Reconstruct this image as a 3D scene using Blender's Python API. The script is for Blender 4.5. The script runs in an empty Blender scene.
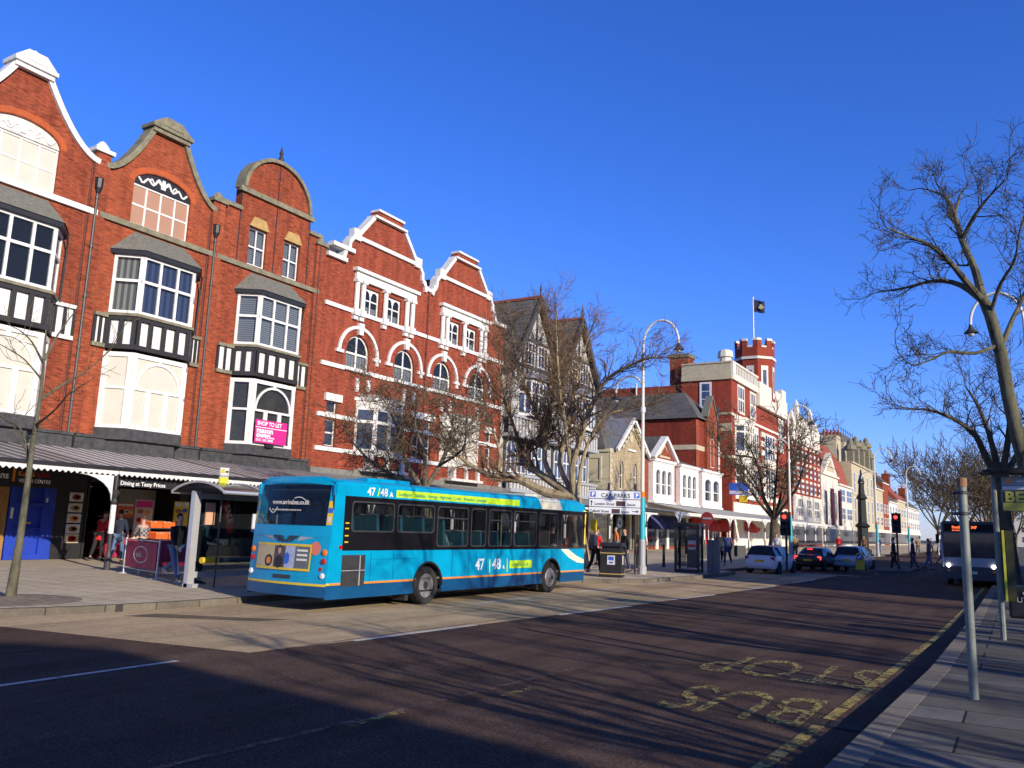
import bpy, bmesh, math, random
from mathutils import Vector, Matrix, Euler
from mathutils.geometry import tessellate_polygon
R = math.radians
random.seed(7)
scn = bpy.context.scene
COL = scn.collection
ORG = {}            # object name -> location of its thing's root, so parts can be built in world coordinates

# ------------------------------------------------------------------ materials
def _nt(name):
    m = bpy.data.materials.new(name); m.use_nodes = True
    nt = m.node_tree; b = nt.nodes['Principled BSDF']
    return m, nt, b
def _ramp(nt, fac, stops):
    r = nt.nodes.new('ShaderNodeValToRGB'); e = r.color_ramp.elements
    while len(e) < len(stops): e.new(0.5)
    for el, (p, c) in zip(e, stops): el.position = p; el.color = (*c, 1)
    nt.links.new(fac, r.inputs[0]); return r.outputs[0]
def _coord(nt, scale=(1,1,1), kind='Object'):
    t = nt.nodes.new('ShaderNodeTexCoord'); mp = nt.nodes.new('ShaderNodeMapping')
    mp.inputs['Scale'].default_value = scale
    nt.links.new(t.outputs[kind], mp.inputs[0]); return mp.outputs[0]
def _noise(nt, vec, scale, detail=4, rough=.6):
    n = nt.nodes.new('ShaderNodeTexNoise'); n.inputs['Scale'].default_value = scale
    n.inputs['Detail'].default_value = detail; n.inputs['Roughness'].default_value = rough
    nt.links.new(vec, n.inputs['Vector']); return n.outputs['Fac']
def _mix(nt, fac, a, b, mode='MIX'):
    m = nt.nodes.new('ShaderNodeMix'); m.data_type = 'RGBA'; m.blend_type = mode
    for s, v in ((0, fac), (6, a), (7, b)):
        if hasattr(v, 'is_output'): nt.links.new(v, m.inputs[s])
        else: m.inputs[s].default_value = v if s == 0 else (*v, 1)
    return m.outputs[2]
def _bump(nt, b, h, strength=.3, dist=.02):
    bp = nt.nodes.new('ShaderNodeBump'); bp.inputs['Strength'].default_value = strength
    bp.inputs['Distance'].default_value = dist
    nt.links.new(h, bp.inputs['Height']); nt.links.new(bp.outputs[0], b.inputs['Normal'])
def _mul(c, k): return tuple(min(1, x*k) for x in c)

def flat(name, c, rough=.6, var=.18, scale=3.0, metal=0, spec=.5, bump=0):
    """plain surface with uneven wear"""
    m, nt, b = _nt(name)
    v = _coord(nt); f = _noise(nt, v, scale, 6, .65)
    nt.links.new(_ramp(nt, f, [(.3, _mul(c, 1-var)), (.7, _mul(c, 1+var*.6))]), b.inputs['Base Color'])
    b.inputs['Roughness'].default_value = rough; b.inputs['Metallic'].default_value = metal
    b.inputs['Specular IOR Level'].default_value = spec
    if bump: _bump(nt, b, _noise(nt, v, scale*6, 3), bump, .02)
    return m
def brick(name, c1, c2, mortar, w=.225, h=.075, dirt=.35):
    m, nt, b = _nt(name)
    t = nt.nodes.new('ShaderNodeTexCoord'); s = nt.nodes.new('ShaderNodeSeparateXYZ')
    nt.links.new(t.outputs['Object'], s.inputs[0])
    ad = nt.nodes.new('ShaderNodeMath'); ad.operation = 'ADD'
    nt.links.new(s.outputs[0], ad.inputs[0]); nt.links.new(s.outputs[1], ad.inputs[1])
    cb = nt.nodes.new('ShaderNodeCombineXYZ'); nt.links.new(ad.outputs[0], cb.inputs[0]); nt.links.new(s.outputs[2], cb.inputs[1])
    br = nt.nodes.new('ShaderNodeTexBrick'); nt.links.new(cb.outputs[0], br.inputs['Vector'])
    br.inputs['Scale'].default_value = 1; br.inputs['Brick Width'].default_value = w; br.inputs['Row Height'].default_value = h
    br.inputs['Mortar Size'].default_value = .006; br.inputs['Mortar Smooth'].default_value = .3; br.inputs['Bias'].default_value = -.35
    br.inputs['Color1'].default_value = (*c1, 1); br.inputs['Color2'].default_value = (*c2, 1); br.inputs['Mortar'].default_value = (*mortar, 1)
    n1 = _noise(nt, t.outputs['Object'], .9, 5, .7)
    mp = nt.nodes.new('ShaderNodeMapping'); mp.inputs['Scale'].default_value = (1.2, 1.2, 9)
    nt.links.new(t.outputs['Object'], mp.inputs[0])
    n2 = _noise(nt, mp.outputs[0], 2.2, 4, .7)          # darker header courses
    k = _ramp(nt, n2, [(.45, (1, 1, 1)), (.62, (1-dirt*1.3,)*3)])
    k2 = _ramp(nt, n1, [(.3, (1-dirt*.6,)*3), (.62, (1.0,)*3)])
    c = _mix(nt, 1.0, br.outputs['Color'], k, 'MULTIPLY'); c = _mix(nt, 1.0, c, k2, 'MULTIPLY')
    mp3 = nt.nodes.new('ShaderNodeMapping'); mp3.inputs['Scale'].default_value = (1.6, 1.6, .16); nt.links.new(t.outputs['Object'], mp3.inputs[0])
    c = _mix(nt, 1.0, c, _ramp(nt, _noise(nt, mp3.outputs[0], 1.3, 5, .7), [(.42, (1, 1, 1)), (.62, (1-dirt*.7, 1-dirt*.75, 1-dirt*.7))]), 'MULTIPLY')     # rain streaks
    c = _mix(nt, _ramp(nt, _noise(nt, t.outputs['Object'], 2.6, 6, .75), [(.60, (0, 0, 0)), (.78, (.30, .30, .30))]), c, (.45, .33, .27))                 # pale salts
    nt.links.new(c, b.inputs['Base Color']); b.inputs['Roughness'].default_value = .85
    b.inputs['Specular IOR Level'].default_value = .2
    _bump(nt, b, br.outputs['Fac'], -.25, .008)
    return m
def slabs(name, c1, c2, gap, w, h, dirt=.3, rough=.85, rot=0):
    m, nt, b = _nt(name)
    t = nt.nodes.new('ShaderNodeTexCoord'); mp = nt.nodes.new('ShaderNodeMapping'); mp.inputs['Rotation'].default_value = (0, 0, rot)
    nt.links.new(t.outputs['Object'], mp.inputs[0])
    br = nt.nodes.new('ShaderNodeTexBrick'); nt.links.new(mp.outputs[0], br.inputs['Vector'])
    br.inputs['Scale'].default_value = 1; br.inputs['Brick Width'].default_value = w; br.inputs['Row Height'].default_value = h
    br.inputs['Mortar Size'].default_value = .011; br.inputs['Bias'].default_value = -.25
    br.inputs['Color1'].default_value = (*c1, 1); br.inputs['Color2'].default_value = (*c2, 1); br.inputs['Mortar'].default_value = (*gap, 1)
    n1 = _noise(nt, t.outputs['Object'], .7, 6, .7); n2 = _noise(nt, t.outputs['Object'], 14, 4, .7)
    c = _mix(nt, 1.0, br.outputs['Color'], _ramp(nt, n1, [(.35, (1-dirt,)*3), (.65, (1,)*3)]), 'MULTIPLY')
    c = _mix(nt, 1.0, c, _ramp(nt, n2, [(.3, (.8,)*3), (.7, (1.05,)*3)]), 'MULTIPLY')
    nt.links.new(c, b.inputs['Base Color']); b.inputs['Roughness'].default_value = rough
    b.inputs['Specular IOR Level'].default_value = .08
    _bump(nt, b, br.outputs['Fac'], -.3, .01)
    return m
def asphalt(name, c, speck=.35, stain=.25):
    m, nt, b = _nt(name)
    v = _coord(nt)
    fine = _noise(nt, v, 36, 4, .85); mid = _noise(nt, v, 6, 5, .7); big = _noise(nt, v, .5, 5, .65)
    lanes = _noise(nt, _coord(nt, (1.3, .06, 1)), 1.6, 4, .6)
    c0 = _ramp(nt, fine, [(.32, _mul(c, 1-speck)), (.54, c), (.70, _mul(c, 1+speck*3.2))])
    c0 = _mix(nt, 1.0, c0, _ramp(nt, mid, [(.35, (.86,)*3), (.65, (1.06,)*3)]), 'MULTIPLY')
    c0 = _mix(nt, 1.0, c0, _ramp(nt, big, [(.35, (1-stain,)*3), (.65, (1.05,)*3)]), 'MULTIPLY')
    c0 = _mix(nt, 1.0, c0, _ramp(nt, lanes, [(.38, (1-stain*.8,)*3), (.6, (1.03,)*3)]), 'MULTIPLY')
    nt.links.new(c0, b.inputs['Base Color']); b.inputs['Roughness'].default_value = .9
    b.inputs['Specular IOR Level'].default_value = .06
    _bump(nt, b, fine, .5, .012)
    return m
def worn(name, c, hole=.5, scale=5, rough=.7):
    """road paint worn through in patches"""
    m, nt, b = _nt(name)
    v = _coord(nt); f = _noise(nt, v, scale, 8, .75); g = _noise(nt, v, 60, 2, .7)
    b.inputs['Base Color'].default_value = (*c, 1); b.inputs['Roughness'].default_value = rough
    a = nt.nodes.new('ShaderNodeMath'); a.operation = 'ADD'; nt.links.new(f, a.inputs[0])
    s = nt.nodes.new('ShaderNodeMath'); s.operation = 'MULTIPLY'; s.inputs[1].default_value = .35; nt.links.new(g, s.inputs[0]); nt.links.new(s.outputs[0], a.inputs[1])
    al = _ramp(nt, a.outputs[0], [(hole+.12, (0,)*3), (hole+.26, (1,)*3)])
    nt.links.new(al, b.inputs['Alpha']); return m
def glass(name, tint=(.02,.025,.03), rough=.03, see=.5):
    """window pane: sky reflection over a partly see-through dark pane"""
    m, nt, b = _nt(name)
    b.inputs['Base Color'].default_value = (*tint, 1); b.inputs['Roughness'].default_value = rough
    b.inputs['Specular IOR Level'].default_value = .6
    if see > 0:
        tr = nt.nodes.new('ShaderNodeBsdfTransparent'); tr.inputs[0].default_value = (.75, .8, .82, 1)
        mx = nt.nodes.new('ShaderNodeMixShader'); mx.inputs[0].default_value = see
        nt.links.new(b.outputs[0], mx.inputs[1]); nt.links.new(tr.outputs[0], mx.inputs[2])
        nt.links.new(mx.outputs[0], nt.nodes['Material Output'].inputs[0])
    else:
        v = _coord(nt); n = _noise(nt, v, 1.7, 3, .5)
        nt.links.new(_ramp(nt, n, [(.35, _mul(tint, .6)), (.7, _mul(tint, 1.9))]), b.inputs['Base Color'])
    return m
def stripes(name, c1, c2, freq, axis=1, rough=.8, duty=.5):
    m, nt, b = _nt(name)
    t = nt.nodes.new('ShaderNodeTexCoord'); s = nt.nodes.new('ShaderNodeSeparateXYZ'); nt.links.new(t.outputs['Object'], s.inputs[0])
    f = nt.nodes.new('ShaderNodeMath'); f.operation = 'MULTIPLY'; f.inputs[1].default_value = freq; nt.links.new(s.outputs[axis], f.inputs[0])
    g = nt.nodes.new('ShaderNodeMath'); g.operation = 'FRACT'; nt.links.new(f.outputs[0], g.inputs[0])
    c = _ramp(nt, g.outputs[0], [(0, c1), (duty-.08, c1), (duty+.02, c2), (.97, c2), (1, c1)])
    nt.links.new(c, b.inputs['Base Color']); b.inputs['Roughness'].default_value = rough
    return m
def emit(name, c, k):
    m, nt, b = _nt(name); b.inputs['Base Color'].default_value = (*c, 1)
    b.inputs['Emission Color'].default_value = (*c, 1); b.inputs['Emission Strength'].default_value = k
    return m
def collage(name, cols, scale=7):
    """printed poster: blocks of flat colour"""
    m, nt, b = _nt(name)
    v = nt.nodes.new('ShaderNodeTexVoronoi'); v.inputs['Scale'].default_value = scale
    nt.links.new(_coord(nt), v.inputs['Vector'])
    s = nt.nodes.new('ShaderNodeSeparateColor'); nt.links.new(v.outputs['Color'], s.inputs[0])
    st = [(i/len(cols), c) for i, c in enumerate(cols)]
    o = _ramp(nt, s.outputs[0], st); nt.nodes[-1].color_ramp.interpolation = 'CONSTANT'
    nt.links.new(o, b.inputs['Base Color']); b.inputs['Roughness'].default_value = .45
    return m
def bark(name, c1, c2, scale=5):
    m, nt, b = _nt(name)
    v = _coord(nt, (1, 1, .35)); f = _noise(nt, v, scale, 6, .7)
    nt.links.new(_ramp(nt, f, [(.35, c1), (.65, c2)]), b.inputs['Base Color']); b.inputs['Roughness'].default_value = .9
    b.inputs['Specular IOR Level'].default_value = .15
    _bump(nt, b, f, .5, .03); return m

M = {}
M['brick'] = brick('red brick', (.42,.088,.036), (.30,.058,.027), (.25,.11,.07), dirt=.42)
M['brick_b'] = brick('orange red brick', (.45,.096,.037), (.33,.064,.028), (.27,.12,.07), dirt=.36)
M['brick_d'] = brick('clear red brick', (.41,.082,.038), (.31,.060,.030), (.26,.11,.08), dirt=.38)
M['brick_deep'] = brick('deep red brick', (.31,.045,.022), (.22,.032,.018), (.19,.075,.05))
M['brick_hotel'] = brick('hotel brick', (.36,.055,.03), (.28,.04,.022), (.24,.09,.06), dirt=.2)
M['brick_plain'] = brick('brown brick', (.22,.10,.06), (.17,.07,.05), (.2,.17,.14))
M['white'] = flat('white paint', (.74,.73,.68), .55, .2, 4)
M['dirty_white'] = flat('weathered white paint', (.66,.64,.58), .6, .35, 4)
M['board'] = flat('painted cream boarding', (.60,.56,.46), .55, .08, 1.3)
M['tan_board'] = flat('tan boarding', (.40,.22,.14), .6, .08, 1.5)
M['stone_green'] = flat('mossy stone coping', (.22,.20,.13), .9, .4, 4, bump=.3)
M['stone'] = flat('cream stone', (.50,.43,.28), .85, .2, 2, bump=.15)
M['stone_brown'] = brick('brown rubble stone', (.50,.40,.24), (.38,.30,.18), (.28,.22,.15), .5, .22, .3)
M['cream'] = flat('cream render', (.62,.55,.36), .8, .07, .8)
M['stone_white'] = flat('pale dressed stone', (.68,.63,.53), .8, .14, 1.5)
M['slate'] = slabs('roof slate', (.17,.165,.16), (.12,.12,.115), (.05,.05,.05), .3, .2, .35)
M['slate_green'] = flat('mossy slate', (.17,.165,.135), .85, .35, 7, bump=.3)
M['slate_blue'] = flat('blue slate', (.20,.215,.25), .7, .25, 5, bump=.2)
M['tile_red'] = flat('clay tile', (.30,.07,.035), .8, .3, 5, bump=.2)
M['black'] = flat('black paint', (.018,.018,.02), .5, .4, 4)
M['black_wall'] = flat('weathered black fascia', (.055,.055,.055), .6, .55, 5)
M['timber'] = flat('black timber', (.022,.020,.020), .6, .3, 6)
M['iron'] = flat('cast iron', (.04,.04,.042), .5, .3, 8)
M['lead'] = flat('leaden pipe', (.30,.25,.22), .6, .4, 9)
M['steel'] = flat('galvanised steel', (.20,.225,.20), .6, .3, 6, metal=.15)
M['alu'] = flat('aluminium', (.62,.62,.61), .38, .08, 4, metal=.5)
M['grey'] = flat('grey paint', (.35,.36,.37), .5, .12, 4)
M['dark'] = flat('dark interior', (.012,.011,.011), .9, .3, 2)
M['dim'] = flat('dim shop interior', (.17,.14,.11), .9, .5, 2)
M['glass_dark'] = glass('dark window glass', (.025,.03,.04), .04, 0)
M['glass_blue'] = glass('sky lit window glass', (.05,.07,.125), .05, 0)
M['glass'] = glass('window glass', (.02,.025,.03), .03, .55)
M['glass_shop'] = glass('shop glass', (.02,.022,.025), .02, .72)
M['glass_bus'] = glass('tinted bus glass', (.012,.013,.016), .05, .72)
M['blind'] = stripes('vertical blinds', (.95,.88,.70), (.36,.32,.24), 7.5, 1)
M['curtain'] = stripes('blue curtain', (.08,.11,.26), (.18,.23,.45), 4, 1)
M['leaded'] = stripes('venetian blind', (.80,.80,.84), (.34,.36,.42), 11, 2)
M['blue'] = flat('blue shop paint', (.015,.05,.42), .45, .12, 3)
M['royal'] = flat('deep blue awning', (.02,.03,.16), .7, .25, 3)
M['red'] = flat('red awning', (.50,.02,.02), .6, .15, 3)
M['maroon'] = stripes('maroon boarding', (.38,.02,.06), (.30,.016,.045), 6, 1, .5)
M['wood'] = flat('varnished wood', (.36,.19,.05), .4, .3, 6)
M['seam'] = stripes('veranda roof', (.62,.58,.58), (.075,.075,.075), 2.2, 1, .6, .40)
M['veranda_grey'] = flat('grey veranda roof', (.19,.185,.165), .8, .35, 3)
M['magenta'] = flat('magenta board', (.62,.02,.22), .5, .06, 2)
M['bus_blue'] = flat('turquoise bus paint', (.0,.31,.53), .28, .16, 2.2)
M['bus_navy'] = flat('dark blue bus paint', (.005,.075,.19), .28, .25, 1.5)
M['bus_cream'] = flat('cream bus paint', (.74,.70,.52), .3, .05, 2)
M['orange'] = flat('orange stripe', (.75,.25,.02), .4, .05, 2)
M['yellow'] = flat('yellow paint', (.72,.50,.02), .4, .1, 3)
M['lime'] = flat('lime sticker', (.50,.78,.02), .4, .04, 2)
M['black_band'] = flat('black window surround', (.010,.010,.013), .12, .2, 2)
M['rubber'] = flat('tyre rubber', (.02,.02,.02), .8, .3, 9)
M['hub'] = flat('wheel hub', (.30,.29,.28), .45, .3, 8, metal=.4)
M['teal'] = flat('teal seat fabric', (.02,.12,.16), .7, .25, 8)
M['paint_white'] = flat('white letters', (.82,.82,.82), .5, .03, 2)
M['paint_blue'] = flat('sign blue', (.03,.12,.55), .4, .05, 2)
M['paint_dark'] = flat('dark letters', (.03,.035,.05), .5, .05, 2)
M['paint_green'] = flat('dark green letters', (.05,.25,.16), .5, .05, 2)
M['sign_grey'] = flat('pale grey sign', (.60,.62,.66), .4, .05, 2)
M['amber'] = flat('amber lens', (.75,.18,.01), .2, .05, 2)
M['redlens'] = flat('red lens', (.45,.01,.012), .2, .05, 2)
M['clear'] = flat('clear lens', (.7,.7,.7), .15, .05, 2)
M['redlamp'] = emit('lit red lamp', (1,.03,.02), 5)
M['headlamp'] = emit('lit headlamp', (1,.85,.65), 14)
M['led'] = emit('lit amber display', (1,.16,.04), 1.6)
M['bark'] = bark('plane bark', (.16,.125,.075), (.42,.35,.22), 5)
M['bark_mid'] = bark('greyish bark', (.10,.082,.055), (.27,.225,.145), 5)
M['bark_dark'] = bark('dark bark', (.045,.038,.028), (.12,.10,.06), 5)
M['bark_olive'] = bark('mossy bark', (.055,.052,.034), (.16,.15,.10), 7)
M['twig'] = bark('twigs', (.075,.055,.035), (.15,.115,.07), 6)
M['twig_red'] = bark('reddish twigs', (.12,.075,.045), (.22,.15,.09), 6)
M['skin'] = flat('skin', (.52,.30,.21), .55, .08, 6)
M['lamp_white'] = flat('cream lamp paint', (.68,.66,.58), .45, .1, 3)
M['turq'] = flat('turquoise post paint', (.02,.38,.45), .45, .1, 3)
M['silver'] = flat('silver car paint', (.40,.44,.52), .25, .05, 2, metal=.35)
M['car_white'] = flat('pale car paint', (.66,.69,.74), .22, .04, 2)
M['car_dark'] = flat('dark car paint', (.012,.013,.018), .2, .1, 2)

# ------------------------------------------------------------------ mesh collecting
class MB:
    def __init__(s): s.v = []; s.f = []; s.m = []
    def face(s, pts, m=0):
        i = len(s.v); s.v += [tuple(p) for p in pts]; s.f.append(tuple(range(i, i+len(pts)))); s.m.append(m); return s
    def box(s, x0, x1, y0, y1, z0, z1, m=0):
        i = len(s.v)
        s.v += [(x, y, z) for z in (z0, z1) for y in (y0, y1) for x in (x0, x1)]
        for a in ((0,2,3,1), (4,5,7,6), (0,1,5,4), (2,6,7,3), (0,4,6,2), (1,3,7,5)):
            s.f.append(tuple(i+k for k in a)); s.m.append(m)
        return s
    def prism(s, P, poly, d0, d1, m=0, caps=True, mside=None):
        """poly: list of (u,v), mapped by P(u,v,d)"""
        n = len(poly); i = len(s.v)
        s.v += [P(u, v, d0) for u, v in poly] + [P(u, v, d1) for u, v in poly]
        for k in range(n):
            s.f.append((i+k, i+(k+1) % n, i+n+(k+1) % n, i+n+k)); s.m.append(m if mside is None else mside)
        if caps:
            for t in tessellate_polygon([[Vector((u, v, 0)) for u, v in poly]]):
                s.f.append(tuple(i+k for k in t)); s.m.append(m)
                s.f.append(tuple(i+n+k for k in reversed(t))); s.m.append(m)
        return s
    def strip(s, P, line, w, d0, d1, m=0):
        """band of width w laid along an open line of (u,v)"""
        L = []
        for k, (u, v) in enumerate(line):
            a = Vector(line[max(k-1, 0)]); b = Vector(line[min(k+1, len(line)-1)]); t = (b-a).normalized()
            L.append((Vector((u, v)), Vector((-t.y, t.x))))
        poly = [tuple(p + n*w/2) for p, n in L] + [tuple(p - n*w/2) for p, n in reversed(L)]
        n = len(L)
        for k in range(n-1):
            q = [poly[k], poly[k+1], poly[2*n-2-k], poly[2*n-1-k]]
            s.prism(P, q, d0, d1, m)
        return s
    def wall(s, P, outline, holes, d_front, d_back, m=0, mrev=None):
        loops = [outline] + list(holes)
        flatv = [q for l in loops for q in l]
        i = len(s.v); s.v += [P(u, v, d_front) for u, v in flatv]
        for t in tessellate_polygon([[Vector((u, v, 0)) for u, v in l] for l in loops]):
            s.f.append(tuple(i+k for k in t)); s.m.append(m)
        for l in loops:
            j = len(s.v); n = len(l)
            s.v += [P(u, v, d_front) for u, v in l] + [P(u, v, d_back) for u, v in l]
            for k in range(n):
                s.f.append((j+k, j+(k+1) % n, j+n+(k+1) % n, j+n+k)); s.m.append(m if mrev is None else mrev)
        return s
    def tube(s, pts, rad, n=6, m=0, cap=True):
        pts = [Vector(p) for p in pts]
        if not isinstance(rad, (list, tuple)): rad = [rad]*len(pts)
        i0 = len(s.v); ref = None
        for k, p in enumerate(pts):
            t = (pts[min(k+1, len(pts)-1)] - pts[max(k-1, 0)])
            if t.length < 1e-9: t = Vector((0, 0, 1))
            t.normalize()
            if ref is None:
                ref = t.orthogonal().normalized()
            else:
                ref = (ref - t*ref.dot(t))
                ref = ref.normalized() if ref.length > 1e-6 else t.orthogonal().normalized()
            bn = t.cross(ref)
            for a in range(n):
                an = 2*math.pi*a/n; s.v.append(tuple(p + (ref*math.cos(an) + bn*math.sin(an))*rad[k]))
        for k in range(len(pts)-1):
            for a in range(n):
                b = (a+1) % n; o = i0+k*n
                s.f.append((o+a, o+b, o+n+b, o+n+a)); s.m.append(m)
        if cap:
            s.f.append(tuple(i0+a for a in reversed(range(n)))); s.m.append(m)
            o = i0+(len(pts)-1)*n; s.f.append(tuple(o+a for a in range(n))); s.m.append(m)
        return s
    def lathe(s, prof, c=(0,0,0), n=12, m=0, axis='z', cap=True):
        """prof: list of (r, h)"""
        i0 = len(s.v)
        for r, h in prof:
            for a in range(n):
                an = 2*math.pi*a/n; ca, sa = r*math.cos(an), r*math.sin(an)
                q = {'z': (ca, sa, h), 'x': (h, ca, sa), 'y': (ca, h, sa)}[axis]
                s.v.append((c[0]+q[0], c[1]+q[1], c[2]+q[2]))
        for k in range(len(prof)-1):
            for a in range(n):
                b = (a+1) % n; o = i0+k*n; s.f.append((o+a, o+b, o+n+b, o+n+a)); s.m.append(m)
        if not cap: return s
        s.f.append(tuple(i0+a for a in reversed(range(n)))); s.m.append(m)
        o = i0+(len(prof)-1)*n; s.f.append(tuple(o+a for a in range(n))); s.m.append(m)
        return s
    def loft(s, rings, m=0, closed=True, caps=True, mats=None):
        i0 = len(s.v); n = len(rings[0])
        for r in rings: s.v += [tuple(p) for p in r]
        for k in range(len(rings)-1):
            for a in range(n if closed else n-1):
                b = (a+1) % n; o = i0+k*n; s.f.append((o+a, o+b, o+n+b, o+n+a)); s.m.append(mats(k, a) if mats else m)
        if caps:
            s.f.append(tuple(i0+a for a in reversed(range(n)))); s.m.append(m)
            o = i0+(len(rings)-1)*n; s.f.append(tuple(o+a for a in range(n))); s.m.append(m)
        return s
    def build(s, name, mats, parent=None, smooth=False, recalc=True, bevel=0):
        if not isinstance(mats, (list, tuple)): mats = [mats]
        o0 = Vector(ORG.get(parent.name, (0, 0, 0))) if parent else Vector((0, 0, 0))
        me = bpy.data.meshes.new(name)
        me.from_pydata([(x-o0.x, y-o0.y, z-o0.z) for x, y, z in s.v] if o0.length else s.v, [], s.f)
        for mt in mats: me.materials.append(M[mt] if isinstance(mt, str) else mt)
        me.polygons.foreach_set('material_index', s.m)
        if recalc or smooth or bevel:
            bm = bmesh.new(); bm.from_mesh(me)
            if recalc or smooth: bmesh.ops.remove_doubles(bm, verts=bm.verts, dist=1e-5)
            if bevel:
                es = [e for e in bm.edges if len(e.link_faces) == 2 and e.calc_face_angle(0) > .6]
                bmesh.ops.bevel(bm, geom=es, offset=bevel, segments=2, affect='EDGES', profile=.5)
            bmesh.ops.recalc_face_normals(bm, faces=bm.faces)
            bm.to_mesh(me); bm.free()
        if smooth:
            me.polygons.foreach_set('use_smooth', [True]*len(me.polygons))
            try: me.set_sharp_from_angle(angle=R(38))
            except Exception: pass
        o = bpy.data.objects.new(name, me); COL.objects.link(o)
        if parent: o.parent = parent; ORG[o.name] = tuple(o0)
        return o

def tag(o, label=None, cat=None, group=None, kind=None):
    if label: o['label'] = label
    if cat: o['category'] = cat
    if group: o['group'] = group
    if kind: o['kind'] = kind
    return o
def thing(name, loc, label, cat, group=None, rz=0, local=False):
    o = bpy.data.objects.new(name, None); COL.objects.link(o); o.location = loc; o.rotation_euler = (0, 0, rz)
    o.empty_display_size = .3
    ORG[o.name] = (0, 0, 0) if local else tuple(loc)
    return tag(o, label, cat, group)
def kids(o): return [c for c in bpy.data.objects if c.parent == o]
def copy_tree(o, parent=None):
    c = o.copy(); COL.objects.link(c); c.parent = parent
    for ch in list(o.children): copy_tree(ch, c)
    return c
FONT = None
def text(body, parent, loc, rot, size, m, name='lettering', align='LEFT', bold=.0, sx=1.0, extrude=.004):
    cu = bpy.data.curves.new(name, 'FONT'); cu.body = body; cu.size = size; cu.align_x = align
    cu.extrude = extrude; cu.offset = bold; cu.resolution_u = 3
    t = bpy.data.objects.new(name, cu); COL.objects.link(t)
    dg = bpy.context.evaluated_depsgraph_get(); me = bpy.data.meshes.new_from_object(t.evaluated_get(dg))
    bpy.data.objects.remove(t); bpy.data.curves.remove(cu)
    me.name = name; me.materials.clear(); me.materials.append(M[m] if isinstance(m, str) else m)
    o = bpy.data.objects.new(name, me); COL.objects.link(o)
    o0 = Vector(ORG.get(parent.name, (0,0,0))) if parent else Vector((0,0,0))
    o.location = Vector(loc) - o0; o.rotation_euler = rot; o.scale = (sx, 1, 1)
    if parent: o.parent = parent; ORG[o.name] = tuple(o0)
    return o
FACE_X = (R(90), 0, R(90))       # lettering read by somebody looking towards -x
FACE_Y = (R(90), 0, 0)           # lettering read by somebody looking towards +y
# ------------------------------------------------------------------ camera, sun, sky
cam = bpy.data.cameras.new('camera'); cam.sensor_width = 36; cam.lens = 828*36/1024; cam.clip_start = .1; cam.clip_end = 6000
co = bpy.data.objects.new('camera', cam); COL.objects.link(co); scn.camera = co
co.matrix_world = Matrix.Translation((0, 0, 1.70)) @ (Matrix.Rotation(R(31.4), 4, 'Z') @ Matrix.Rotation(R(90+9.73), 4, 'X') @ Matrix.Rotation(R(1.92), 4, 'Z'))
SUN_AZ, SUN_EL = -20, 18
sv = Vector((math.cos(R(SUN_EL))*math.cos(R(SUN_AZ)), math.cos(R(SUN_EL))*math.sin(R(SUN_AZ)), math.sin(R(SUN_EL))))
sl = bpy.data.lights.new('sun', 'SUN'); sl.energy = 5.0; sl.angle = R(.5); sl.color = (1, .89, .72)
so = bpy.data.objects.new('sun', sl); COL.objects.link(so); so.rotation_euler = sv.to_track_quat('Z', 'Y').to_euler(); so.location = (20, -10, 30)
w = bpy.data.worlds.new('World'); scn.world = w; w.use_nodes = True
nt = w.node_tree; sky = nt.nodes.new('ShaderNodeTexSky'); sky.sky_type = 'NISHITA'; sky.sun_disc = False
sky.sun_elevation = R(SUN_EL); sky.sun_rotation = math.atan2(sv.x, sv.y)
sky.air_density = 1.0; sky.dust_density = .15; sky.ozone_density = 4.0; sky.altitude = 0
bg = nt.nodes['Background']; bg.inputs[1].default_value = .112
hs = nt.nodes.new('ShaderNodeHueSaturation'); hs.inputs['Saturation'].default_value = 1.18; hs.inputs['Value'].default_value = 1.0
nt.links.new(sky.outputs[0], hs.inputs['Color']); tn = nt.nodes.new('ShaderNodeMix'); tn.data_type = 'RGBA'; tn.blend_type = 'MULTIPLY'; tn.inputs[0].default_value = 1; tn.inputs[7].default_value = (.98, 1.05, 1.85, 1)
nt.links.new(hs.outputs[0], tn.inputs[6]); 
tc_ = nt.nodes.new('ShaderNodeTexCoord'); sz = nt.nodes.new('ShaderNodeSeparateXYZ'); nt.links.new(tc_.outputs['Generated'], sz.inputs[0])   # zenith dimmed and warmed above the frame to weaken fill light on the ground
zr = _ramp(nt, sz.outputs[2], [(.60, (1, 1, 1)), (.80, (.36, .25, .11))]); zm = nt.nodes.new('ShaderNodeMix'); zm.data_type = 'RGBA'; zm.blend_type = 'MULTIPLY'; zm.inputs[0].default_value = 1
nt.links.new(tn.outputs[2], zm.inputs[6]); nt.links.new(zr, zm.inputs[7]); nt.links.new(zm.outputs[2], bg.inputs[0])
scn.view_settings.view_transform = 'Standard'; scn.view_settings.look = 'None'; scn.view_settings.exposure = .2; scn.view_settings.gamma = 1
scn.cycles.max_bounces = 6; scn.cycles.transparent_max_bounces = 12; scn.cycles.caustics_reflective = False; scn.cycles.caustics_refractive = False
scn.cycles.use_denoising = True

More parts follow.
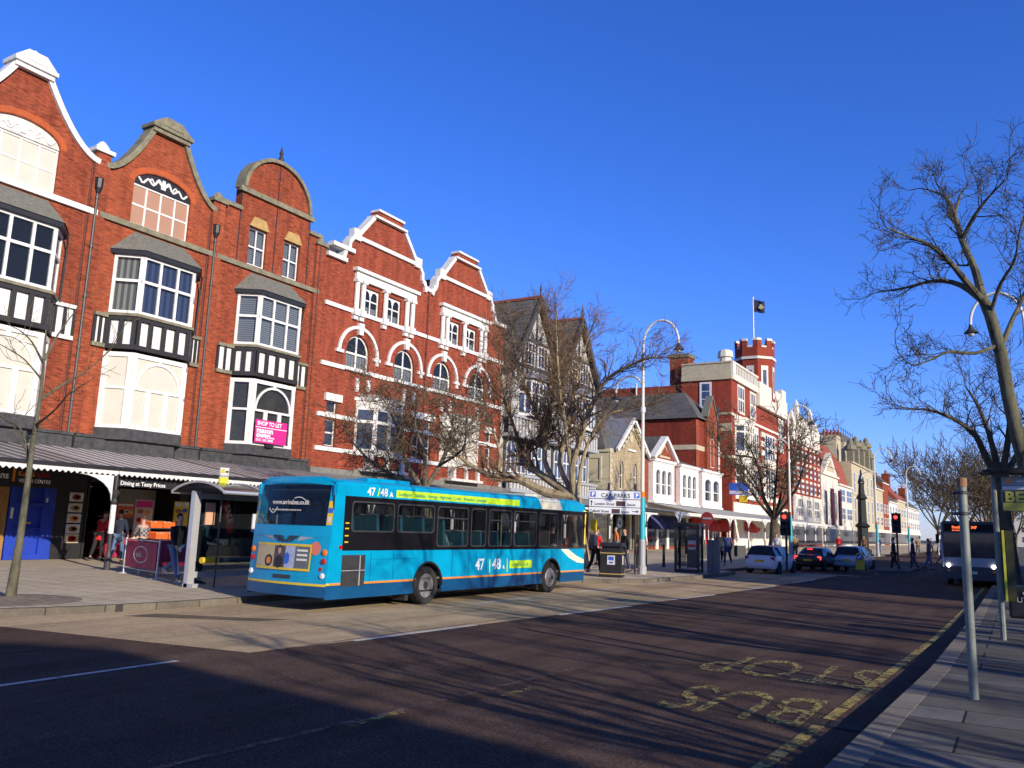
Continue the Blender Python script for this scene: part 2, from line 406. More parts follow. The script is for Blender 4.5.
# ------------------------------------------------------------------ ground, road, pavements
M['earth'] = flat('park lawn and earth', (.045,.06,.022), .95, .4, 2)
M['red_road'] = asphalt('dark red asphalt', (.135,.090,.072), .55, .3)
M['beige_road'] = asphalt('buff asphalt', (.58,.44,.275), .22, .26)
M['flags'] = slabs('concrete flags', (.68,.58,.435), (.60,.51,.385), (.15,.135,.11), .6, .6, .2)
M['flags_old'] = slabs('old flagstones', (.16,.15,.135), (.26,.26,.26), (.03,.03,.03), 1.05, .62, .4)
M['kerb'] = slabs('kerb stone', (.20,.175,.135), (.15,.13,.105), (.06,.055,.045), 3.0, .9, .3, rot=0)
M['line_white'] = worn('worn white road paint', (.58,.57,.53), .37)
M['line_yellow'] = worn('worn yellow road paint', (.42,.32,.075), .45)
M['letter_yellow'] = worn('faded yellow road letters', (.42,.33,.085), .49, 7)
M['scar'] = worn('reddish trench repair', (.15,.085,.066), .46)
M['soil'] = flat('tree pit soil', (.24,.19,.14), .95, .5, 6, bump=.4)
def P_UV(u, v, d): return (u, v, d)
M['kerb_r'] = slabs('right kerb stone', (.30,.27,.22), (.24,.215,.18), (.06,.055,.045), 3.0, .9, .3)
def sheet(name, poly, z, m, **kw):
    o = MB().face([(x, y, z) for x, y in poly]).build(name, m); return tag(o, kind='structure', **kw)
sheet('ground', [(-1500,-1500),(1500,-1500),(1500,2500),(-1500,2500)], -.03, 'earth')
sheet('road', [(-14.2,-90),(-.9,-90),(-.9,420),(-14.2,420)], 0, 'red_road')
sheet('bus_lane', [(-14.1,4.0),(-12.94,6.9),(-8.46,7.69),(-8.22,10),(-7.92,14.5),(-7.6,19),(-7.3,25),(-7.1,31),(-7.0,40),(-14.0,40)], .004, 'beige_road')
KL = [(-14.05,-90),(-14.05,7.4),(-13.6,8.6),(-13.35,10.2),(-13.35,22.3),(-12.6,23.8),(-11.3,24.9),(-10.55,26.2),(-10.1,33),(-10.3,35.4),(-11.2,36.4),(-11.4,60),(-11.6,420)]
def raised(name, poly, z, m):
    mb = MB(); mb.prism(lambda u, v, d: (u, v, d), poly, -.02, z); return tag(mb.build(name, m), kind='structure')
raised('pavement', [(x-.15, y) for x, y in KL] + [(-42,420),(-42,-90)], .12, 'flags')
kb = MB(); kb.strip(lambda u, v, d: (u, v, d), [(x-.075, y) for x, y in KL], .15, -.02, .124); tag(kb.build('kerb', 'kerb'), kind='structure')
KR = [(-1.34,-90),(-1.30,5),(-1.18,8.5),(-1.05,12),(-.96,20),(-.92,420)]
raised('pavement_right', [(6.5,420),(6.5,-90)] + [(x+.21, y) for x, y in KR], .12, 'flags_old')
kb = MB(); kb.strip(P_UV, [(x+.104, y) for x, y in KR], .208, -.02, .124); tag(kb.build('kerb_right', 'kerb_r'), kind='structure')
# paint on the road
mk = MB(); P0 = lambda u, v, d: (u, v, d)
def rect(mb, x0, x1, y0, y1, z=.008): mb.face([(x0,y0,z),(x1,y0,z),(x1,y1,z),(x0,y1,z)])
for (a, b) in (((-8.25,9.4),(-8.08,12.3)), ((-7.86,14.9),(-7.62,18)), ((-7.58,20.4),(-7.33,23.2)), ((-7.27,26),(-7.12,29)), ((-7.1,31.5),(-7.02,35))):
    mk.face([(a[0]-.06,a[1],.008),(a[0]+.06,a[1],.008),(b[0]+.06,b[1],.008),(b[0]-.06,b[1],.008)])
for y in (15.5, 20.5, 25.5, 30.5): rect(mk, -10.3, -10.2, y, y+2.6)
rect(mk, -8.62, -8.53, -30, 6.7)
for y in (44, 50, 56, 62, 70, 80, 90): rect(mk, -6.1, -6.0, y, y+3)
rect(mk, -10.9, -6.2, 40.2, 40.5)
tag(mk.build('white_road_marking', 'line_white'), kind='structure')
mk = MB(); mf_ = MB()
YL = [(-1.84,4),(-1.66,8.25),(-1.64,8.6),(-1.52,12.3),(-1.36,17),(-1.28,24),(-1.24,40)]
for q in (0, 2, 3, 4, 5):
    (a, b), (c, d) = YL[q], YL[q+1]; mk.face([(a-.055, b, .008), (a+.055, b, .008), (c+.055, d, .008), (c-.055, d, .008)])
for (x, y, l) in ((-4.95,5.6,.7),(-4.6,7.5,.6)): rect(mf_, x, x+.09, y, y+l)
tag(mk.build('yellow_road_marking', 'line_yellow'), kind='structure')
tag(mf_.build('faded_road_marking', 'letter_yellow'), kind='structure')
mk = MB(); mk.face([(-5.25,2,.006),(-5.17,2,.006),(-4.72,9.5,.006),(-4.80,9.5,.006)]); mk.face([(-8.46,7.7,.006),(-8.40,7.7,.006),(-8.2,14,.006),(-8.26,14,.006)])
tag(mk.build('trench_road_marking', 'scar'), kind='structure')
mk = MB(); mk.face([(-7.35,13.1,.007),(-7.35,13.16,.007),(-1.3,10.75,.007),(-1.3,10.69,.007)]); mk.box(-1.6,-1.22,8.27,8.58,.001,.009)  # thin dark diagonal line across the road, then the drain
tag(mk.build('drain_and_line_road_marking', 'dark'), kind='structure')
for body, x, y, dy in (('STOP', -1.52, 12.05, 1.6), ('BUS', -1.74, 9.5, 1.5)):
    t = text(body, None, (x, y, .009), (0, 0, R(180)), dy*1.38, 'letter_yellow', name='bus_stop_road_marking', sx=.40 if body == 'STOP' else .42, bold=.012, extrude=0)
    tag(t, kind='structure')
M['patch'] = asphalt('darker road repair', (.21,.165,.12), .3, .25)
sheet('road_patch', [(-12.9,8.9),(-10.9,10.0),(-10.75,10.55),(-12.85,9.5)], .0065, 'patch')
mb = MB(); mb.lathe([(1.15,.122),(1.05,.135),(.5,.15),(.16,.19)], (-15.33,8.35,0), 20); tag(mb.build('tree_pit_ground', 'soil'), kind='structure')
# ------------------------------------------------------------------ building helpers
FX = -27.3
def PX(x):                         # facade facing +x: (y, z, depth outwards)
    return lambda u, v, d: (x+d, u, v)
def PY(y):                         # side wall facing -y: (x, z, depth outwards)
    return lambda u, v, d: (u, y-d, v)
PF = PX(FX)
def rectp(a, b, c, d): return [(a, c), (b, c), (b, d), (a, d)]
def archp(a, b, z0, zs, rise, n=12):
    """opening with an arched head: from z0 up to springing zs, then a (segmental) arch of the given rise"""
    c, r = (a+b)/2, (b-a)/2
    return [(a, z0), (b, z0)] + [(c + r*math.cos(math.pi*k/n), zs + rise*math.sin(math.pi*k/n)) for k in range(n+1)]
def inset(poly, t):
    us = [p[0] for p in poly]; vs = [p[1] for p in poly]
    cu, cv = (min(us)+max(us))/2, (min(vs)+max(vs))/2; w, h = max(us)-min(us), max(vs)-min(vs)
    return [(cu+(u-cu)*(w-2*t)/w, cv+(v-cv)*(h-2*t)/h) for u, v in poly]
def window(parent, P, poly, cols=2, rows=(.5,), d=-.12, fm='white', pm='glass_dark', back=None, t=.06, bar=.035, name='window', panename='pane', net=0):
    """frame with bars following an outline (u,v), a pane, and a blind behind it; sits at depth d"""
    us = [p[0] for p in poly]; vs = [p[1] for p in poly]; a, b, z0, z1 = min(us), max(us), min(vs), max(vs)
    mb = MB(); ins = inset(poly, t); n = len(poly)
    for k in range(n):
        mb.prism(P, [poly[k], poly[(k+1) % n], ins[(k+1) % n], ins[k]], d, d-.07)
    def top(u):                    # height of the opening at u
        best = z1
        for k in range(n):
            (u0, v0), (u1, v1) = poly[k], poly[(k+1) % n]
            if abs(u1-u0) > 1e-6 and min(u0, u1)-1e-6 <= u <= max(u0, u1)+1e-6 and (v0+v1)/2 > z0+.02:
                best = min(best, v0+(v1-v0)*(u-u0)/(u1-u0))
        return best
    for k in range(1, cols):
        u = a+(b-a)*k/cols; mb.prism(P, rectp(u-bar, u+bar, z0+t*.5, top(u)-t*.5), d-.012, d-.058)
    for r in rows:
        v = z0+(z1-z0)*r; mb.prism(P, rectp(a+t*.5, b-t*.5, v-bar, v+bar), d-.015, d-.061)
    w = mb.build(name, fm, parent)
    pn = MB(); pi = inset(poly, t*.6)
    i = len(pn.v); pn.v += [P(u, v, d-.035) for u, v in pi]
    for tr in tessellate_polygon([[Vector((u, v, 0)) for u, v in pi]]): pn.f.append(tuple(tr)); pn.m.append(0)
    pn.build(panename, pm, w)
    if net:
        nb = MB(); nb.face([P(u, v, d-.10) for u, v in rectp(a+t, b-t, z0, z0+(z1-z0)*net)]); nb.build('net_curtain', 'net', w)
    if back:
        bb = MB(); bb.face([P(u, v, d-.14) for u, v in rectp(a, b, z0, z1)]); bb.build('blind' if back in ('blind','leaded') else ('room' if back == 'room_dark' else 'curtain'), back, w)
    return w
def gable_roof(mb, x_front, x_back, y0, y1, ze, zr, m=0, t=.12):
    """roof with its ridge running away from the street"""
    yc = (y0+y1)/2
    for a, b in ((y0, yc), (y1, yc)):
        mb.face([(x_front, a, ze), (x_back, a, ze), (x_back, b, zr), (x_front, b, zr)], m)
        mb.face([(x_front, a, ze-t), (x_back, a, ze-t), (x_back, b, zr-t), (x_front, b, zr-t)], m)
    mb.box(x_back, x_front, yc-.12, yc+.12, zr-.06, zr+.09, 1)
def long_roof(mb, xf, xb, y0, y1, ze, zr, m=0):
    """roof with its ridge along the street"""
    xc = (xf+xb)/2
    mb.face([(xf, y0, ze), (xf, y1, ze), (xc, y1, zr), (xc, y0, zr)], m); mb.face([(xb, y0, ze), (xb, y1, ze), (xc, y1, zr), (xc, y0, zr)], m)
    mb.face([(xf, y0, ze), (xc, y0, zr), (xb, y0, ze)], m); mb.face([(xf, y1, ze), (xc, y1, zr), (xb, y1, ze)], m)
    mb.box(xc-.1, xc+.1, y0, y1, zr-.04, zr+.12, 1)

def canted(c, hw, hf, dp, z0, z1):
    """plan points of a canted bay: wall-left, front-left, front-right, wall-right as (y, depth)"""
    return [(c-hw, 0), (c-hf, dp), (c+hf, dp), (c+hw, 0)]
def bay_face(k, pl):
    """map (u along face k 0..L, v height, out) for face k of a canted bay on the street front"""
    (ya, da), (yb, db) = pl[k], pl[k+1]; L = math.hypot(yb-ya, db-da); ty, td = (yb-ya)/L, (db-da)/L; ny, nd = -td, ty
    if nd < 0: ny, nd = -ny, -nd
    return L, (lambda u, v, d: (FX+da+td*u+nd*d, ya+ty*u+ny*d, v))
def ring(pl, off):
    """plan pushed outwards"""
    (a, b, c, d) = pl
    return [(a[0]-off*1.1, 0), (b[0]-off*.5, b[1]+off), (c[0]+off*.5, c[1]+off), (d[0]+off*1.1, 0)]
def slab(mb, pl, z0, z1, m=0):
    mb.prism(lambda u, v, d: (FX+v-.02, u, d), pl, z0, z1, m)

def oriel(root, c, hw, hf, dp, style):
    """two-storey canted bay: tall upper window, half-timbered band, lower window with an arch, black base"""
    pl = canted(c, hw, hf, dp, 0, 0)
    low_t, band0, band1, w1 = 7.32, 7.45, 8.62, 10.9
    wh = MB()                                             # white frames, one mesh
    posts = .1
    def frame(z0, z1, cols_side, cols_front, transom, lights=None):
        for k in range(3):
            L, P = bay_face(k, pl); n = cols_front if k == 1 else cols_side
            wh.prism(P, rectp(0, L, z0, z0+.10), .03, -.06); wh.prism(P, rectp(0, L, z1-.10, z1), .03, -.06)
            for j in range(n+1):
                u = L*j/n; w_ = .11 if j in (0, n) else .05
                wh.prism(P, rectp(max(0, u-w_), min(L, u+w_), z0+.1, z1-.1), .022, -.055)
            wh.prism(P, rectp(0, L, transom-.05, transom+.05), .035, -.05)
    frame(band1+.12, w1, 1, 3, style['tr'])
    ubay = wh.build('bay_window', style['white'], root); wh = MB()
    lower = style['lower']
    z0, z1, tr = 4.62, low_t, 6.08
    for k in range(3):
        L, P = bay_face(k, pl)
        wh.prism(P, rectp(0, L, z0, z0+.12), .03, -.06); wh.prism(P, rectp(0, L, z1-.16, z1), .03, -.06)
        wh.prism(P, rectp(0, .17, z0+.12, z1-.16), .02, -.055); wh.prism(P, rectp(L-.17, L, z0+.12, z1-.16), .02, -.055)
        wh.prism(P, rectp(.17, L-.17, tr-.07, tr+.02), .03, -.05)
        if k == 1:
            for j in (1, 2): wh.prism(P, rectp(L*j/3-.1, L*j/3+.1, z0+.12, tr-.07), .018, -.05)
            cu, r = L/2, L/2-.2
            wh.strip(P, [(cu+r*math.cos(math.pi*q/16), tr+.02+(z1-.28-tr)*math.sin(math.pi*q/16)) for q in range(17)], .09, .025, -.05)
            wh.prism(P, rectp(cu-.07, cu+.07, z1-.32, z1-.16), .022, -.05)
    bay = wh.build('bay_window', style['white'], root)
    def panes(name, z0, z1, mats3, bay=None):
        pm = MB(); seen = []
        for k in range(3):
            L, P = bay_face(k, pl); mname = mats3[k]
            if mname not in seen: seen.append(mname)
            pm.face([P(u, v, -.03) for u, v in rectp(0, L, z0, z1)], seen.index(mname))
        pm.build(name, seen, bay)
    def behind(name, z0, z1, mname, faces=(0, 1, 2), bay=None):
        pm = MB()
        for k in faces:
            L, P = bay_face(k, pl); pm.face([P(u, v, -.12) for u, v in rectp(.02, L-.02, z0, z1)])
        pm.build(name, mname, bay)
    panes('pane', band1+.12, w1, ('glass',)*3, ubay)
    if style.get('blind_l'): behind('blind', band1+.12, w1, style['blind_l'], (0,), ubay)
    behind('curtain', band1+.12, w1 if style['up'] != 'leaded' else w1, style['up'], (1, 2) if style.get('blind_l') else (0, 1, 2), ubay)
    if lower == 'glass':
        panes('pane', z0, z1, ('glass',)*3, bay); behind('room', z0, z1, 'dim', bay=bay)
    else:
        panes('boarding', z0, z1, (lower,)*3, bay)
    # half-timbered band round the bay and across the wall on both sides
    tb = MB()
    slab(tb, ring(pl, .10), band1-.14, band1, 0); slab(tb, ring(pl, .10), band0-.02, band0+.15, 0); slab(tb, ring(pl, -.02), band0+.15, band1-.14, 1)
    slab(tb, ring(pl, .16), band1, band1+.1, 2)
    for k in range(3):
        L, P = bay_face(k, pl); n = 4 if k == 1 else 2
        for j in range(n+1):
            u = L*j/n; w_ = .13 if j in (0, n) else .075
            tb.prism(P, rectp(max(0, u-w_), min(L, u+w_), band0+.15, band1-.14), .075, -.03)
    y0, y1 = style['y0']+.2, style['y1']-.2
    for a, b in ((y0, c-hw-.06), (c+hw+.06, y1)):
        if b-a < .25: continue
        tb.prism(PF, rectp(a, b, band0+.12, band1-.1), .03, .0, 1)
        tb.prism(PF, rectp(a-.06, b, band1-.1, band1+.02), .14, .0, 2 if not style.get('whitetrim') else 1); tb.prism(PF, rectp(a-.06, b, band0-.02, band0+.12), .12, .0, 2 if not style.get('whitetrim') else 1)
        for u in (a, (a+b)/2, b): tb.prism(PF, rectp(u-.06, u+.06, band0+.12, band1-.1), .06, .02, 0)
    tb.build('timber_band', ['timber', 'white', 'stone_green'], root)
    # slate roof of the bay
    rf = MB(); e = ring(pl, .22); t = [(c-hf*.98, 0), (c+hf*.98, 0)]
    za, zb = 11.05, 11.95
    E_ = [(FX+d, y, za) for y, d in e]; T_ = [(FX+.02, y, zb) for y, d in t]
    rf.face([E_[1], E_[2], T_[1], T_[0]]); rf.face([E_[0], E_[1], T_[0]]); rf.face([E_[2], E_[3], T_[1]])
    rf.build('bay_roof', 'slate_green', ubay)
    gt = MB(); slab(gt, ring(pl, .20), 10.9, 11.04, 0); gt.build('gutter', 'black', ubay)
    bs = MB(); slab(bs, ring(pl, .06), 4.22, 4.61, 0); slab(bs, ring(pl, -.12), 3.75, 4.22, 0); bs.build('base', 'black_wall', bay)
    return bay

def curve_gable(c, ht, zt, hb, zb, n=9):
    """concave (Dutch) gable outline from right foot up over the top to the left foot"""
    right = []
    for k in range(n+1):
        t = k/n
        right.append((c+hb-(hb-ht)*t, zb+(zt-zb)*t**1.75))           # hollow sweep
    left = [(2*c-u, v) for u, v in reversed(right)]
    return right, left
def pipe(root, y, z0, z1, hopper=True, name='drainpipe', m='iron', r=.05):
    mb = MB(); mb.tube([(FX+.12, y, z0), (FX+.12, y, z1)], r, 8)
    z = z0+1.2
    while z < z1: mb.lathe([(r*1.5, z), (r*1.5, z+.08)], (FX+.12, y, 0), 8); z += 1.8
    if hopper:
        mb.lathe([(.06, z1-.25), (.14, z1-.05), (.15, z1+.28), (.17, z1+.3)], (FX+.14, y, 0), 8, 1)
    return mb.build(name, [m, 'black'], root)
def townhouse(name, label, y0, y1, c, kind, bay, style):
    root = thing(name, (FX, (y0+y1)/2, .12), label, 'town house', 'brick gabled houses over the veranda')
    shop_top = 3.7
    holes = []
    if kind == 'dome':
        out = [(y0, shop_top), (y1, shop_top), (y1, 14.7), (c+2.0, 14.7), (c+2.0, 15.5)]
        r = 1.82; out += [(c+r*math.cos(math.pi*k/18), 15.5+1.72*math.sin(math.pi*k/18)) for k in range(19)]
        out += [(c-2.0, 15.5), (c-2.0, 14.45), (y0, 14.45)]
        wins = [(c-1.42, c-.45), (c+.55, c+1.5)]
        for a, b in wins: holes.append(rectp(a, b, 12.28, 13.95))
    else:
        cw = style['cap']; rt, lf = curve_gable(c, cw*.8, 16.1, (y1-y0)/2-.12, 13.98)
        out = [(y0, shop_top), (y1, shop_top), (y1, 13.95)] + rt + lf + [(y0, 13.95)]
        win = archp(c-1.24, c+1.24, 12.25, 13.82, .62, 14); holes.append(win)
    hb = [(bay[0]-bay[1]+.05, 4.25), (bay[0]+bay[1]-.05, 4.25), (bay[0]+bay[1]-.05, 11.0), (bay[0]-bay[1]+.05, 11.0)]
    holes.append(hb)
    wl = MB(); wl.wall(PF, out, holes, 0, -.35, 0)
    wl.box(FX-9, FX-.36, y0+.02, y1-.02, 3.5, 13.6, 1)
    wl.build('wall', [style.get('brick', 'brick'), 'brick_plain'], root)
    cm = style['trim']
    cp = MB()
    if kind == 'dome':
        cp.strip(PF, [(c+1.9*math.cos(math.pi*k/18), 15.55+1.78*math.sin(math.pi*k/18)) for k in range(19)], .16, .14, -.5)
        cp.prism(PF, rectp(c-2.15, c+2.15, 15.3, 15.52), .14, .001)
        for a, b, z in ((y0+.02, c-1.95, 14.45), (c+1.95, y1-.02, 14.7)): cp.prism(PF, rectp(a, b, z, z+.17), .12, -.4)
        cp.build('coping', cm, root)
        fn = MB(); fn.lathe([(.2,0),(.2,.16),(.1,.22),(.13,.34),(.06,.5),(.1,.6),(.03,.85),(.0,1.0)], (FX-.1, c+.05, 17.25), 8); fn.build('finial', 'iron', root)
        jl = MB()
        for u, za, zb in ((c-1.98, 12.2, 15.4), (c, 12.2, 17.2), (c+2.0, 12.2, 15.4)): jl.prism(PF, rectp(u-.025, u+.025, za, zb), .012, 0)
        jl.build('brick_joint', 'timber', root)
        for a, b in wins:
            hd = MB(); hd.prism(PF, [(a-.06, 13.96), (b+.06, 13.96), (b-.16, 14.4), (a+.16, 14.4)], .07, .001); hd.build('hood_stone', 'stone_ochre', root)
            window(root, PF, rectp(a, b, 12.3, 13.95), 2, (.5,), pm='glass', back='leaded')
    else:
        cp.strip(PF, rt, .2, .12, -.45); cp.build('coping', cm, root); cp = MB(); cp.strip(PF, lf, .2, .12, -.45); cp.build('coping', cm, root)
        cap = MB(); cap.prism(PF, rectp(c-cw*.9, c+cw*.9, 16.04, 16.2), .2, -.5); cap.prism(PF, rectp(c-cw, c+cw, 16.2, 16.34), .28, -.5)
        cap.prism(PF, [(c-cw, 16.34), (c+cw, 16.34), (c+cw*.42, 16.74), (c-cw*.42, 16.74)], .22, -.45)
        cap.prism(PF, [(c-cw*.5, 16.38), (c+cw*.5, 16.38), (c, 16.66)], .25, .2); cap.lathe([(.1,16.74),(.06,16.86),(0,16.88)], (FX, c, 0), 6)
        cap.build('gable_cap', cm, root)
        tw = window(root, PF, archp(c-1.24, c+1.24, 12.25, 13.82, .0001, 2)[:2] + [(c+1.24, 13.82), (c-1.24, 13.82)], 4, (.5,), d=-.1, pm=style['top_pane'])
        tp = MB(); arcpts = [(c+1.24*math.cos(math.pi*k/14), 13.84+.6*math.sin(math.pi*k/14)) for k in range(15)]
        tp.prism(PF, arcpts, -.06, -.16, 0)
        tp.build('tympanum', style['tymp'], tw)
        on = MB()
        for sg in (-1, 1):
            on.strip(PF, [(c+sg*(.12+.95*q/12), 14.0+.10*math.sin(q*1.15)+.12*(1-q/12)) for q in range(13)], .075, -.03, -.07)
            on.strip(PF, [(c+sg*(.06+.3*q/6), 14.02+.26*math.sin(math.pi*q/6)) for q in range(7)], .06, -.028, -.07)
            on.strip(PF, [(c+sg*(.42+.2*q/6), 14.06+.14*math.sin(math.pi*q/6)) for q in range(7)], .05, -.026, -.07)
        on.prism(PF, [(c-.1, 13.95), (c+.1, 13.95), (c+.06, 14.32), (c-.06, 14.32)], -.025, -.07)
        on.build('ornament', 'white' if style['tymp'] != 'dirty_white' else 'white', tw)
        ha = MB(); ha.strip(PF, [(c+1.36*math.cos(math.pi*k/14), 13.86+.72*math.sin(math.pi*k/14)) for k in range(15)], .22, .015, .001)
        ha.build('brick_arch', 'brick_arch', root)
    st = MB(); st.prism(PF, rectp(y0+.02, y1-.02, 12.02, 12.22), .12, .001); st.build('string_course', cm, root)
    pr = MB(); pr.prism(PF, rectp(y1-.32, y1+.26, 3.9, 14.35), .1, .001)
    pr.build('pier', style.get('brick', 'brick'), root)
    pc = MB(); pc.prism(PF, rectp(y1-.4, y1+.34, 14.352, 14.5), .2, -.4); pc.lathe([(.26,14.5),(.24,14.6),(.1,14.78),(0,14.84)], (FX-.05, y1-.05, 0), 8)
    pc.build('pier_cap', cm, root)
    jt = MB()
    for u in (y1-.34, y1+.28): jt.prism(PF, rectp(u-.03, u+.03, 4, 14.1), .03, .0005)
    jt.build('brick_joint', 'brick_soot', root)
    rf = MB(); gable_roof(rf, FX-.36, FX-9, y0, y1, 13.3, 15.7); rf.build('roof', ['slate', 'tile_red'], root)
    oriel(root, *bay, style)
    fs = MB(); fs.prism(PF, rectp(y0+.02, y1-.02, 3.55, 4.22), .25, .001); fs.prism(PF, rectp(y0+.03, y1-.03, 4.22, 4.32), .32, .001)
    fs.build('fascia', 'black_wall', root)
    pipe(root, y1-.12, 4.2, 13.05) if kind != 'dome' else pipe(root, y1-.12, 4.2, 14.4, False, m='brick_soot', r=.03)
    pb = MB(); pb.tube([(FX+.5, bay[0]+bay[1]-.1, 10.9), (FX+.2, bay[0]+bay[1]+.1, 10.5), (FX+.12, bay[0]+bay[1]+.12, 8.6)], .035, 6); pb.build('bay_pipe', 'iron', root)
    return root

M['net'] = stripes('net curtain', (.85,.84,.80), (.55,.55,.56), 5, 1, .9, .6)
M['room_dark'] = flat('unlit room', (.03,.035,.05), .9, .4, 1.2)
M['brick_arch'] = brick('rubbed brick arch', (.50,.105,.03), (.42,.08,.03), (.3,.11,.06), .08, .3, .1)
M['brick_soot'] = flat('sooty brick edge', (.13,.05,.04), .9, .4, 5)
M['stone_ochre'] = flat('ochre hood stone', (.45,.29,.10), .8, .25, 4)
houses = [
 ('town_house', 'near red brick house with white curved gable and boarded-up white lower bay', 10.6, 16.1, 13.33, 'curve', (13.3, 1.72, 1.1, .78),
  dict(cap=.72, trim='white', top_pane='board', tymp='dirty_white', up='dark', tr=10.0, lower='board', white='white', y0=10.6, y1=15.95, whitetrim=1)),
 ('town_house', 'red brick house with mossy curved gable, tan boarded top window and cream boarded lower bay', 16.14, 21.2, 18.63, 'curve', (18.72, 1.74, 1.1, .78),
  dict(brick='brick_b', cap=.90, trim='stone_green', top_pane='tan_board', tymp='black', up='curtain', blind_l='blind', tr=9.95, lower='board', white='white', y0=16.3, y1=21.1)),
 ('town_house', 'red brick house with round domed gable, finial and two narrow attic windows', 21.24, 27.08, 24.28, 'dome', (24.25, 1.68, 1.15, .78),
  dict(trim='stone_green', up='leaded', tr=9.95, lower='glass', white='white', y0=21.6, y1=26.9)),
]
HOUSE = [townhouse(*h) for h in houses]

# window oddments seen in the bays
o = MB(); o.prism(PX(FX+.55), [(12.55,8.95),(13.05,8.95),(12.98,9.15),(12.9,9.7),(12.8,9.7),(12.8,9.2)], .02, -.02); tag(o.build('ornament', 'dirty_white'), 'pale ornament standing behind the dark upper bay window of the white gabled house', 'ornament')
ld = MB(); ld.box(FX+.2, FX+.24, 22.95, 23.12, 4.8, 6.0); ld.box(FX+.22, FX+.25, 23.0, 23.35, 6.0, 6.6); tag(ld.build('plank', 'wood'), 'bare timber plank leaning inside the empty lower bay window', 'plank')

# ------------------------------------------------------------------ letting board on the domed house
sb = thing('letting_board', (FX+1.0, 24.2, 4.75), 'magenta SHOP TO LET board fixed in front of the empty bay window', 'letting board')
P = PX(FX+.95)
b = MB(); b.prism(P, rectp(23.22, 24.92, 4.72, 5.66), .04, 0); bd = b.build('board', 'magenta', sb)
b = MB(); b.prism(P, rectp(23.22, 24.92, 5.33, 5.36), .046, .041); b.build('divider', 'paint_white', bd)
text('SHOP TO LET', bd, (FX+.996, 23.29, 5.43), FACE_X, .235, 'paint_white', bold=.006, sx=.92)
text('mason', bd, (FX+.996, 23.28, 5.12), FACE_X, .32, 'paint_white', bold=.010, sx=1.05); text('owen...', bd, (FX+.996, 23.28, 4.93), FACE_X, .32, 'paint_white', bold=.010, sx=1.05)
text('0151 242 3000', bd, (FX+.996, 23.28, 4.78), FACE_X, .15, 'paint_white', bold=.003)
b = MB(); b.box(FX+.8, FX+.95, 23.9, 24.3, 4.55, 4.8); b.build('bracket', 'black', sb)

# ------------------------------------------------------------------ the wide brick house with two white trimmed gables
D = thing('double_gabled_house', (FX, 35.3, .12), 'wide red brick house with twin white-edged gables and white arched windows', 'house')
DY0, DY1 = 27.12, 43.5
def half(c, s): return [(c+s*u, v) for u, v in ((2.95,14.8),(2.95,15.15),(2.6,15.55),(2.35,15.65),(1.25,16.98))]
def g_out(c): return half(c, 1) + [(2*c-u, v) for u, v in reversed(half(c, 1))]
c1, c2 = 31.85, 39.05
out = [(DY0, 3.7), (DY1, 3.7), (DY1, 14.2), (c2+3.3, 14.2), (c2+3.15, 14.75)] + g_out(c2) + [(c2-3.05,14.75),((c1+c2)/2,14.5),(c1+3.05,14.75)] + g_out(c1) + [(c1-3.15,14.75), (c1-3.3, 14.2), (DY0, 14.2)]
holes = []; aw = [30.1, 33.75, 37.15, 40.7]
for y in aw: holes.append(archp(y-.85, y+.85, 9.0, 9.75, .95))
gw = []
for c in (c1, c2):
    for a, b in ((c-1.55, c-.38), (c+.2, c+1.37)): holes.append(rectp(a, b, 11.9, 13.25)); gw.append((a, b))
sw = [(28.2, 28.9), (34.75, 35.35), (35.75, 36.35), (41.9, 42.5)]
for a, b in sw: holes.append(rectp(a, b, 5.1, 6.35)); holes.append(rectp(a, b, 6.65, 7.2))
wl = MB(); wl.wall(PF, out, holes, 0, -.35); wl.box(FX-9, FX-.36, DY0+.02, DY1-.02, .13, 13.6, 1); wl.build('wall', ['brick_d', 'brick_plain'], D)
cp = MB()
for c in (c1, c2):
    for s in (1, -1):
        cp.strip(PF, [(c+s*u, v) for u, v in ((3.3,14.25),(3.15,14.75),(2.95,14.85),(2.92,15.2),(2.62,15.55),(2.35,15.7),(1.25,17.0))], .2, .14, -.35)
    cp.prism(PF, rectp(c-1.3, c+1.3, 17.0, 17.12), .22, -.4); cp.prism(PF, rectp(c-1.05, c+1.05, 17.4, 17.52), .2, -.4)
    cp.prism(PF, rectp(c-2.45, c+2.45, 15.48, 15.68), .13, .001); cp.prism(PF, rectp(c-2.75, c-2.2, 15.4, 15.95), .16, -.2); cp.prism(PF, rectp(c+2.2, c+2.75, 15.4, 15.95), .16, -.2)
cp.strip(PF, [(c1+3.0,14.75), (c1+3.25,14.5), ((c1+c2)/2,14.42), (c2-3.25,14.5), (c2-3.0,14.75)], .2, .15, -.35)
for a, b, z in ((DY0+.3, c1-3.1, 14.05), (c2+3.1, DY1, 14.05), (DY0+.6, c1-2.6, 14.65)): cp.prism(PF, rectp(a, b, z, z+.2), .2, -.2)
cp.build('coping', 'white', D)
ub = MB()
for c in (c1, c2): ub.prism(PF, rectp(c-1.05, c+1.05, 17.12, 17.4), .1, -.4)
ub.build('gable_cap', 'brick_d', D)
tr = MB()
for z in (11.7, 8.82): tr.prism(PF, rectp(DY0+.45, DY1-.02, z, z+.2), .10, .001)
for z in (6.42, 4.85): tr.prism(PF, rectp(DY0+.45, DY1-.02, z, z+.2), .08, .001)
tr.build('string_course', 'white', D)
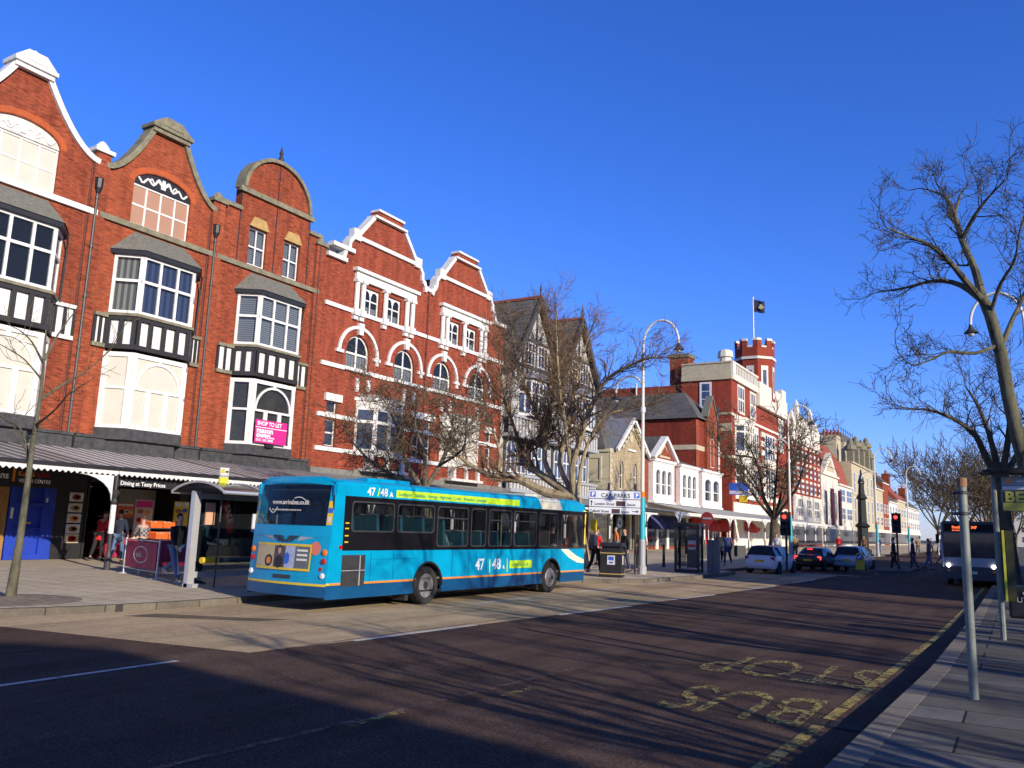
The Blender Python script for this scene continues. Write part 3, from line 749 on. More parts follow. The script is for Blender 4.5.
for c in (c1, c2):
    su = MB()
    su.prism(PF, rectp(c-2.35, c+2.45, 13.45, 13.85), .16, .001); su.prism(PF, rectp(c-2.5, c+2.6, 13.85, 14.02), .3, .001)
    for u in (c-2.3, c-1.85, c-.12, c+1.65, c+2.12):
        wd = .13
        su.tube([(FX+.12, u+wd/2, 11.95), (FX+.12, u+wd/2, 13.45)], wd, 10); su.prism(PF, rectp(u-.12, u+.25, 11.62, 11.95), .26, .001); su.prism(PF, rectp(u-.08, u+.21, 11.42, 11.62), .16, .001); su.prism(PF, rectp(u-.11, u+.24, 13.3, 13.45), .28, .001)
    sn = su.build('window_surround', 'white', D)
for a, b in gw:
    w_ = window(D, PF, rectp(a, b, 11.9, 13.25), 2, (.55,), pm='glass', back='room_dark', net=.32, t=.08)
    ar = MB()
    for k in range(2):
        u0 = a+(b-a)*k/2; u1 = u0+(b-a)/2; poly = [(u0, 13.25), (u0, 12.9)] + [((u0+u1)/2-((b-a)/4-.06)*math.cos(math.pi*q/8), 12.88+.26*math.sin(math.pi*q/8)) for q in range(9)] + [(u1, 12.9), (u1, 13.25)]
        ar.prism(PF, poly, -.125, -.17)
    ar.build('arched_head', 'white', w_)
for y in aw:
    w_ = window(D, PF, archp(y-.85, y+.85, 9.0, 9.75, .95), 2, (.45,), pm='glass', back='room_dark', net=.44, t=.09, bar=.05)
    hd = MB(); hd.strip(PF, [(y-1.38, 9.05+.75), (y-1.38, 9.75)] + [(y-1.38*math.cos(math.pi*q/16), 9.78+1.3*math.sin(math.pi*q/16)) for q in range(17)] + [(y+1.38, 9.75), (y+1.38, 9.4)], .16, .1, .001)
    hd.prism(PF, [(y-.13, 10.72), (y+.13, 10.72), (y+.19, 11.3), (y-.19, 11.3)], .16, .001)
    hd.prism(PF, rectp(y-1.6, y-1.1, 9.62, 9.78), .12, .001); hd.prism(PF, rectp(y+1.1, y+1.6, 9.62, 9.78), .12, .001)
    hd.prism(PF, rectp(y-1.0, y+1.0, 8.85, 9.0), .2, .001); hd.prism(PF, rectp(y-.06, y+.12, 7.9, 8.6), .1, .001); hd.prism(PF, rectp(y+.75, y+.95, 8.0, 8.6), .1, .001)
    hd.build('hood_mould', 'white', w_)
for a, b in sw:
    window(D, PF, rectp(a, b, 5.1, 6.35), 1, (.5,), pm='glass_dark'); window(D, PF, rectp(a, b, 6.65, 7.2), 1, (), pm='glass_dark')
sl_ = MB()
for a, b in sw: sl_.prism(PF, rectp(a-.2, b+.2, 7.2, 7.55), .14, .001)
sl_.build('lintel', 'white', D)
for c, ln in ((31.95, 'glass_dark'), (38.95, 'board')):
    pl = canted(c, 1.75, 1.05, .7, 0, 0); wh = MB(); pm = MB()
    for k in range(3):
        L, P = bay_face(k, pl); n = 2 if k == 1 else 1
        for z0, z1 in ((4.95, 5.15), (6.4, 6.55), (7.05, 7.55)): wh.prism(P, rectp(0, L, z0, z1), .04, -.06)
        for j in range(n+1): u = L*j/n; wh.prism(P, rectp(max(0, u-.12), min(L, u+.12), 5.0, 7.2), .03, -.05)
        pm.face([P(u, v, -.03) for u, v in rectp(0, L, 5.0, 7.4)])
    slab(wh, ring(pl, .14), 7.5, 7.66); slab(wh, ring(pl, .1), 4.82, 4.97)
    by = wh.build('bay_window', 'dirty_white', D); pm.build('pane', ln, by)
    br = MB(); slab(br, ring(pl, -.05), 4.2, 4.82); br.build('base', 'brick_d', by)
    lr = MB(); slab(lr, ring(pl, -.1), 7.66, 7.85); lr.build('bay_roof', 'lead', by)
for c in (31.95, 38.95):
    bb = MB()
    for u in (c-1.2, c, c+1.2): bb.prism(PF, rectp(u-.12, u+.12, 4.2, 4.85), .75, .001)
    bb.prism(PF, rectp(c-1.6, c+1.6, 4.06, 4.2), .8, .001); bb.build('balcony', 'dirty_white', D)
rf = MB(); gable_roof(rf, FX-.36, FX-9, c1-3.9, c1+3.6, 13.4, 16.4); gable_roof(rf, FX-.37, FX-9.01, c2-3.6, c2+4.2, 13.4, 16.4); rf.build('roof', ['slate', 'tile_red'], D)
fs = MB(); fs.prism(PF, rectp(DY0+.02, DY1-.02, 3.5, 4.05), .3, .001); fs.build('fascia', 'veranda_grey', D)
pipe(D, 35.45, 4.2, 14.2, False, m='brick_soot', r=.028)
ch = MB(); ch.box(FX-5, FX-4, 42.6, 43.4, 13.5, 17.1); ch.box(FX-5.1, FX-3.9, 42.5, 43.5, 17.1, 17.3); ch.build('chimney', 'stone', D)
M['infill'] = flat('grey white infill', (.41,.40,.37), .7, .3, 2)
# ------------------------------------------------------------------ half-timbered house
M['infill2'] = flat('grey balusters', (.50,.49,.46), .7, .25, 3)
E_ = thing('timbered_house', (FX, 49.9, .12), 'black and white half-timbered house with two steep gables behind the plane tree', 'house')
M['timber_grey'] = flat('dark grey timber', (.06,.058,.055), .7, .3, 5)
wl = MB(); wl.box(FX-8, FX-.02, 43.55, 56.2, .13, 11.8, 0); wl.build('wall', 'infill', E_)
for c in (46.75, 53.05):
    gp = MB(); P = PX(FX)
    gp.prism(P, [(c-2.95, 8.55), (c+2.95, 8.55), (c+2.95, 11.9), (c, 16.3), (c-2.95, 11.9)], .55, -.02, 0)
    g = gp.build('gable', 'infill', E_)
    tm = MB(); P = PX(FX+.55)
    for u in (-2.85, -2.3, -1.75, -1.2, -.6, 0, .6, 1.2, 1.75, 2.3, 2.85): tm.prism(P, rectp(c+u-.1, c+u+.1, 10.9, 11.95 if abs(u) > 2 else 12.1+(2.9-abs(u))*.9), .05, -.01)
    for z in (8.6, 10.95, 11.95, 13.75): tm.prism(P, rectp(c-2.95+max(0, z-11.9)*.68, c+2.95-max(0, z-11.9)*.68, z-.1, z+.1), .06, -.01)
    for s in (1, -1):
        tm.strip(P, [(c+s*2.5, 12.1), (c+s*1.2, 13.6)], .16, .05, -.01); tm.strip(P, [(c+s*.2, 13.8), (c+s*.9, 14.6)], .14, .05, -.01)
    tm.prism(P, rectp(c-.08, c+.08, 13.7, 16.0), .05, -.01); tm.build('timber_frame', 'timber_grey', g)
    bgd = MB()
    for s in (1, -1):
        bgd.strip(PX(FX+.6), [(c+s*3.35, 11.45), (c, 16.7)], .32, .38, .2); bgd.face([(FX+.98, c+s*3.45, 11.4), (FX+.98, c, 16.85), (FX-8, c, 16.85), (FX-8, c+s*3.45, 11.4)], 1)
    bgd.box(FX-8, FX+.9, c-.1, c+.1, 16.8, 16.98, 2)
    bgd.lathe([(.12,16.9),(.06,17.3),(.1,17.4),(0,18.0)], (FX+.8, c, 0), 6); bgd.build('roof', ['timber_grey', 'slate', 'tile_red'], E_)
    for a, b in ((c-1.5, c-.2), (c+.2, c+1.5)): window(E_, PX(FX+.62), rectp(a, b, 12.1, 13.6), 3, (.6,), d=0, pm='glass_dark', bar=.03)
    pl = [(c-2.1, .55), (c-1.45, 1.15), (c+1.45, 1.15), (c+2.1, .55)]
    wh, pm = MB(), MB()
    for k in range(3):
        L, P = bay_face(k, pl); n = 6 if k == 1 else 2
        for z0, z1 in ((8.65, 8.85), (10.1, 10.2), (10.85, 11.05)): wh.prism(P, rectp(0, L, z0, z1), .03, -.05)
        for j in range(n+1): u = L*j/n; wh.prism(P, rectp(max(0, u-.06), min(L, u+.06), 8.7, 11), .02, -.04)
        pm.face([P(u, v, -.03) for u, v in rectp(0, L, 8.7, 11)])
    by = wh.build('bay_window', 'white', E_); pm.build('pane', 'glass_blue', by)
    rf = MB(); sl2 = [(c-2.35, .5), (c-1.6, 1.4), (c+1.6, 1.4), (c+2.35, .5)]
    rf.face([(FX+1.4, c-1.6, 11.05), (FX+1.4, c+1.6, 11.05), (FX+.56, c+1.4, 11.75), (FX+.56, c-1.4, 11.75)]); rf.face([(FX+.5, c-2.35, 11.05), (FX+1.4, c-1.6, 11.05), (FX+.56, c-1.4, 11.75)]); rf.face([(FX+.5, c+2.35, 11.05), (FX+1.4, c+1.6, 11.05), (FX+.56, c+1.4, 11.75)])
    rf.build('bay_roof', 'slate_blue', by)
    bal = MB()
    for z, z1_, dp in ((7.45, 8.45, .75), (4.0, 4.75, .7)):
        bal.prism(PX(FX), rectp(c-3.05, c+3.05, z1_, z1_+.18), dp+.1, 0, 1); bal.prism(PX(FX), rectp(c-3.05, c+3.05, z-.22, z), dp+.1, 0, 1)
        bal.prism(PX(FX), rectp(c-3.0, c+3.0, z, z1_), dp-.22, dp-.3, 1)
        for q in range(15): u = c-2.85+q*.407; bal.prism(PX(FX), rectp(u-.11, u+.11, z, z1_), dp, dp-.12, 0)
    bal.build('balustrade', ['infill2', 'grey'], E_)
    for q in range(4):
        a = c-2.6+q*1.32; w_ = window(E_, PX(FX+.12), archp(a, a+1.1, 5.05, 6.6, .5), 2, (.55,), d=0, pm='glass_blue', bar=.05)
    for q in range(5): u = c-2.75+q*1.34; fb = MB(); fb.prism(PX(FX), rectp(u-.08, u+.08, 4.95, 7.3), .1, .001); fb.build('timber_post', 'timber_grey', E_)
fs = MB(); fs.prism(PF, rectp(43.6, 56.2, 3.3, 3.75), .3, .001); fs.build('fascia', 'veranda_grey', E_)

# ------------------------------------------------------------------ cream stone corner building
Fh = thing('corner_building', (FX, 63.4, .12), 'cream corner building with brown stone gable and lancet windows', 'building')
wl = MB(); wl.prism(PY(59.9), rectp(-36, FX-.001, .13, 8.0), 0, -.2); wl.prism(PY(59.9), rectp(-36, FX+.1, 7.75, 8.0), .12, .001); wl.prism(PY(59.9), rectp(-36, FX+.05, 4.75, 4.9), .06, .001)
for r_ in (rectp(-35, FX-.7, 5.4, 5.55), rectp(-35, FX-.7, 7.25, 7.4), rectp(FX-.85, FX-.7, 5.55, 7.25), rectp(-35, -34.85, 5.55, 7.25)): wl.prism(PY(59.9), r_, .06, .001)
wl.build('side_wall', 'cream', Fh)
lw = [(61.9, 62.65), (64.7, 65.45)]
wl = MB(); wl.wall(PF, [(59.93, 3.6), (67.1, 3.6), (67.1, 8.3), (64.1, 10.7), (61.2, 8.3), (61.2, 8.0), (59.93, 8.0)], [archp(a, b, 4.95, 6.7, .5) for a, b in lw], 0, -.3)
wl.box(FX-8, FX-.31, 60.13, 67.05, .13, 8.0); wl.build('front_wall', 'stone_brown', Fh)
for a, b in lw: window(Fh, PF, archp(a, b, 4.95, 6.7, .5), 1, (.5,), d=-.15, pm='glass_dark')
gb = MB()
for s in (1, -1):
    gb.strip(PF, [(64.1+s*3.45, 7.95), (64.1, 10.85)], .3, .4, .2, 0)
    for q in range(5): t = .2+q*.15; u, v = 64.1+s*3.2*(1-t), 8.0+2.6*t-.3; gb.strip(PF, [(u, v), (u-s*.3, v+.26)], .2, .42, .21, 2)
    gb.face([(FX+.42, 64.1+s*3.55, 7.95), (FX+.42, 64.1, 11.0), (FX-4, 64.1, 11.0), (FX-4, 64.1+s*3.55, 7.95)], 1)
gb.prism(PF, rectp(63.3, 64.9, 8.15, 8.3), .15, .001, 0); gb.lathe([(.35, 0), (.35, .05)], (FX+.02, 64.1, 9.2), 10, 2, 'x')
gb.build('gable_roof', ['white', 'slate_blue', 'stone'], Fh)
rf = MB(); rf.face([(FX-.3, 59.7, 8.0), (-36, 59.7, 8.0), (-33, 64, 12.2), (FX-3.4, 64, 12.2)]); rf.face([(FX-.3, 59.7, 8.0), (FX-3.4, 64, 12.2), (FX-3.4, 67, 12.2), (FX-.3, 67, 8.0)]); rf.face([(FX-3.4, 64, 12.2), (-33, 64, 12.2), (-33, 67, 12.2), (FX-3.4, 67, 12.2)])
rf.build('roof', 'slate', Fh)
qn = MB()
for k in range(11): w_ = .35 if k % 2 else .55; qn.prism(PF, rectp(59.88, 59.9+w_, 3.7+k*.4, 4.05+k*.4), .04, .001)
qn.build('quoin', 'stone', Fh)
gf = MB(); gf.prism(PF, rectp(59.9, 67.1, 3.15, 3.6), .35, .001)
for u in (60.1, 62.0, 63.9, 65.6, 66.9): gf.prism(PF, rectp(u-.22, u+.22, .13, 3.15), .12, -.25)
gfo = gf.build('ground_arcade', 'cream', Fh)
ar = MB()
for a, b in ((60.32, 61.78), (62.22, 63.68), (64.12, 65.38), (65.82, 66.68)): ar.prism(PF, [(a, 3.15), (a, 2.5)] + [((a+b)/2-(b-a)/2*math.cos(math.pi*q/8), 2.5+.55*math.sin(math.pi*q/8)) for q in range(9)] + [(b, 2.5), (b, 3.15)], .05, -.2)
ar.build('arch', 'stone', gfo)
sp = MB(); sp.prism(PF, rectp(60.1, 66.9, .13, 3.15), -.28, -.3); sp.build('shop_window', 'glass_dark', gfo)
rs = MB(); rs.lathe([(.62, 0), (.62, .06)], (FX+.3, 61.2, 2.25), 20, 0, 'x'); rs.lathe([(.42, .061), (.42, .075)], (FX+.3, 61.2, 2.25), 20, 1, 'x'); rs.lathe([(.2, .076), (.2, .085)], (FX+.3, 61.2, 2.25), 6, 0, 'x')
M['signgreen'] = flat('dark green sign', (.02,.10,.07), .4, .05)
tag(rs.build('round_sign', ['signgreen', 'sign_grey']), 'round green hanging sign in the dark arch of the cream corner building', 'sign')

# ------------------------------------------------------------------ white bay-windowed building
G = thing('white_building', (FX, 77.5, .12), 'low white building with arched upper windows in canted bays over a white veranda', 'building')
wl = MB(); wl.box(FX-.95, FX-.02, 67.15, 88.1, .13, 7.9); wl.box(FX-8, FX-.96, 67.15, 83.3, .13, 7.7); wl.build('wall', 'brick', G)
bays = [(70.6, 2.6, 3), (77.4, 2.6, 3), (84.4, 3.2, 2)]
for c, hw, n in bays:
    bx = MB(); bx.wall(PX(FX+.45), rectp(c-hw, c+hw, 4.3, 7.75), [archp(c-hw+.5+(2*hw-1)*(q+.14)/n, c-hw+.5+(2*hw-1)*(q+.86)/n, 4.9, 6.6, .45) for q in range(n)], 0, -.45)
    bx.prism(PX(FX+.45), rectp(c-hw-.15, c+hw+.15, 7.75, 7.98), .18, -.5); bx.prism(PX(FX+.45), rectp(c-hw-.08, c+hw+.08, 4.12, 4.3), .12, -.5)
    for q in range(14): u = c-hw+(2*hw)*(q+.5)/14; bx.prism(PX(FX+.45), rectp(u-.07, u+.07, 7.6, 7.75), .1, .001)
    b = bx.build('bay', 'white', G)
    for q in range(n):
        p = archp(c-hw+.5+(2*hw-1)*(q+.14)/n, c-hw+.5+(2*hw-1)*(q+.86)/n, 4.9, 6.6, .45)
        wm = MB(); wm.prism(PX(FX+.45), [(p[0][0], 5.75), (p[1][0], 5.75), (p[1][0], 5.83), (p[0][0], 5.83)], -.1, -.16); i = len(wm.v)
        wm.v += [(FX+.25, u, v) for u, v in p]
        for t in tessellate_polygon([[Vector((u, v, 0)) for u, v in p]]): wm.f.append(tuple(i+k for k in t)); wm.m.append(1)
        wm.build('window', ['white', 'glass_dark'], b)
pd = MB(); pd.prism(PX(FX+.45), [(68.2, 8.0), (73.2, 8.0), (70.7, 9.9)], .0, -.4, 1)
for s in (1, -1): pd.strip(PX(FX+.45), [(70.7+s*2.95, 7.95), (70.7, 10.0)], .32, .3, -.3, 0)
pd.strip(PX(FX+.45), [(69.3, 8.25), (70.7, 9.3), (72.1, 8.25), (69.3, 8.25)], .2, .03, .001, 2)
pd.face([(FX+.7, 67.6, 7.95), (FX+.7, 70.7, 10.15), (FX-4, 70.7, 10.15), (FX-4, 67.6, 7.95)], 3); pd.face([(FX+.7, 73.8, 7.95), (FX+.7, 70.7, 10.15), (FX-4, 70.7, 10.15), (FX-4, 73.8, 7.95)], 3)
pd.build('pediment', ['white', 'brick', 'stone', 'slate'], G)
rf = MB(); rf.face([(FX+.5, 73.5, 7.98), (FX+.5, 88.2, 7.98), (FX-2.5, 88.2, 8.9), (FX-2.5, 73.5, 8.9)]); rf.build('roof', 'slate_green', G)
gs = MB()
for q in range(9):
    u = 67.3+q*2.6; gs.prism(PF, rectp(u-.25, u+.25, .13, 3.3), .12, -.02)
gs.prism(PF, rectp(67.15, 88.1, 3.0, 4.1), .16, -.02); g0 = gs.build('shopfront', 'white', G)
sw = MB(); sw.prism(PF, rectp(67.2, 88.05, .4, 3.0), .03, .0); sw.build('shop_window', 'glass_dark', g0)

# ------------------------------------------------------------------ red brick hipped building behind it
Rb = thing('hipped_building', (-28.3, 88, .12), 'dark red brick building with hipped slate roof and small front gable', 'building')
wl = MB(); wl.prism(PY(83.5), rectp(-46, -28.3, .13, 13.5), 0, -8.6); wl.build('wall', 'brick_deep', Rb)
bd = MB(); bd.prism(PY(83.5), rectp(-31.2, -28.2, 10.2, 10.7), .06, .001); bd.prism(PX(-28.3), rectp(83.45, 92.1, 10.2, 10.7), .06, .001); bd.prism(PX(-28.3), rectp(83.45, 92.1, 8.0, 8.3), .08, .001); bd.prism(PX(-28.3), rectp(83.48, 84.6, .2, 13.4), .05, .001, 1); bd.build('stone_band', ['stone', 'brick'], Rb)
rf = MB()
a, b, c, d = (-27.9, 83.1, 13.5), (-46, 83.1, 13.5), (-43, 87.8, 17), (-31, 87.8, 17); e, f = (-27.9, 92.2, 13.5), (-46, 92.2, 13.5)
rf.face([a, b, c, d]); rf.face([a, d, e]); rf.face([e, f, c, d]); rf.build('roof', 'slate', Rb)
gb = MB(); gb.prism(PX(-28.3), [(86.2, 8.2), (89.6, 8.2), (89.6, 14), (87.9, 16.2), (86.2, 14)], .35, .0)
gbo = gb.build('front_gable', 'brick', Rb)
for s in (1, -1): pass
cb = MB(); cb.strip(PX(-28.3), [(86.0, 13.9), (87.9, 16.4), (89.8, 13.9)], .25, .5, -.3); cb.build('coping', 'slate_green', gbo)
window(Rb, PX(-27.94), archp(87.3, 88.5, 8.6, 11.2, .6), 1, (.6,), d=0, pm='glass_dark')
dp_ = MB(); dp_.tube([(-28.1, 90.6, 5), (-28.1, 90.6, 12.2)], .13, 8, 1); dp_.tube([(-28.1, 90.6, 12.2), (-28.1, 90.2, 13.2), (-28.1, 90.4, 15.6)], .16, 8); dp_.box(-28.3, -27.8, 90.2, 91.0, 11.8, 12.3); dp_.build('drainpipe', ['timber', 'dirty_white'], Rb)

# ------------------------------------------------------------------ hotel with battlemented tower
H = thing('hotel', (FX, 106, .12), 'tall red brick hotel with white stone bays and a battlemented corner tower', 'hotel')
wl = MB(); wl.prism(PF, rectp(93, 119, .13, 19.9), 0, -5.9)
wl.build('wall', 'brick_hotel', H)
wg = MB(); wg.box(-62, FX-5.92, 93.3, 104, .13, 18.9); wg.build('rear_wing', 'brick_hotel', H)
sp = MB(); sp.prism(PY(93), rectp(-33.2, FX+.15, 19.2, 19.7), .2, .001); sp.prism(PY(93), rectp(-33.2, FX+.02, 19.7, 21.15), .05, -.3); sp.prism(PY(93), rectp(-33.2, FX+.15, 21.15, 21.35), .15, -.4); sp.build('side_parapet', 'stone', H)
for r_, d_ in ((rectp(-33.2, FX+.04, 15.1, 15.35), .1), (rectp(-28.6, FX+.03, 13.2, 14.1), .06), (rectp(-28.4, FX+.03, 10.1, 10.4), .06)): sp = MB(); sp.prism(PY(93), r_, d_, .001); sp.build('side_string', 'stone', H)
for x0, x1, z0, z1, wn in ((-31, -29.6, 15.9, 19.0, H),): window(H, PY(93), rectp(x0, x1, z0, z1), 1, (.35, .65), d=.08, t=.22, pm='glass_blue')
for x in (-57, -52, -46.5, -41.5, -36.6):
    window(H, PY(93.3), rectp(x, x+1.6, 15.3, 17.7), 1, (.5,), d=.08, t=.16, pm='glass_blue')
dn = MB()
for x in (-54.3, -43.7, -39): dn.tube([(x, 93.1, 8), (x, 93.1, 19.4)], .11, 6)
dn.build('drainpipe', 'dirty_white', H)
cn = MB(); cn.box(-34.9, -32.6, 93.6, 95.6, 18.9, 22.3); cn.box(-35.05, -32.45, 93.45, 95.75, 22.3, 22.75, 1); cn.build('chimney', ['brick_hotel', 'stone_green'], H)
cr = MB()
cr.prism(PF, rectp(93, 104, 19.2, 19.9), .3, .001); cr.prism(PF, rectp(93, 104, 21.1, 21.35), .28, -.2); cr.prism(PF, rectp(93, 94, 19.9, 21.1), .25, -.2)
for q in range(15): u = 94.3+q*.66; cr.prism(PF, rectp(u-.13, u+.13, 19.9, 21.1), .2, 0)
cr.prism(PF, rectp(103.6, 115, 18.2, 20.7), .5, .001); cr.prism(PF, rectp(103.4, 119, 17.6, 18.2), .55, .001); cr.prism(PF, rectp(115, 119.1, 18.2, 20.1), .3, -.2); cr.prism(PF, rectp(116, 118.4, 20.1, 21.6), .3, -.4)
cr.prism(PF, rectp(93, 119, 15.0, 15.3), .12, .001); cr.prism(PF, rectp(93, 119, 10.15, 10.45), .12, .001)
cr.lathe([(.7,0),(.7,.5),(.95,.6),(.85,1.3),(.5,1.5),(0,1.6)], (FX-.9, 93.9, 21.35), 10)
cr.build('cornice', 'stone_white', H)
for a, b in ((95.3, 98.2), (100.6, 103.2)): window(H, PF, rectp(a, b, 15.6, 19.0), 3, (.5,), d=.1, t=.28, bar=.12, fm='stone_white', pm='glass_dark')
window(H, PF, rectp(114.6, 117.2, 12.8, 17.4), 3, (.33, .66), d=.12, t=.3, bar=.16, fm='stone_white', pm='glass_dark')
for z0, z1 in ((10.6, 14.7), (5.6, 10.1)):
    by = MB(); pl = [(94.2, 0), (95.1, 1.0), (98.8, 1.0), (99.7, 0)]
    pn = MB()
    for k in range(3):
        L, P = bay_face(k, pl); n = 4 if k == 1 else 1
        for a, b in ((z0, z0+.5), (z0+2.6, z0+2.8), (z1-.7, z1)): by.prism(P, rectp(0, L, a, b), .05, -.1)
        for j in range(n+1): u = L*j/n; by.prism(P, rectp(max(0, u-.2), min(L, u+.2), z0, z1), .03, -.08)
        pn.face([P(u, v, -.05) for u, v in rectp(0, L, z0, z1)])
    slab(by, ring(pl, .15), z1, z1+.25)
    for a, b in ((99.9, 103.6),):
        by.prism(PF, rectp(a, b, z0, z1), .25, .001)
    b_ = by.build('stone_bay', 'stone_white', H); pn.build('pane', 'glass_dark', b_)
    for q in range(3): window(H, PX(FX+.26), rectp(100.15+q*1.15, 101.05+q*1.15, z0+.6, z1-.8), 1, (.6,), d=.07, t=.1, pm='glass_dark', fm='stone_white')
bl = MB()
for k in range(12): bl.prism(PF, rectp(105.5, 113.5 - (k % 2)*.5, 1.2+k*1.15, 1.9+k*1.15), .14, .001)
bl.prism(PF, rectp(93.2, 119, .2, 5.2), .1, .001); bl.build('stone_band', 'stone_white', H)
window(H, PX(FX+.15), rectp(107, 112, 6, 10), 4, (.5,), d=.05, t=.2, bar=.14, fm='stone_white'); window(H, PX(FX+.15), rectp(107, 112, 11, 14.4), 4, (.5,), d=.05, t=.2, bar=.14, fm='stone_white')
tw = MB(); tc = (-29.2, 110.6)
def octo(r, z, ph=22.5): return [(tc[0]+r*math.cos(R(ph+45*k)), tc[1]+r*math.sin(R(ph+45*k)), z) for k in range(8)]
tw.loft([octo(2.6, 19), octo(2.6, 24.6)], 0); tw.loft([octo(2.78, 24.6), octo(2.78, 24.95)], 1); tw.loft([octo(2.6, 24.95), octo(2.6, 26.4)], 0)
for k in range(8):
    a = Vector(octo(2.6, 0)[k]); b = Vector(octo(2.6, 0)[(k+1) % 8]); n_ = ((a+b)/2-Vector((*tc, 0))).normalized()
    for t0, t1 in ((-.02, .3), (.7, 1.02)):
        p, q = a+(b-a)*t0, a+(b-a)*t1
        for (z0, z1, o, m_) in ((26.4, 27.1, .02, 0), (27.1, 27.42, .1, 1)):
            tw.loft([[tuple(p+n_*o+Vector((0,0,z0))), tuple(q+n_*o+Vector((0,0,z0))), tuple(q-n_*.4+Vector((0,0,z0))), tuple(p-n_*.4+Vector((0,0,z0)))], [tuple(p+n_*o+Vector((0,0,z1))), tuple(q+n_*o+Vector((0,0,z1))), tuple(q-n_*.4+Vector((0,0,z1))), tuple(p-n_*.4+Vector((0,0,z1)))]], m_)
    p, q = a+(b-a)*.24+n_*.05, a+(b-a)*.76+n_*.05; p2, q2 = a+(b-a)*.38+n_*.09, a+(b-a)*.62+n_*.09
    for (P_, Q_, z0, z1, m_) in ((p, q, 19.4, 23.7, 1), (p2, q2, 20.2, 23.1, 2)):
        tw.face([tuple(P_+Vector((0,0,z0))), tuple(Q_+Vector((0,0,z0))), tuple(Q_+Vector((0,0,z1))), tuple(P_+Vector((0,0,z1)))], m_)
    p, q = a+(b-a)*.32+n_*.03, a+(b-a)*.68+n_*.03
    tw.face([tuple(p+Vector((0,0,26.2))), tuple(q+Vector((0,0,26.2))), tuple(q+Vector((0,0,26.42))), tuple(p+Vector((0,0,26.42)))], 1)
tw.build('tower', ['brick_hotel', 'stone_white', 'glass_blue'], H)
fp = MB(); fp.tube([(tc[0], tc[1]-.4, 26), (tc[0], tc[1]-.4, 33.4)], [.12, .07], 8); fp.lathe([(.12,33.4),(.12,33.6),(0,33.65)], (tc[0], tc[1]-.4, 0), 8)
fpo = thing('flagpole', (tc[0], tc[1]-.4, 26), 'white flagpole on the hotel tower', 'flagpole'); fp.build('pole', 'white', fpo)
fl = MB(); rows = []
for i in range(9):
    u = i/8; rows.append([(tc[0]+1.45*u, tc[1]-.35+.45*u+.22*math.sin(u*6)*u, 33.2-.25*u-(1.75-.1*u)*v/4 + .08*math.sin(u*6)) for v in range(5)])
for i in range(8):
    for v in range(4): fl.face([rows[i][v], rows[i+1][v], rows[i+1][v+1], rows[i][v+1]])
M['flag'] = flat('navy flag cloth', (.012,.015,.05), .8, .2, 3)
fo = fl.build('flag', 'flag'); so_ = fo.modifiers.new('s', 'SOLIDIFY'); so_.thickness = .01; tag(fo, 'navy flag with a pale gold emblem flying from the hotel tower', 'flag')
em = MB()
for (u, z, r) in ((.75, 32.3, .2), (.6, 32.05, .13), (.92, 32.05, .13), (.76, 31.95, .16)):
    em.lathe([(r, -.30), (r, .30)], (tc[0]+1.35*u, tc[1]-.35+.45*u, z), 10, 0, 'y')
em.build('emblem', flat('gold emblem', (.55,.48,.22), .6, .2), fo); ORG[fo.name] = (0,0,0)

# ------------------------------------------------------------------ farther fronts
def block(name, label, cat, y0, y1, z1, m, floors, ncol, trim='stone_white', roof=None, zr=None, x=FX, winw=.55, winm='glass_dark', shop=True, depth=9, bands=()):
    t = thing(name, (x, (y0+y1)/2, .12), label, cat, 'far fronts of the shopping street')
    wl = MB(); wl.prism(PX(x), rectp(y0, y1, .13, z1), 0, -depth); wl.build('wall', m, t)
    tr = MB(); tr.prism(PX(x), rectp(y0-.05, y1+.05, z1-.3, z1), .3, -.1)
    for z in bands: tr.prism(PX(x), rectp(y0, y1, z, z+.3), .08, .001)
    if shop: tr.prism(PX(x), rectp(y0, y1, 3.0, 3.7), .25, .001)
    tr.build('cornice', trim, t)
    for (a, b) in floors:
        for k in range(ncol):
            w_ = (y1-y0)/ncol; u = y0+w_*(k+.5); window(t, PX(x), rectp(u-w_*winw/2, u+w_*winw/2, a, b), 2, (.5,), d=.07, t=.14, bar=.06, pm=winm)
    if shop:
        sh = MB(); sh.prism(PX(x), rectp(y0+.3, y1-.3, .4, 3.0), .05, .001); sh.build('shop_window', 'glass_dark', t)
    if roof:
        rf = MB(); long_roof(rf, x+.3, x-depth, y0, y1, z1, zr, 0); rf.build('roof', [roof, 'tile_red'], t)
    return t
I1 = block('banded_building', 'red brick building striped with white stone, with two tall white pinnacled gables', 'building', 122.5, 142.5, 15.5, 'brick_hotel', ((4.5, 7.2),), 4, winw=.7, shop=True)
bd = MB()
for k in range(9):
    for q in range(7):
        u = 122.6+q*2.9; bd.prism(PX(FX), rectp(u, u+1.6, 7.9+k*.85, 8.3+k*.85), .06, .001)
bd.prism(PX(FX), rectp(122.5, 142.5, 3.7, 7.6), .12, .001); bd.build('stone_band', 'stone_white', I1)
bw = MB()
for k in range(3):
    for q in range(6): u = 124.4+q*3.1; bw.prism(PX(FX), rectp(u, u+.75, 8.1+k*2.4, 9.6+k*2.4), .075, .061)
bw.build('window', 'glass_dark', I1)
for q in range(3): window(I1, PX(FX+.13), rectp(125+q*5.8, 128.4+q*5.8, 4.3, 7.2), 3, (.5,), d=.07, t=.2, bar=.1)
pin = MB()
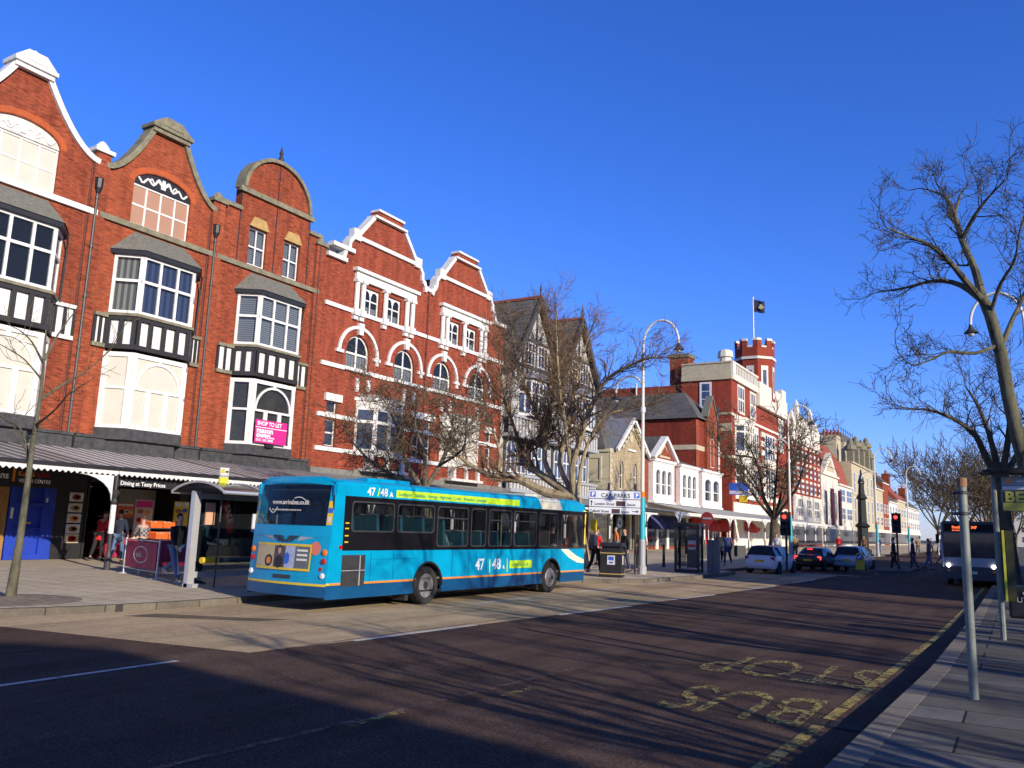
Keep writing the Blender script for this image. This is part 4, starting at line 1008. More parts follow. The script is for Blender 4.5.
for c in (127.5, 137):
    for s in (-3.6, 0, 3.6): pin.lathe([(.7,15.5),(.7,17.6),(.85,17.7),(.35,19.2 if s else 20.6),(.45,19.4 if s else 20.9),(0,20 if s else 22)], (FX-.3, c+s, 0), 6)
    pin.prism(PX(FX), [(c-3.6, 15.5), (c+3.6, 15.5), (c+2.2, 17.2), (c+1.2, 17.5), (c, 19.5), (c-1.2, 17.5), (c-2.2, 17.2)], .15, -.5)
pin.build('pinnacled_gable', 'stone_white', I1)
rf = MB(); long_roof(rf, FX, FX-9, 120, 142.5, 15.5, 19.4); rf.build('roof', ['tile_red', 'tile_red'], I1)
ch = MB(); ch.box(-32, -30.5, 121, 125, 18, 21.5); 
for q in range(5): ch.lathe([(.22,21.5),(.18,22.4)], (-31.2, 121.4+q*.8, 0), 6, 1)
ch.build('chimney', ['brick_plain', 'tile_red'], I1)
J = block('pediment_building', 'pale stone building with a triangular pediment and tall dark doorways', 'building', 143, 158, 12.2, 'stone_white', ((4.6, 9.5),), 3, winw=.3)
pd = MB(); pd.prism(PX(FX), [(144.5, 12.2), (156.5, 12.2), (150.5, 16)], .2, -.6); pd.prism(PX(FX), [(147, 12.7), (154, 12.7), (150.5, 15)], .22, .201, 1); pd.build('pediment', ['stone_white', 'stone'], J)
M['banner'] = flat('maroon banner', (.10,.02,.025), .7, .1)
for u in (146.6, 153.4): bx = MB(); bx.prism(PX(FX), rectp(u-.9, u+.9, 3.6, 9.6), 1.2, .9); bx.build('banner', 'banner', J)
rf = MB(); rf.loft([[(FX-.5,149,11.5),(FX-.5,172,11.5),(FX-14,172,11.5),(FX-14,149,11.5)],[(FX-1.6,149,15.5),(FX-1.6,172,15.5),(FX-13,172,15.5),(FX-13,149,15.5)],[(FX-4,149,19),(FX-4,171,19),(FX-11,171,19),(FX-11,149,19)]], 0); rf.box(FX-12, FX-.4, 143.2, 149, 12, 13, 1); rf.build('roof', ['tile_red', 'tile_red'], J)
block('flat_fronted_building', 'pale flat-fronted building with wide upper windows beside the pediment building', 'building', 158.2, 172.6, 11.2, 'stone_white', ((4.8, 7), (8, 10.4)), 2, winw=.8, winm='glass_blue')
K = block('stone_building', 'buff stone building with parapet finials and ball ornaments', 'building', 173, 201, 16.4, 'stone', ((4.6, 9.5), (10.4, 14.5)), 5, trim='stone', winw=.35, bands=(10,))
for q, (u, h) in enumerate(((174.5, 2.2), (181, 3.4), (188, 3.4), (195, 4.6), (200, 2.6))):
    fn = MB(); fn.box(FX-.9, FX+.3, u-.9, u+.9, 16.4, 16.4+h); fn.lathe([(.9,16.4+h),(1.2,16.6+h),(1.1,17.3+h),(.5,17.8+h),(.55,18.3+h),(0,18.9+h)], (FX-.3, u, 0), 10)
    fn.build('finial', 'stone_green', K)
mr = MB(); rs_ = [[(FX-4+o, 193+p, z), (FX-4+o, 218-p, z), (FX-16-o, 218-p, z), (FX-16-o, 193+p, z)] for o, p, z in ((0,0,14),(-1.5,2.2,24.6),(-1.7,2.4,24.9))]
mr.loft(rs_); mr.box(FX-7, FX-4, 181, 186, 14, 22.6, 1); mr.box(FX-7.2, FX-3.8, 189, 191.5, 14, 22, 1)
for q in range(5): mr.tube([(FX-6.6+q*.6, 182+q*.7, 22.6), (FX-6.6+q*.6, 182+q*.7, 24)], .25, 6, 2)
for q in range(7): mr.tube([(FX-6, 196+q*3, 24.9), (FX-6, 196+q*3, 26.6)], .08, 5, 3)
mr.tube([(FX-6, 196, 26), (FX-6, 214, 26)], .06, 5, 3)
mr.build('mansard_roof', ['slate', 'stone', 'tile_red', 'iron'], K)
far = [('buff front with grey slate roof beyond the stone building', 203, 216, 13, 'stone', 'slate', 18),
       ('narrow red brick house between two paler fronts far down the street', 216.5, 226, 15, 'brick', 'slate', 19),
       ('white front with black shop awning far down the street', 226.5, 243, 11, 'white', 'slate', 15),
       ('tan house with red roof and brick chimney far down the street', 243.5, 262, 12, 'stone', 'tile_red', 17),
       ('long white terrace at the far end of the street', 262.5, 300, 11, 'dirty_white', 'slate', 15)]
for lb, a, b, z, m_, rm, zr in far: 
    t = block('far_house', lb, 'house', a, b, z, m_, ((4.6, 6.6), (7.6, 9.8)), max(2, int((b-a)/5)), roof=rm, zr=zr)
    c = MB(); c.box(FX-5.5, FX-3.5, b-4, b-1, z, zr+3)
    for q in range(3): c.lathe([(.25,zr+3),(.2,zr+4)], (FX-4.5, b-3.4+q*.9, 0), 6, 1)
    c.build('chimney', ['brick', 'tile_red'], t)
for (x0, y0, w_, h_, lb) in ((6, 330, 26, 17, 'pale apartment block far off behind the right-hand trees'), (-20, 400, 40, 12, 'grey roofed terrace closing the far end of the road')):
    t = thing('apartment_block', (x0, y0, 0), lb, 'building'); b = MB(); b.box(x0, x0+w_, y0, y0+14, 0, h_); b.build('wall', 'stone_white', t)
    for k in range(4):
        for q in range(8):
            if 2+k*4 < h_-2.5: window(t, PY(y0), rectp(x0+1+q*w_/8, x0+2.6+q*w_/8, 2+k*4, 4.2+k*4), 1, (.5,), d=.07, pm='glass_dark')

ae = thing('tv_aerial', (FX-2.2, 43.0, 15.6), 'television aerial on the roof where the twin-gabled house meets the timbered one', 'aerial')
b = MB(); b.tube([(FX-2.2, 43, 15.0), (FX-2.2, 43, 17.6)], .02, 5); b.tube([(FX-3.0, 42.4, 17.55), (FX-1.4, 43.6, 17.55)], .015, 5)
for k in range(7): x, y = FX-2.9+k*.23, 42.48+k*.17; b.tube([(x-.14, y+.2, 17.55), (x+.14, y-.2, 17.55)], .01, 4)
b.build('mast', 'alu', ae)
# ------------------------------------------------------------------ verandas over the pavement
VX = -21.8
def veranda(y0, y1, label, m, posts, valance='white', zf=2.93, zb=3.85, xf=VX, paintpost=True):
    t = thing('veranda', (xf, (y0+y1)/2, .12), label, 'veranda', 'verandas over the shop pavement')
    rf = MB(); rf.face([(FX, y0+.01, zb), (FX, y1-.01, zb), (xf-.05, y1-.01, zf), (xf-.05, y0+.01, zf)]); rf.face([(FX, y0+.01, zb-.05), (FX, y1-.01, zb-.05), (xf-.05, y1-.01, zf-.05), (xf-.05, y0+.01, zf-.05)])
    r = rf.build('roof', m, t)
    sm = MB(); y = y0+.25
    while y < y1:
        sm.prism(lambda u, v, d: (u, d, v), [(FX, zb), (FX, zb+.012), (xf-.05, zf+.012), (xf-.05, zf)], y-.03, y+.03); y += 1/2.2
    sm.build('seam', 'lead' if m == 'seam' else 'grey', r)
    gt = MB(); gt.box(xf-.12, xf+.06, y0, y1, zf-.04, zf+.06); gt.build('gutter', 'black' if m != 'white' else 'white', t)
    va = MB(); n = int((y1-y0)/.16)
    va.prism(PX(xf-.02), rectp(y0, y1, zf-.14, zf-.04), .02, -.02)
    for k in range(n):
        a = y0+(y1-y0)*k/n; b = y0+(y1-y0)*(k+1)/n; va.prism(PX(xf-.02), [(a+.01, zf-.14), (b-.01, zf-.14), ((a+b)/2, zf-.205)], .02, -.02)
    for p in posts:
        for s in (1, -1):
            L = [(p+s*.12, zf-.9)] + [(p+s*(.12+1.05*(1-math.cos(math.pi/2*q/6))), zf-.9+.70*math.sin(math.pi/2*q/6)) for q in range(7)]
            if y0-.1 <= p+s*.6 <= y1+.1: va.prism(PX(xf-.02), L + [(p+s*.12, zf-.2)], .018, -.018)
    va.build('valance', valance, t)
    for p in posts:
        po = MB(); po.lathe([(.09,.12),(.085,.5),(.06,.62),(.055,1.12)], (xf-.05, p, 0), 10, 1); po.lathe([(.075,1.12),(.075,1.92)], (xf-.05, p, 0), 10, 0)
        po.lathe([(.06,1.92),(.1,2.0),(.06,2.1),(.14,2.3),(.05,2.35),(.05,zf)], (xf-.05, p, 0), 10, 1); po.build('post', ['white' if paintpost else 'black', 'iron'], t)
veranda(5.0, 14.44, 'striped metal veranda over the blue shop with white scalloped edge', 'seam', [9.0, 14.43])
veranda(14.46, 19.9, 'striped metal veranda over the delicatessen, between two iron posts', 'seam', [19.88])
veranda(19.92, 26.9, 'striped metal veranda behind the glazed bus shelter', 'seam', [25.4])
veranda(26.92, 43.5, 'grey veranda roof below the twin-gabled house, behind the bus', 'veranda_grey', [31, 36.5, 42])
veranda(43.52, 56.2, 'grey veranda in front of the half-timbered house', 'veranda_grey', [48, 54], zf=3.0)
veranda(59.6, 67.0, 'cream veranda at the cream corner building', 'white', [60.5, 66.5], zf=3.1, zb=3.7)
veranda(67.1, 92.5, 'long white veranda in front of the low white building', 'white', [67.4, 73.5, 79.5, 85.5, 92], zf=3.15, zb=4.15)
veranda(93.2, 121, 'white veranda at the foot of the brick hotel', 'white', [98, 104, 110, 116], zf=3.2, zb=4.1)

# ------------------------------------------------------------------ ground floors below the first three houses
def gbox(parent, name, m, *boxes):
    mb = MB()
    for b in boxes: mb.box(*b)
    return mb.build(name, m, parent)
A_, B_, C_ = HOUSE
s = gbox(A_, 'shopfront', 'blue', (FX-8, FX-.06, 10.62, 15.88, .13, 3.49), (FX-.06, FX+.06, 14.44, 15.9, .13, .3), (FX-.06, FX+.05, 15.5, 15.9, .3, 2.42), (FX-.06, FX+.04, 14.44, 14.62, .3, 2.42), (FX-.06, FX+.07, 14.44, 15.9, 1.82, 1.92), (FX-.06, FX+.05, 14.62, 15.5, 1.1, 1.13))
gbox(s, 'shop_door', 'wood', (FX-.06, FX+.02, 13.3, 14.4, .13, 2.4), (FX+.02, FX+.05, 14.1, 14.2, .3, 2.2))
gbox(s, 'letter_plate', 'yellow', (FX-.05, FX+.0, 14.95, 15.2, 1.26, 1.31))
gbox(s, 'notice', 'white', (FX+.041, FX+.05, 14.5, 14.58, 1.42, 1.75), (FX+.051, FX+.06, 15.58, 15.64, 1.96, 2.10))
sg = gbox(A_, 'shop_sign', 'black', (FX-.05, FX+.14, 10.7, 15.9, 2.42, 3.45))
gbox(sg, 'divider', 'orange', (FX+.141, FX+.15, 14.36, 14.44, 2.58, 3.1))
text('VISION CENTRE', sg, (FX+.15, 14.56, 2.56), FACE_X, .165, 'paint_white', bold=.003, sx=.88)
text('Kodak', sg, (FX+.15, 14.52, 2.76), FACE_X, .22, 'orange', bold=.005, sx=.95)
text('LENS', sg, (FX+.15, 15.16, 2.77), FACE_X, .19, 'redlens', bold=.003, sx=.9)
text('ns', sg, (FX+.15, 13.98, 2.66), FACE_X, .30, 'paint_white', bold=.006)
# black corner and open delicatessen
M['food_brown'] = flat('brown dish', (.30,.13,.04), .5, .3, 20); M['cloth_tan_'] = flat('tan dish', (.45,.27,.10), .5, .3, 20); M['crate2'] = flat('orange red print', (.62,.10,.03), .5, .15, 8); M['poster_pale2'] = flat('pale pink print', (.66,.48,.40), .5, .2, 8); M['maroon2'] = flat('dark red print', (.28,.03,.03), .5, .2, 8)
s = gbox(B_, 'shopfront', 'black', (FX-6, FX-.02, 15.92, 17.0, .13, 3.49), (FX-6, FX-.06, 17.0, 21.0, 2.75, 3.49), (FX-6, FX-.06, 20.75, 21.2, .13, 2.74), (FX-.1, FX+.0, 17.02, 17.1, .13, 2.74), (FX-.1, FX+.0, 18.1, 18.2, .13, 2.74))
gbox(s, 'interior', 'dim', (FX-6, FX-5.8, 17.0, 20.8, .13, 2.74), (FX-5.8, FX-.1, 17.0, 20.8, .122, .14))
gbox(s, 'back_wall', 'board', (FX-1.5, FX-1.4, 18.9, 20.7, 1.1, 2.6))
cn = gbox(s, 'counter', 'maroon', (FX-1.2, FX-.1, 17.95, 20.7, .15, 1.0)); gbox(cn, 'shelf', 'dirty_white', (FX-1.1, FX-.2, 17.98, 18.4, 1.01, 1.05), (FX-.9, FX-.3, 17.98, 18.4, 1.3, 1.33), (FX-.9, FX-.3, 17.98, 18.4, 1.55, 1.58))
sg = gbox(B_, 'shop_sign', 'black', (FX-.05, FX+.1, 17.02, 21.15, 2.72, 3.45))
sg2 = MB(); sg2.box(VX-.35, VX-.3, 14.6, 16.7, 2.46, 2.70); sgo = tag(sg2.build('hanging_sign', 'black'), 'long black hanging sign with white lettering under the delicatessen veranda', 'sign'); ORG[sgo.name] = (0,0,0)
text('Dining at Tasty Prices', sgo, (VX-.296, 14.72, 2.50), FACE_X, .17, 'paint_white', bold=.002, sx=1.0)
def card(label, y0, y1, z0, z1, name, base, dishes, head=None):
    x = FX+.0; o = MB().box(x, x+.03, y0, y1, z0, z1).build(name, base); tag(o, label, name.replace('_', ' '), name.replace('_', ' ')+'s of the delicatessen'); ORG[o.name] = (0, 0, 0)
    mats = []; d = MB()
    for (u, v, r, m_) in dishes:
        if m_ not in mats: mats.append(m_)
        cy, cz = y0+(y1-y0)*u, z0+(z1-z0)*v; d.face([(x+.034, cy+r*math.cos(2*math.pi*k/12), cz+r*.62*math.sin(2*math.pi*k/12)) for k in range(12)], mats.index(m_))
    if head:
        if head not in mats: mats.append(head)
        d.face([(x+.033, u, v) for u, v in rectp(y0+.03, y1-.03, z1-(z1-z0)*.2, z1-.03)], mats.index(head))
    d.build('print', mats, o); return o
for k, (z, dm, w_, lb) in enumerate(((2.18, 'maroon2', 'dirty_white', 'white card with a dark red dish, top of the column on the black shop corner'), (1.82, 'cloth_tan_', 'dirty_white', 'white card with a tan dish, second of the column on the black shop corner'), (1.47, 'orange', 'white', 'white card with an orange dish, third of the column on the black shop corner'), (1.12, 'food_brown', 'white', 'white card with a brown dish, fourth of the column on the black shop corner'), (.80, 'redlens', 'cream', 'cream card with a red dish, lowest of the column on the black shop corner'))):
    card(lb, 16.38, 16.86, z-.15, z+.15, 'menu_card', w_, [(.5, .48, .16, dm), (.55, .5, .08, 'yellow')])
card('red and orange food poster beside the veranda post', 18.15, 18.8, 1.55, 2.05, 'food_poster', 'crate2', [(.25,.35,.1,'food_brown'), (.6,.4,.12,'dirty_white'), (.85,.35,.09,'yellow'), (.6,.4,.06,'redlens')], 'dirty_white')
card('tall pink food poster behind the checked-shirt person', 18.86, 19.6, .8, 2.2, 'food_poster', 'poster_pale2', [(.3,.7,.13,'food_brown'), (.7,.68,.13,'orange'), (.3,.48,.14,'redlens'), (.72,.45,.13,'dirty_white'), (.35,.25,.14,'crate2'), (.75,.22,.12,'food_brown')], 'magenta')
card('yellow food poster just before the glazed bus shelter', 20.5, 21.15, 1.25, 2.2, 'food_poster', 'yellow', [(.3,.62,.14,'food_brown'), (.72,.65,.13,'paint_blue'), (.5,.38,.17,'dirty_white'), (.5,.38,.10,'redlens'), (.3,.15,.1,'food_brown')], 'dirty_white')
# orange crates of rolls on a stand
st = thing('display_stand', (-24.2, 17.9, .12), 'two-tier stand under the orange crates at the delicatessen', 'display stand')
gbox(st, 'shelf', 'iron', (-24.6, -23.8, 17.42, 18.42, .86, .90), (-24.9, -24.3, 17.42, 18.42, 1.22, 1.25)); gbox(st, 'leg', 'iron', (-24.6, -24.55, 17.42, 17.47, .12, 1.22), (-24.6, -24.55, 18.37, 18.42, .12, 1.22), (-23.85, -23.8, 17.42, 17.47, .12, .86), (-23.85, -23.8, 18.37, 18.42, .12, .86))
M['crate'] = flat('orange crate', (.80,.13,.02), .5, .1, 4)
M['rolls'] = collage('bread rolls', [(.6,.42,.2), (.7,.6,.45), (.5,.3,.12), (.65,.55,.4)], 16)
lbl = {(0,0): 'orange crate of rolls, lower tier, nearer the road', (0,1): 'orange crate of rolls, lower tier, nearer the bus shelter', (1,0): 'orange crate of rolls, upper tier, nearer the veranda post', (1,1): 'orange crate of rolls, upper tier, nearer the bus shelter'}
for t_ in (0, 1):
    for q in (0, 1):
        y = 17.46+q*.48; x = -24.55-t_*.33; z = .905+t_*.35
        r = thing('crate', (x, y, z), lbl[(t_, q)], 'crate', 'orange crates on the stand')
        b = MB(); b.box(x, x+.55, y, y+.44, z, z+.02); b.box(x, x+.02, y, y+.44, z+.02, z+.22); b.box(x+.53, x+.55, y, y+.44, z+.02, z+.18); b.box(x+.02, x+.53, y, y+.02, z+.02, z+.2); b.box(x+.02, x+.53, y+.42, y+.44, z+.02, z+.2); b.build('box', 'crate', r)
        b = MB(); random.seed(t_*3+q)
        for k in range(14): b.lathe([(.0,0),(.06,.02),(.065,.06),(.0,.1)], (x+.08+random.random()*.4, y+.08+random.random()*.28, z+.12), 7)
        b.build('bread_rolls', 'rolls', r, smooth=True)
# clothes shop window with three dummies (below the domed house)
s = gbox(C_, 'shopfront', 'timber', (FX-.1, FX+.04, 21.24, 21.4, .13, 3.49), (FX-.1, FX+.04, 23.3, 23.38, .13, 3.49), (FX-.1, FX+.04, 25.4, 25.48, .13, 3.49), (FX-.1, FX+.05, 21.4, 27.06, .13, .55), (FX-.1, FX+.05, 21.4, 27.06, 2.75, 3.49))
MB().box(FX-.03, FX-.02, 21.4, 27.0, .55, 2.75).build('pane', 'glass_shop', s)
gbox(s, 'interior', 'dim', (FX-2.6, FX-2.5, 21.3, 27.05, .13, 3.4), (FX-2.5, FX-.1, 21.3, 27.05, .5, .56)); gbox(s, 'display_shelf', 'white', (FX-.6, FX-.12, 21.5, 25.3, .57, .8))
b = MB(); b.prism(PX(FX+.0), [(22.7, 2.2), (23.05, 2.3), (23.45, 1.1), (23.1, 1.0)], .03, .01); sp = tag(b.build('sale_banner', 'red'), 'slanted red sale banner in the clothes shop window behind the bus shelter', 'banner'); ORG[sp.name] = (0,0,0)
text('SALE', sp, (FX+.034, 22.83, 2.12), (R(90), R(70), R(90)), .36, 'paint_white', bold=.01)
b = MB(); b.prism(PX(FX+.05), rectp(24.9, 25.5, 1.35, 1.95), .02, 0); b2 = tag(b.build('notice', 'yellow'), 'yellow and white notice on the shop window at the rear of the bus', 'notice'); ORG[b2.name] = (0,0,0)
MB().prism(PX(FX+.05), rectp(25.0, 25.4, 1.45, 1.88), .026, .021).build('paper', 'white', b2)
# cafe windbreak
wb = thing('windbreak', (-19.5, 13.8, .12), 'maroon cafe windbreak with an oval white emblem on steel posts', 'windbreak')
a, b = Vector((-20.57, 14.08, 0)), Vector((-18.33, 13.46, 0)); dr = (b-a).normalized(); nr = Vector((dr.y, -dr.x, 0))
def WP(u, v, d): p = a+dr*u+nr*d; return (p.x, p.y, v)
L_ = (b-a).length
cl = MB(); cl.prism(WP, rectp(.12, L_-.12, .32, .98), .012, -.012); c_ = cl.build('canvas', 'maroon', wb)
em = MB(); em.strip(WP, [(1.15+.48*math.cos(2*math.pi*k/28), .66+.2*math.sin(2*math.pi*k/28)) for k in range(29)], .025, .02, .0125)
em.build('emblem', 'dirty_white', c_)
ang = math.atan2(dr.y, dr.x); p = a+dr*.86+nr*.02
text('cafe', c_, (p.x, p.y, .60), (R(90), 0, ang), .2, 'dirty_white', sx=1.2)
for u in (0, L_):
    p = a+dr*u; po = MB(); po.tube([(p.x, p.y, .14), (p.x, p.y, 1.06)], .022, 8); po.lathe([(.17,.12),(.16,.14),(.03,.16)], (p.x, p.y, 0), 12); po.build('post', 'alu', wb)
pl_ = MB(); p0, p1 = a, b; pl_.tube([(p0.x, p0.y, 1.02), (p1.x, p1.y, 1.02)], .015, 6); pl_.tube([(p0.x, p0.y, .28), (p1.x, p1.y, .28)], .015, 6); pl_.build('rail', 'alu', wb)
wb2 = thing('windbreak', (-18.6, 14.6, .12), 'second maroon windbreak turned away towards the shop, beside the striding man', 'windbreak')
MB().box(-19.9, -19.86, 14.1, 15.9, .3, 1.0).build('canvas', 'maroon', wb2); b = MB(); b.tube([(-19.88, 14.05, .12), (-19.88, 14.05, 1.06)], .022, 8); b.tube([(-19.88, 15.95, .12), (-19.88, 15.95, 1.06)], .022, 8); b.build('post', 'alu', wb2)
# awnings of the far shops
def awning(y0, y1, label, m, x=FX+.17, z0=2.1, z1=3.1, dp=1.1, dome=True):
    b = MB(); rows = []
    for k in range(7):
        t = k/6; dd = dp*math.sin(t*math.pi/2); zz = z0+(z1-z0)*math.cos(t*math.pi/2)
        rows.append([(x+dd*(.25+.75*math.sin(math.pi*min(1, max(0, q/8))))**1 if dome else x+dd, y0+(y1-y0)*q/8, zz) for q in range(9)])
    for k in range(6):
        for q in range(8): b.face([rows[k][q], rows[k+1][q], rows[k+1][q+1], rows[k][q+1]])
    for q in range(8):
        p, r = rows[6][q], rows[6][q+1]; b.face([p, r, (r[0], r[1], r[2]-.25), (p[0], p[1], p[2]-.25)])
    for q in (0, 8): b.face([rows[k][q] for k in range(7)] + [(x, rows[0][q][1], z0)])
    return tag(b.build('awning', m), label, 'awning', 'shop awnings under the far verandas')
awning(67.6, 69.8, 'dark blue awning at the corner of the white building', 'royal'); awning(70.2, 72.6, 'second dark blue awning of the white building', 'royal'); awning(72.9, 75.4, 'third dark blue awning, left of the red ones', 'royal')
awning(78.5, 81.2, 'red dome awning beside the phone box', 'red'); awning(82.6, 85.6, 'red dome awning over the red shop door', 'red'); awning(87, 89.6, 'smaller red awning with a pale front', 'red'); awning(97, 100, 'red awning on the arched white front near the white car', 'red')
rd = MB(); rd.box(FX+.1, FX+.22, 83, 84.2, .15, 2.2); tag(rd.build('shop_door', 'red'), 'bright red shop door below the middle red awning', 'door')
for k, y in enumerate((94.8, 98.5, 102.5, 106.5, 110.5)):
    t = thing('arched_shop_window', (FX, y, .12), 'white arched shop opening at street level of the hotel, number %s from its near corner' % ('first','second','third','fourth','fifth')[k], 'shop window', 'arched openings of the hotel')
    P = PX(FX+.16); b = MB(); b.wall(P, rectp(y-1.7, y+1.7, .13, 3.6), [archp(y-1.1, y+1.1, .5, 1.9, .9)], 0, -.1); b.build('surround', 'white', t)
    b = MB(); b.prism(P, rectp(y-1.2, y+1.2, .5, 2.9), -.09, -.095); b.build('pane', 'glass_dark' if k % 2 else 'board', t)
    if k in (1, 2, 4): b = MB(); b.prism(P, rectp(y-1.3, y+1.3, 2.05, 2.5), .08, .01); b.build('fascia', 'red', t)

# plain shopfronts behind the bus
def plain_shop(parent, y0, y1, m, sign):
    P = PX(FX+.02); b = MB(); dw = 1.0; dy = y0+(y1-y0)*.42
    b.prism(P, rectp(y0, y1, .13, .6), .06, 0); b.prism(P, rectp(y0, y1, 2.5, 2.62), .08, 0)
    for u in (y0+.08, dy, dy+dw, y1-.08): b.prism(P, rectp(u-.07, u+.07, .6, 2.5), .07, 0)
    f = b.build('shopfront', m, parent)
    g = MB(); g.prism(P, rectp(y0+.1, y1-.1, .6, 2.5), .02, .01); g.build('shop_window', 'glass_dark', f)
    d = MB(); d.prism(P, rectp(dy+.08, dy+dw-.08, .14, 2.45), .05, .021); d.build('shop_door', m, f)
    s_ = MB(); s_.prism(P, rectp(y0+.05, y1-.05, 2.66, 3.3), .12, 0); s_.build('shop_sign', sign, f)
for a, b, m_, sg_ in ((27.2, 31.2, 'timber', 'maroon2'), (31.3, 35.2, 'dirty_white', 'royal'), (35.3, 39.3, 'wood', 'black'), (39.4, 43.4, 'black', 'signgreen')): plain_shop(D, a, b, m_, sg_)
for a, b, m_, sg_ in ((43.7, 49.8, 'timber', 'dirty_white'), (50.0, 56.1, 'maroon2', 'black')): plain_shop(E_, a, b, m_, sg_)
M['glass_bus_rear'] = glass('rear bus glass', (.010,.011,.013), .05, .5)
M['poster_tan'] = flat('tan advert', (.55,.42,.22), .4, .15, 6)
M['poster_dark'] = flat('dark advert', (.10,.07,.06), .4, .3, 9)
M['poster_pale'] = flat('pale advert', (.38,.42,.55), .4, .3, 9)
M['poster_navy'] = flat('grey advert', (.12,.13,.14), .4, .2, 6)
# ------------------------------------------------------------------ the turquoise bus
BS = .846
bus = thing('bus', (-11.975, 11.681, .0), 'turquoise single-decker bus standing at the near-side stop, seen from behind', 'bus', rz=-.027, local=True); bus.scale = (BS,)*3
BL, RW, FW_ = 11.95, 3.47, 9.68
def SX(s): return lambda u, v, d: (s*(1.25+d), u, v)
def skirt(y0, y1, z0, z1, cut):
    """side panel whose lower edge is cut by the wheel arches"""
    p = [(y0, z1), (y0, z0)]
    for c in cut:
        r = .57; zc = .46
        a0 = math.asin(max(-1, min(1, (z0-zc)/r)))
        if z1-zc < r and z0-zc < r:
            a1 = math.asin(min(1, (z1-zc)/r)) if z1-zc < r else None
        n = 12
        for k in range(n+1):
            a = (math.pi-a0) - (math.pi-2*a0)*k/n
            p.append((c+r*math.cos(a), min(zc+r*math.sin(a), z1-.001)))
    return p + [(y1, z0), (y1, z1)]
wins = [(.58,2.06,1.76,2.46), (2.16,3.62,1.76,2.46), (3.74,5.12,1.42,2.46), (5.24,5.98,1.42,2.46), (6.1,7.3,1.42,2.46), (7.4,8.72,1.42,2.46), (8.88,10.05,1.40,2.46), (10.26,11.72,1.34,2.44)]
def rr(a, b, c, d, r=.09):
    pts = []
    for (cx, cy, a0) in ((b-r, d-r, 0), (a+r, d-r, 90), (a+r, c+r, 180), (b-r, c+r, 270)):
        for k in range(4): an = R(a0+30*k); pts.append((cx+r*math.cos(an), cy+r*math.sin(an)))
    return pts
body = MB()
for s in (1, -1):
    P = SX(s)
    segs = [(.02, RW), (RW, FW_), (FW_, BL)]
    # navy skirt cut away at the arches, then the blue panel with arch tops
    for a, b in ((.02, RW-.565), (RW+.565, FW_-.565), (FW_+.565, BL-.08)): body.prism(P, rectp(a, b, .30, .60), 0, -.05, 1)
    for a, b, m_ in ((.02, RW-.58, 2), (RW+.58, FW_-.58, 2), (FW_+.58, BL-.08, 2)): body.prism(P, rectp(a, b, .60, .645), .003, -.05, m_)
    body.wall(P, skirt(.02, BL-.08, .645, 1.345, (RW, FW_)), [], 0, -.05, 0)
    body.wall(P, rectp(.02, BL-.06, 1.345, 2.56), [rr(*w_) for w_ in wins], .002, -.04, 3)
    body.prism(P, rectp(.02, .34, 1.345, 2.56), .006, .001, 0)
    body.prism(P, rectp(.02, BL-.05, 2.56, 2.80), 0, -.05, 0)
    body.prism(P, [(8.86, 2.79), (9.02, 2.565), (10.3, 2.565), (10.16, 2.79)], .004, .001, 5)
    for c in (RW, FW_):                                 # arch lips and dark wheel wells
        body.strip(P, [(c+.585*math.cos(math.pi*k/14), .46+.585*math.sin(math.pi*k/14)) for k in range(15)], .05, .012, -.2, 4)
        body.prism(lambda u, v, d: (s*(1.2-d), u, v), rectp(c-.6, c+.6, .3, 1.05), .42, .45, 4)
# roof
prof = [(1.25,2.78), (1.22,2.87), (1.1,2.93), (.7,2.965), (0,2.98)]; prof = prof + [(-x, z) for x, z in reversed(prof[:-1])]
st = [(.06, 1, -.05), (.35, 1, 0), (4, 1, 0), (8.85, 1, 0), (10.2, 1, 0), (11.5, 1, 0), (11.85, .98, -.1)]
body.loft([[(x*sc, y, 2.78+(z-2.78)*(1 if dz == 0 else .7)+dz*.3) for x, z in prof] for y, sc, dz in st], 0, closed=False, caps=False, mats=lambda k, a: 5 if k == 3 and a in (0, 1, 6, 7) else 0)
body.box(-.55, .55, 2.2, 3.4, 2.96, 3.06, 0); body.box(.75, 1.05, 1.25, 1.75, 2.93, 3.02, 0); body.box(-.5, .5, 9.2, 10.2, 2.97, 3.05, 5)
body.box(-1.2, 1.2, .1, BL-.15, .32, .36, 4)           # floor pan
# rear: slightly bowed in plan
def RB(u, v, d): return (u, -.14*(1-(u/1.25)**2) - d - (.10*max(0, (2.0-v))/1.7 if v < 2 else -.12*(v-2)/.98), v)
def rgrid(mb, x0, x1, z0, z1, d, m, nx=10):
    for k in range(nx):
        a, b = x0+(x1-x0)*k/nx, x0+(x1-x0)*(k+1)/nx
        for q in range(3):
            c, e = z0+(z1-z0)*q/3, z0+(z1-z0)*(q+1)/3; mb.face([RB(a, c, d), RB(b, c, d), RB(b, e, d), RB(a, e, d)], m)
rgrid(body, -1.25, 1.25, .62, 1.88, 0, 0); rgrid(body, -1.25, -1.11, 1.88, 2.86, 0, 0, 2); rgrid(body, 1.09, 1.25, 1.88, 2.86, 0, 0, 2); rgrid(body, -1.12, 1.10, 2.78, 2.86, 0, 0); rgrid(body, -1.25, 1.25, .34, .58, -.005, 1); rgrid(body, -1.25, 1.25, .575, .625, .004, 6)
for k in range(10):                                     # rounded top edge
    a, b = -1.25+.25*k, -1.0+.25*k
    f = lambda u: 2.83+.15*math.sqrt(max(0, 1-(abs(u)/1.252)**5))
    body.face([RB(a, 2.86, 0), RB(b, 2.86, 0), (b, .10, f(b)), (a, .10, f(a))], 0)
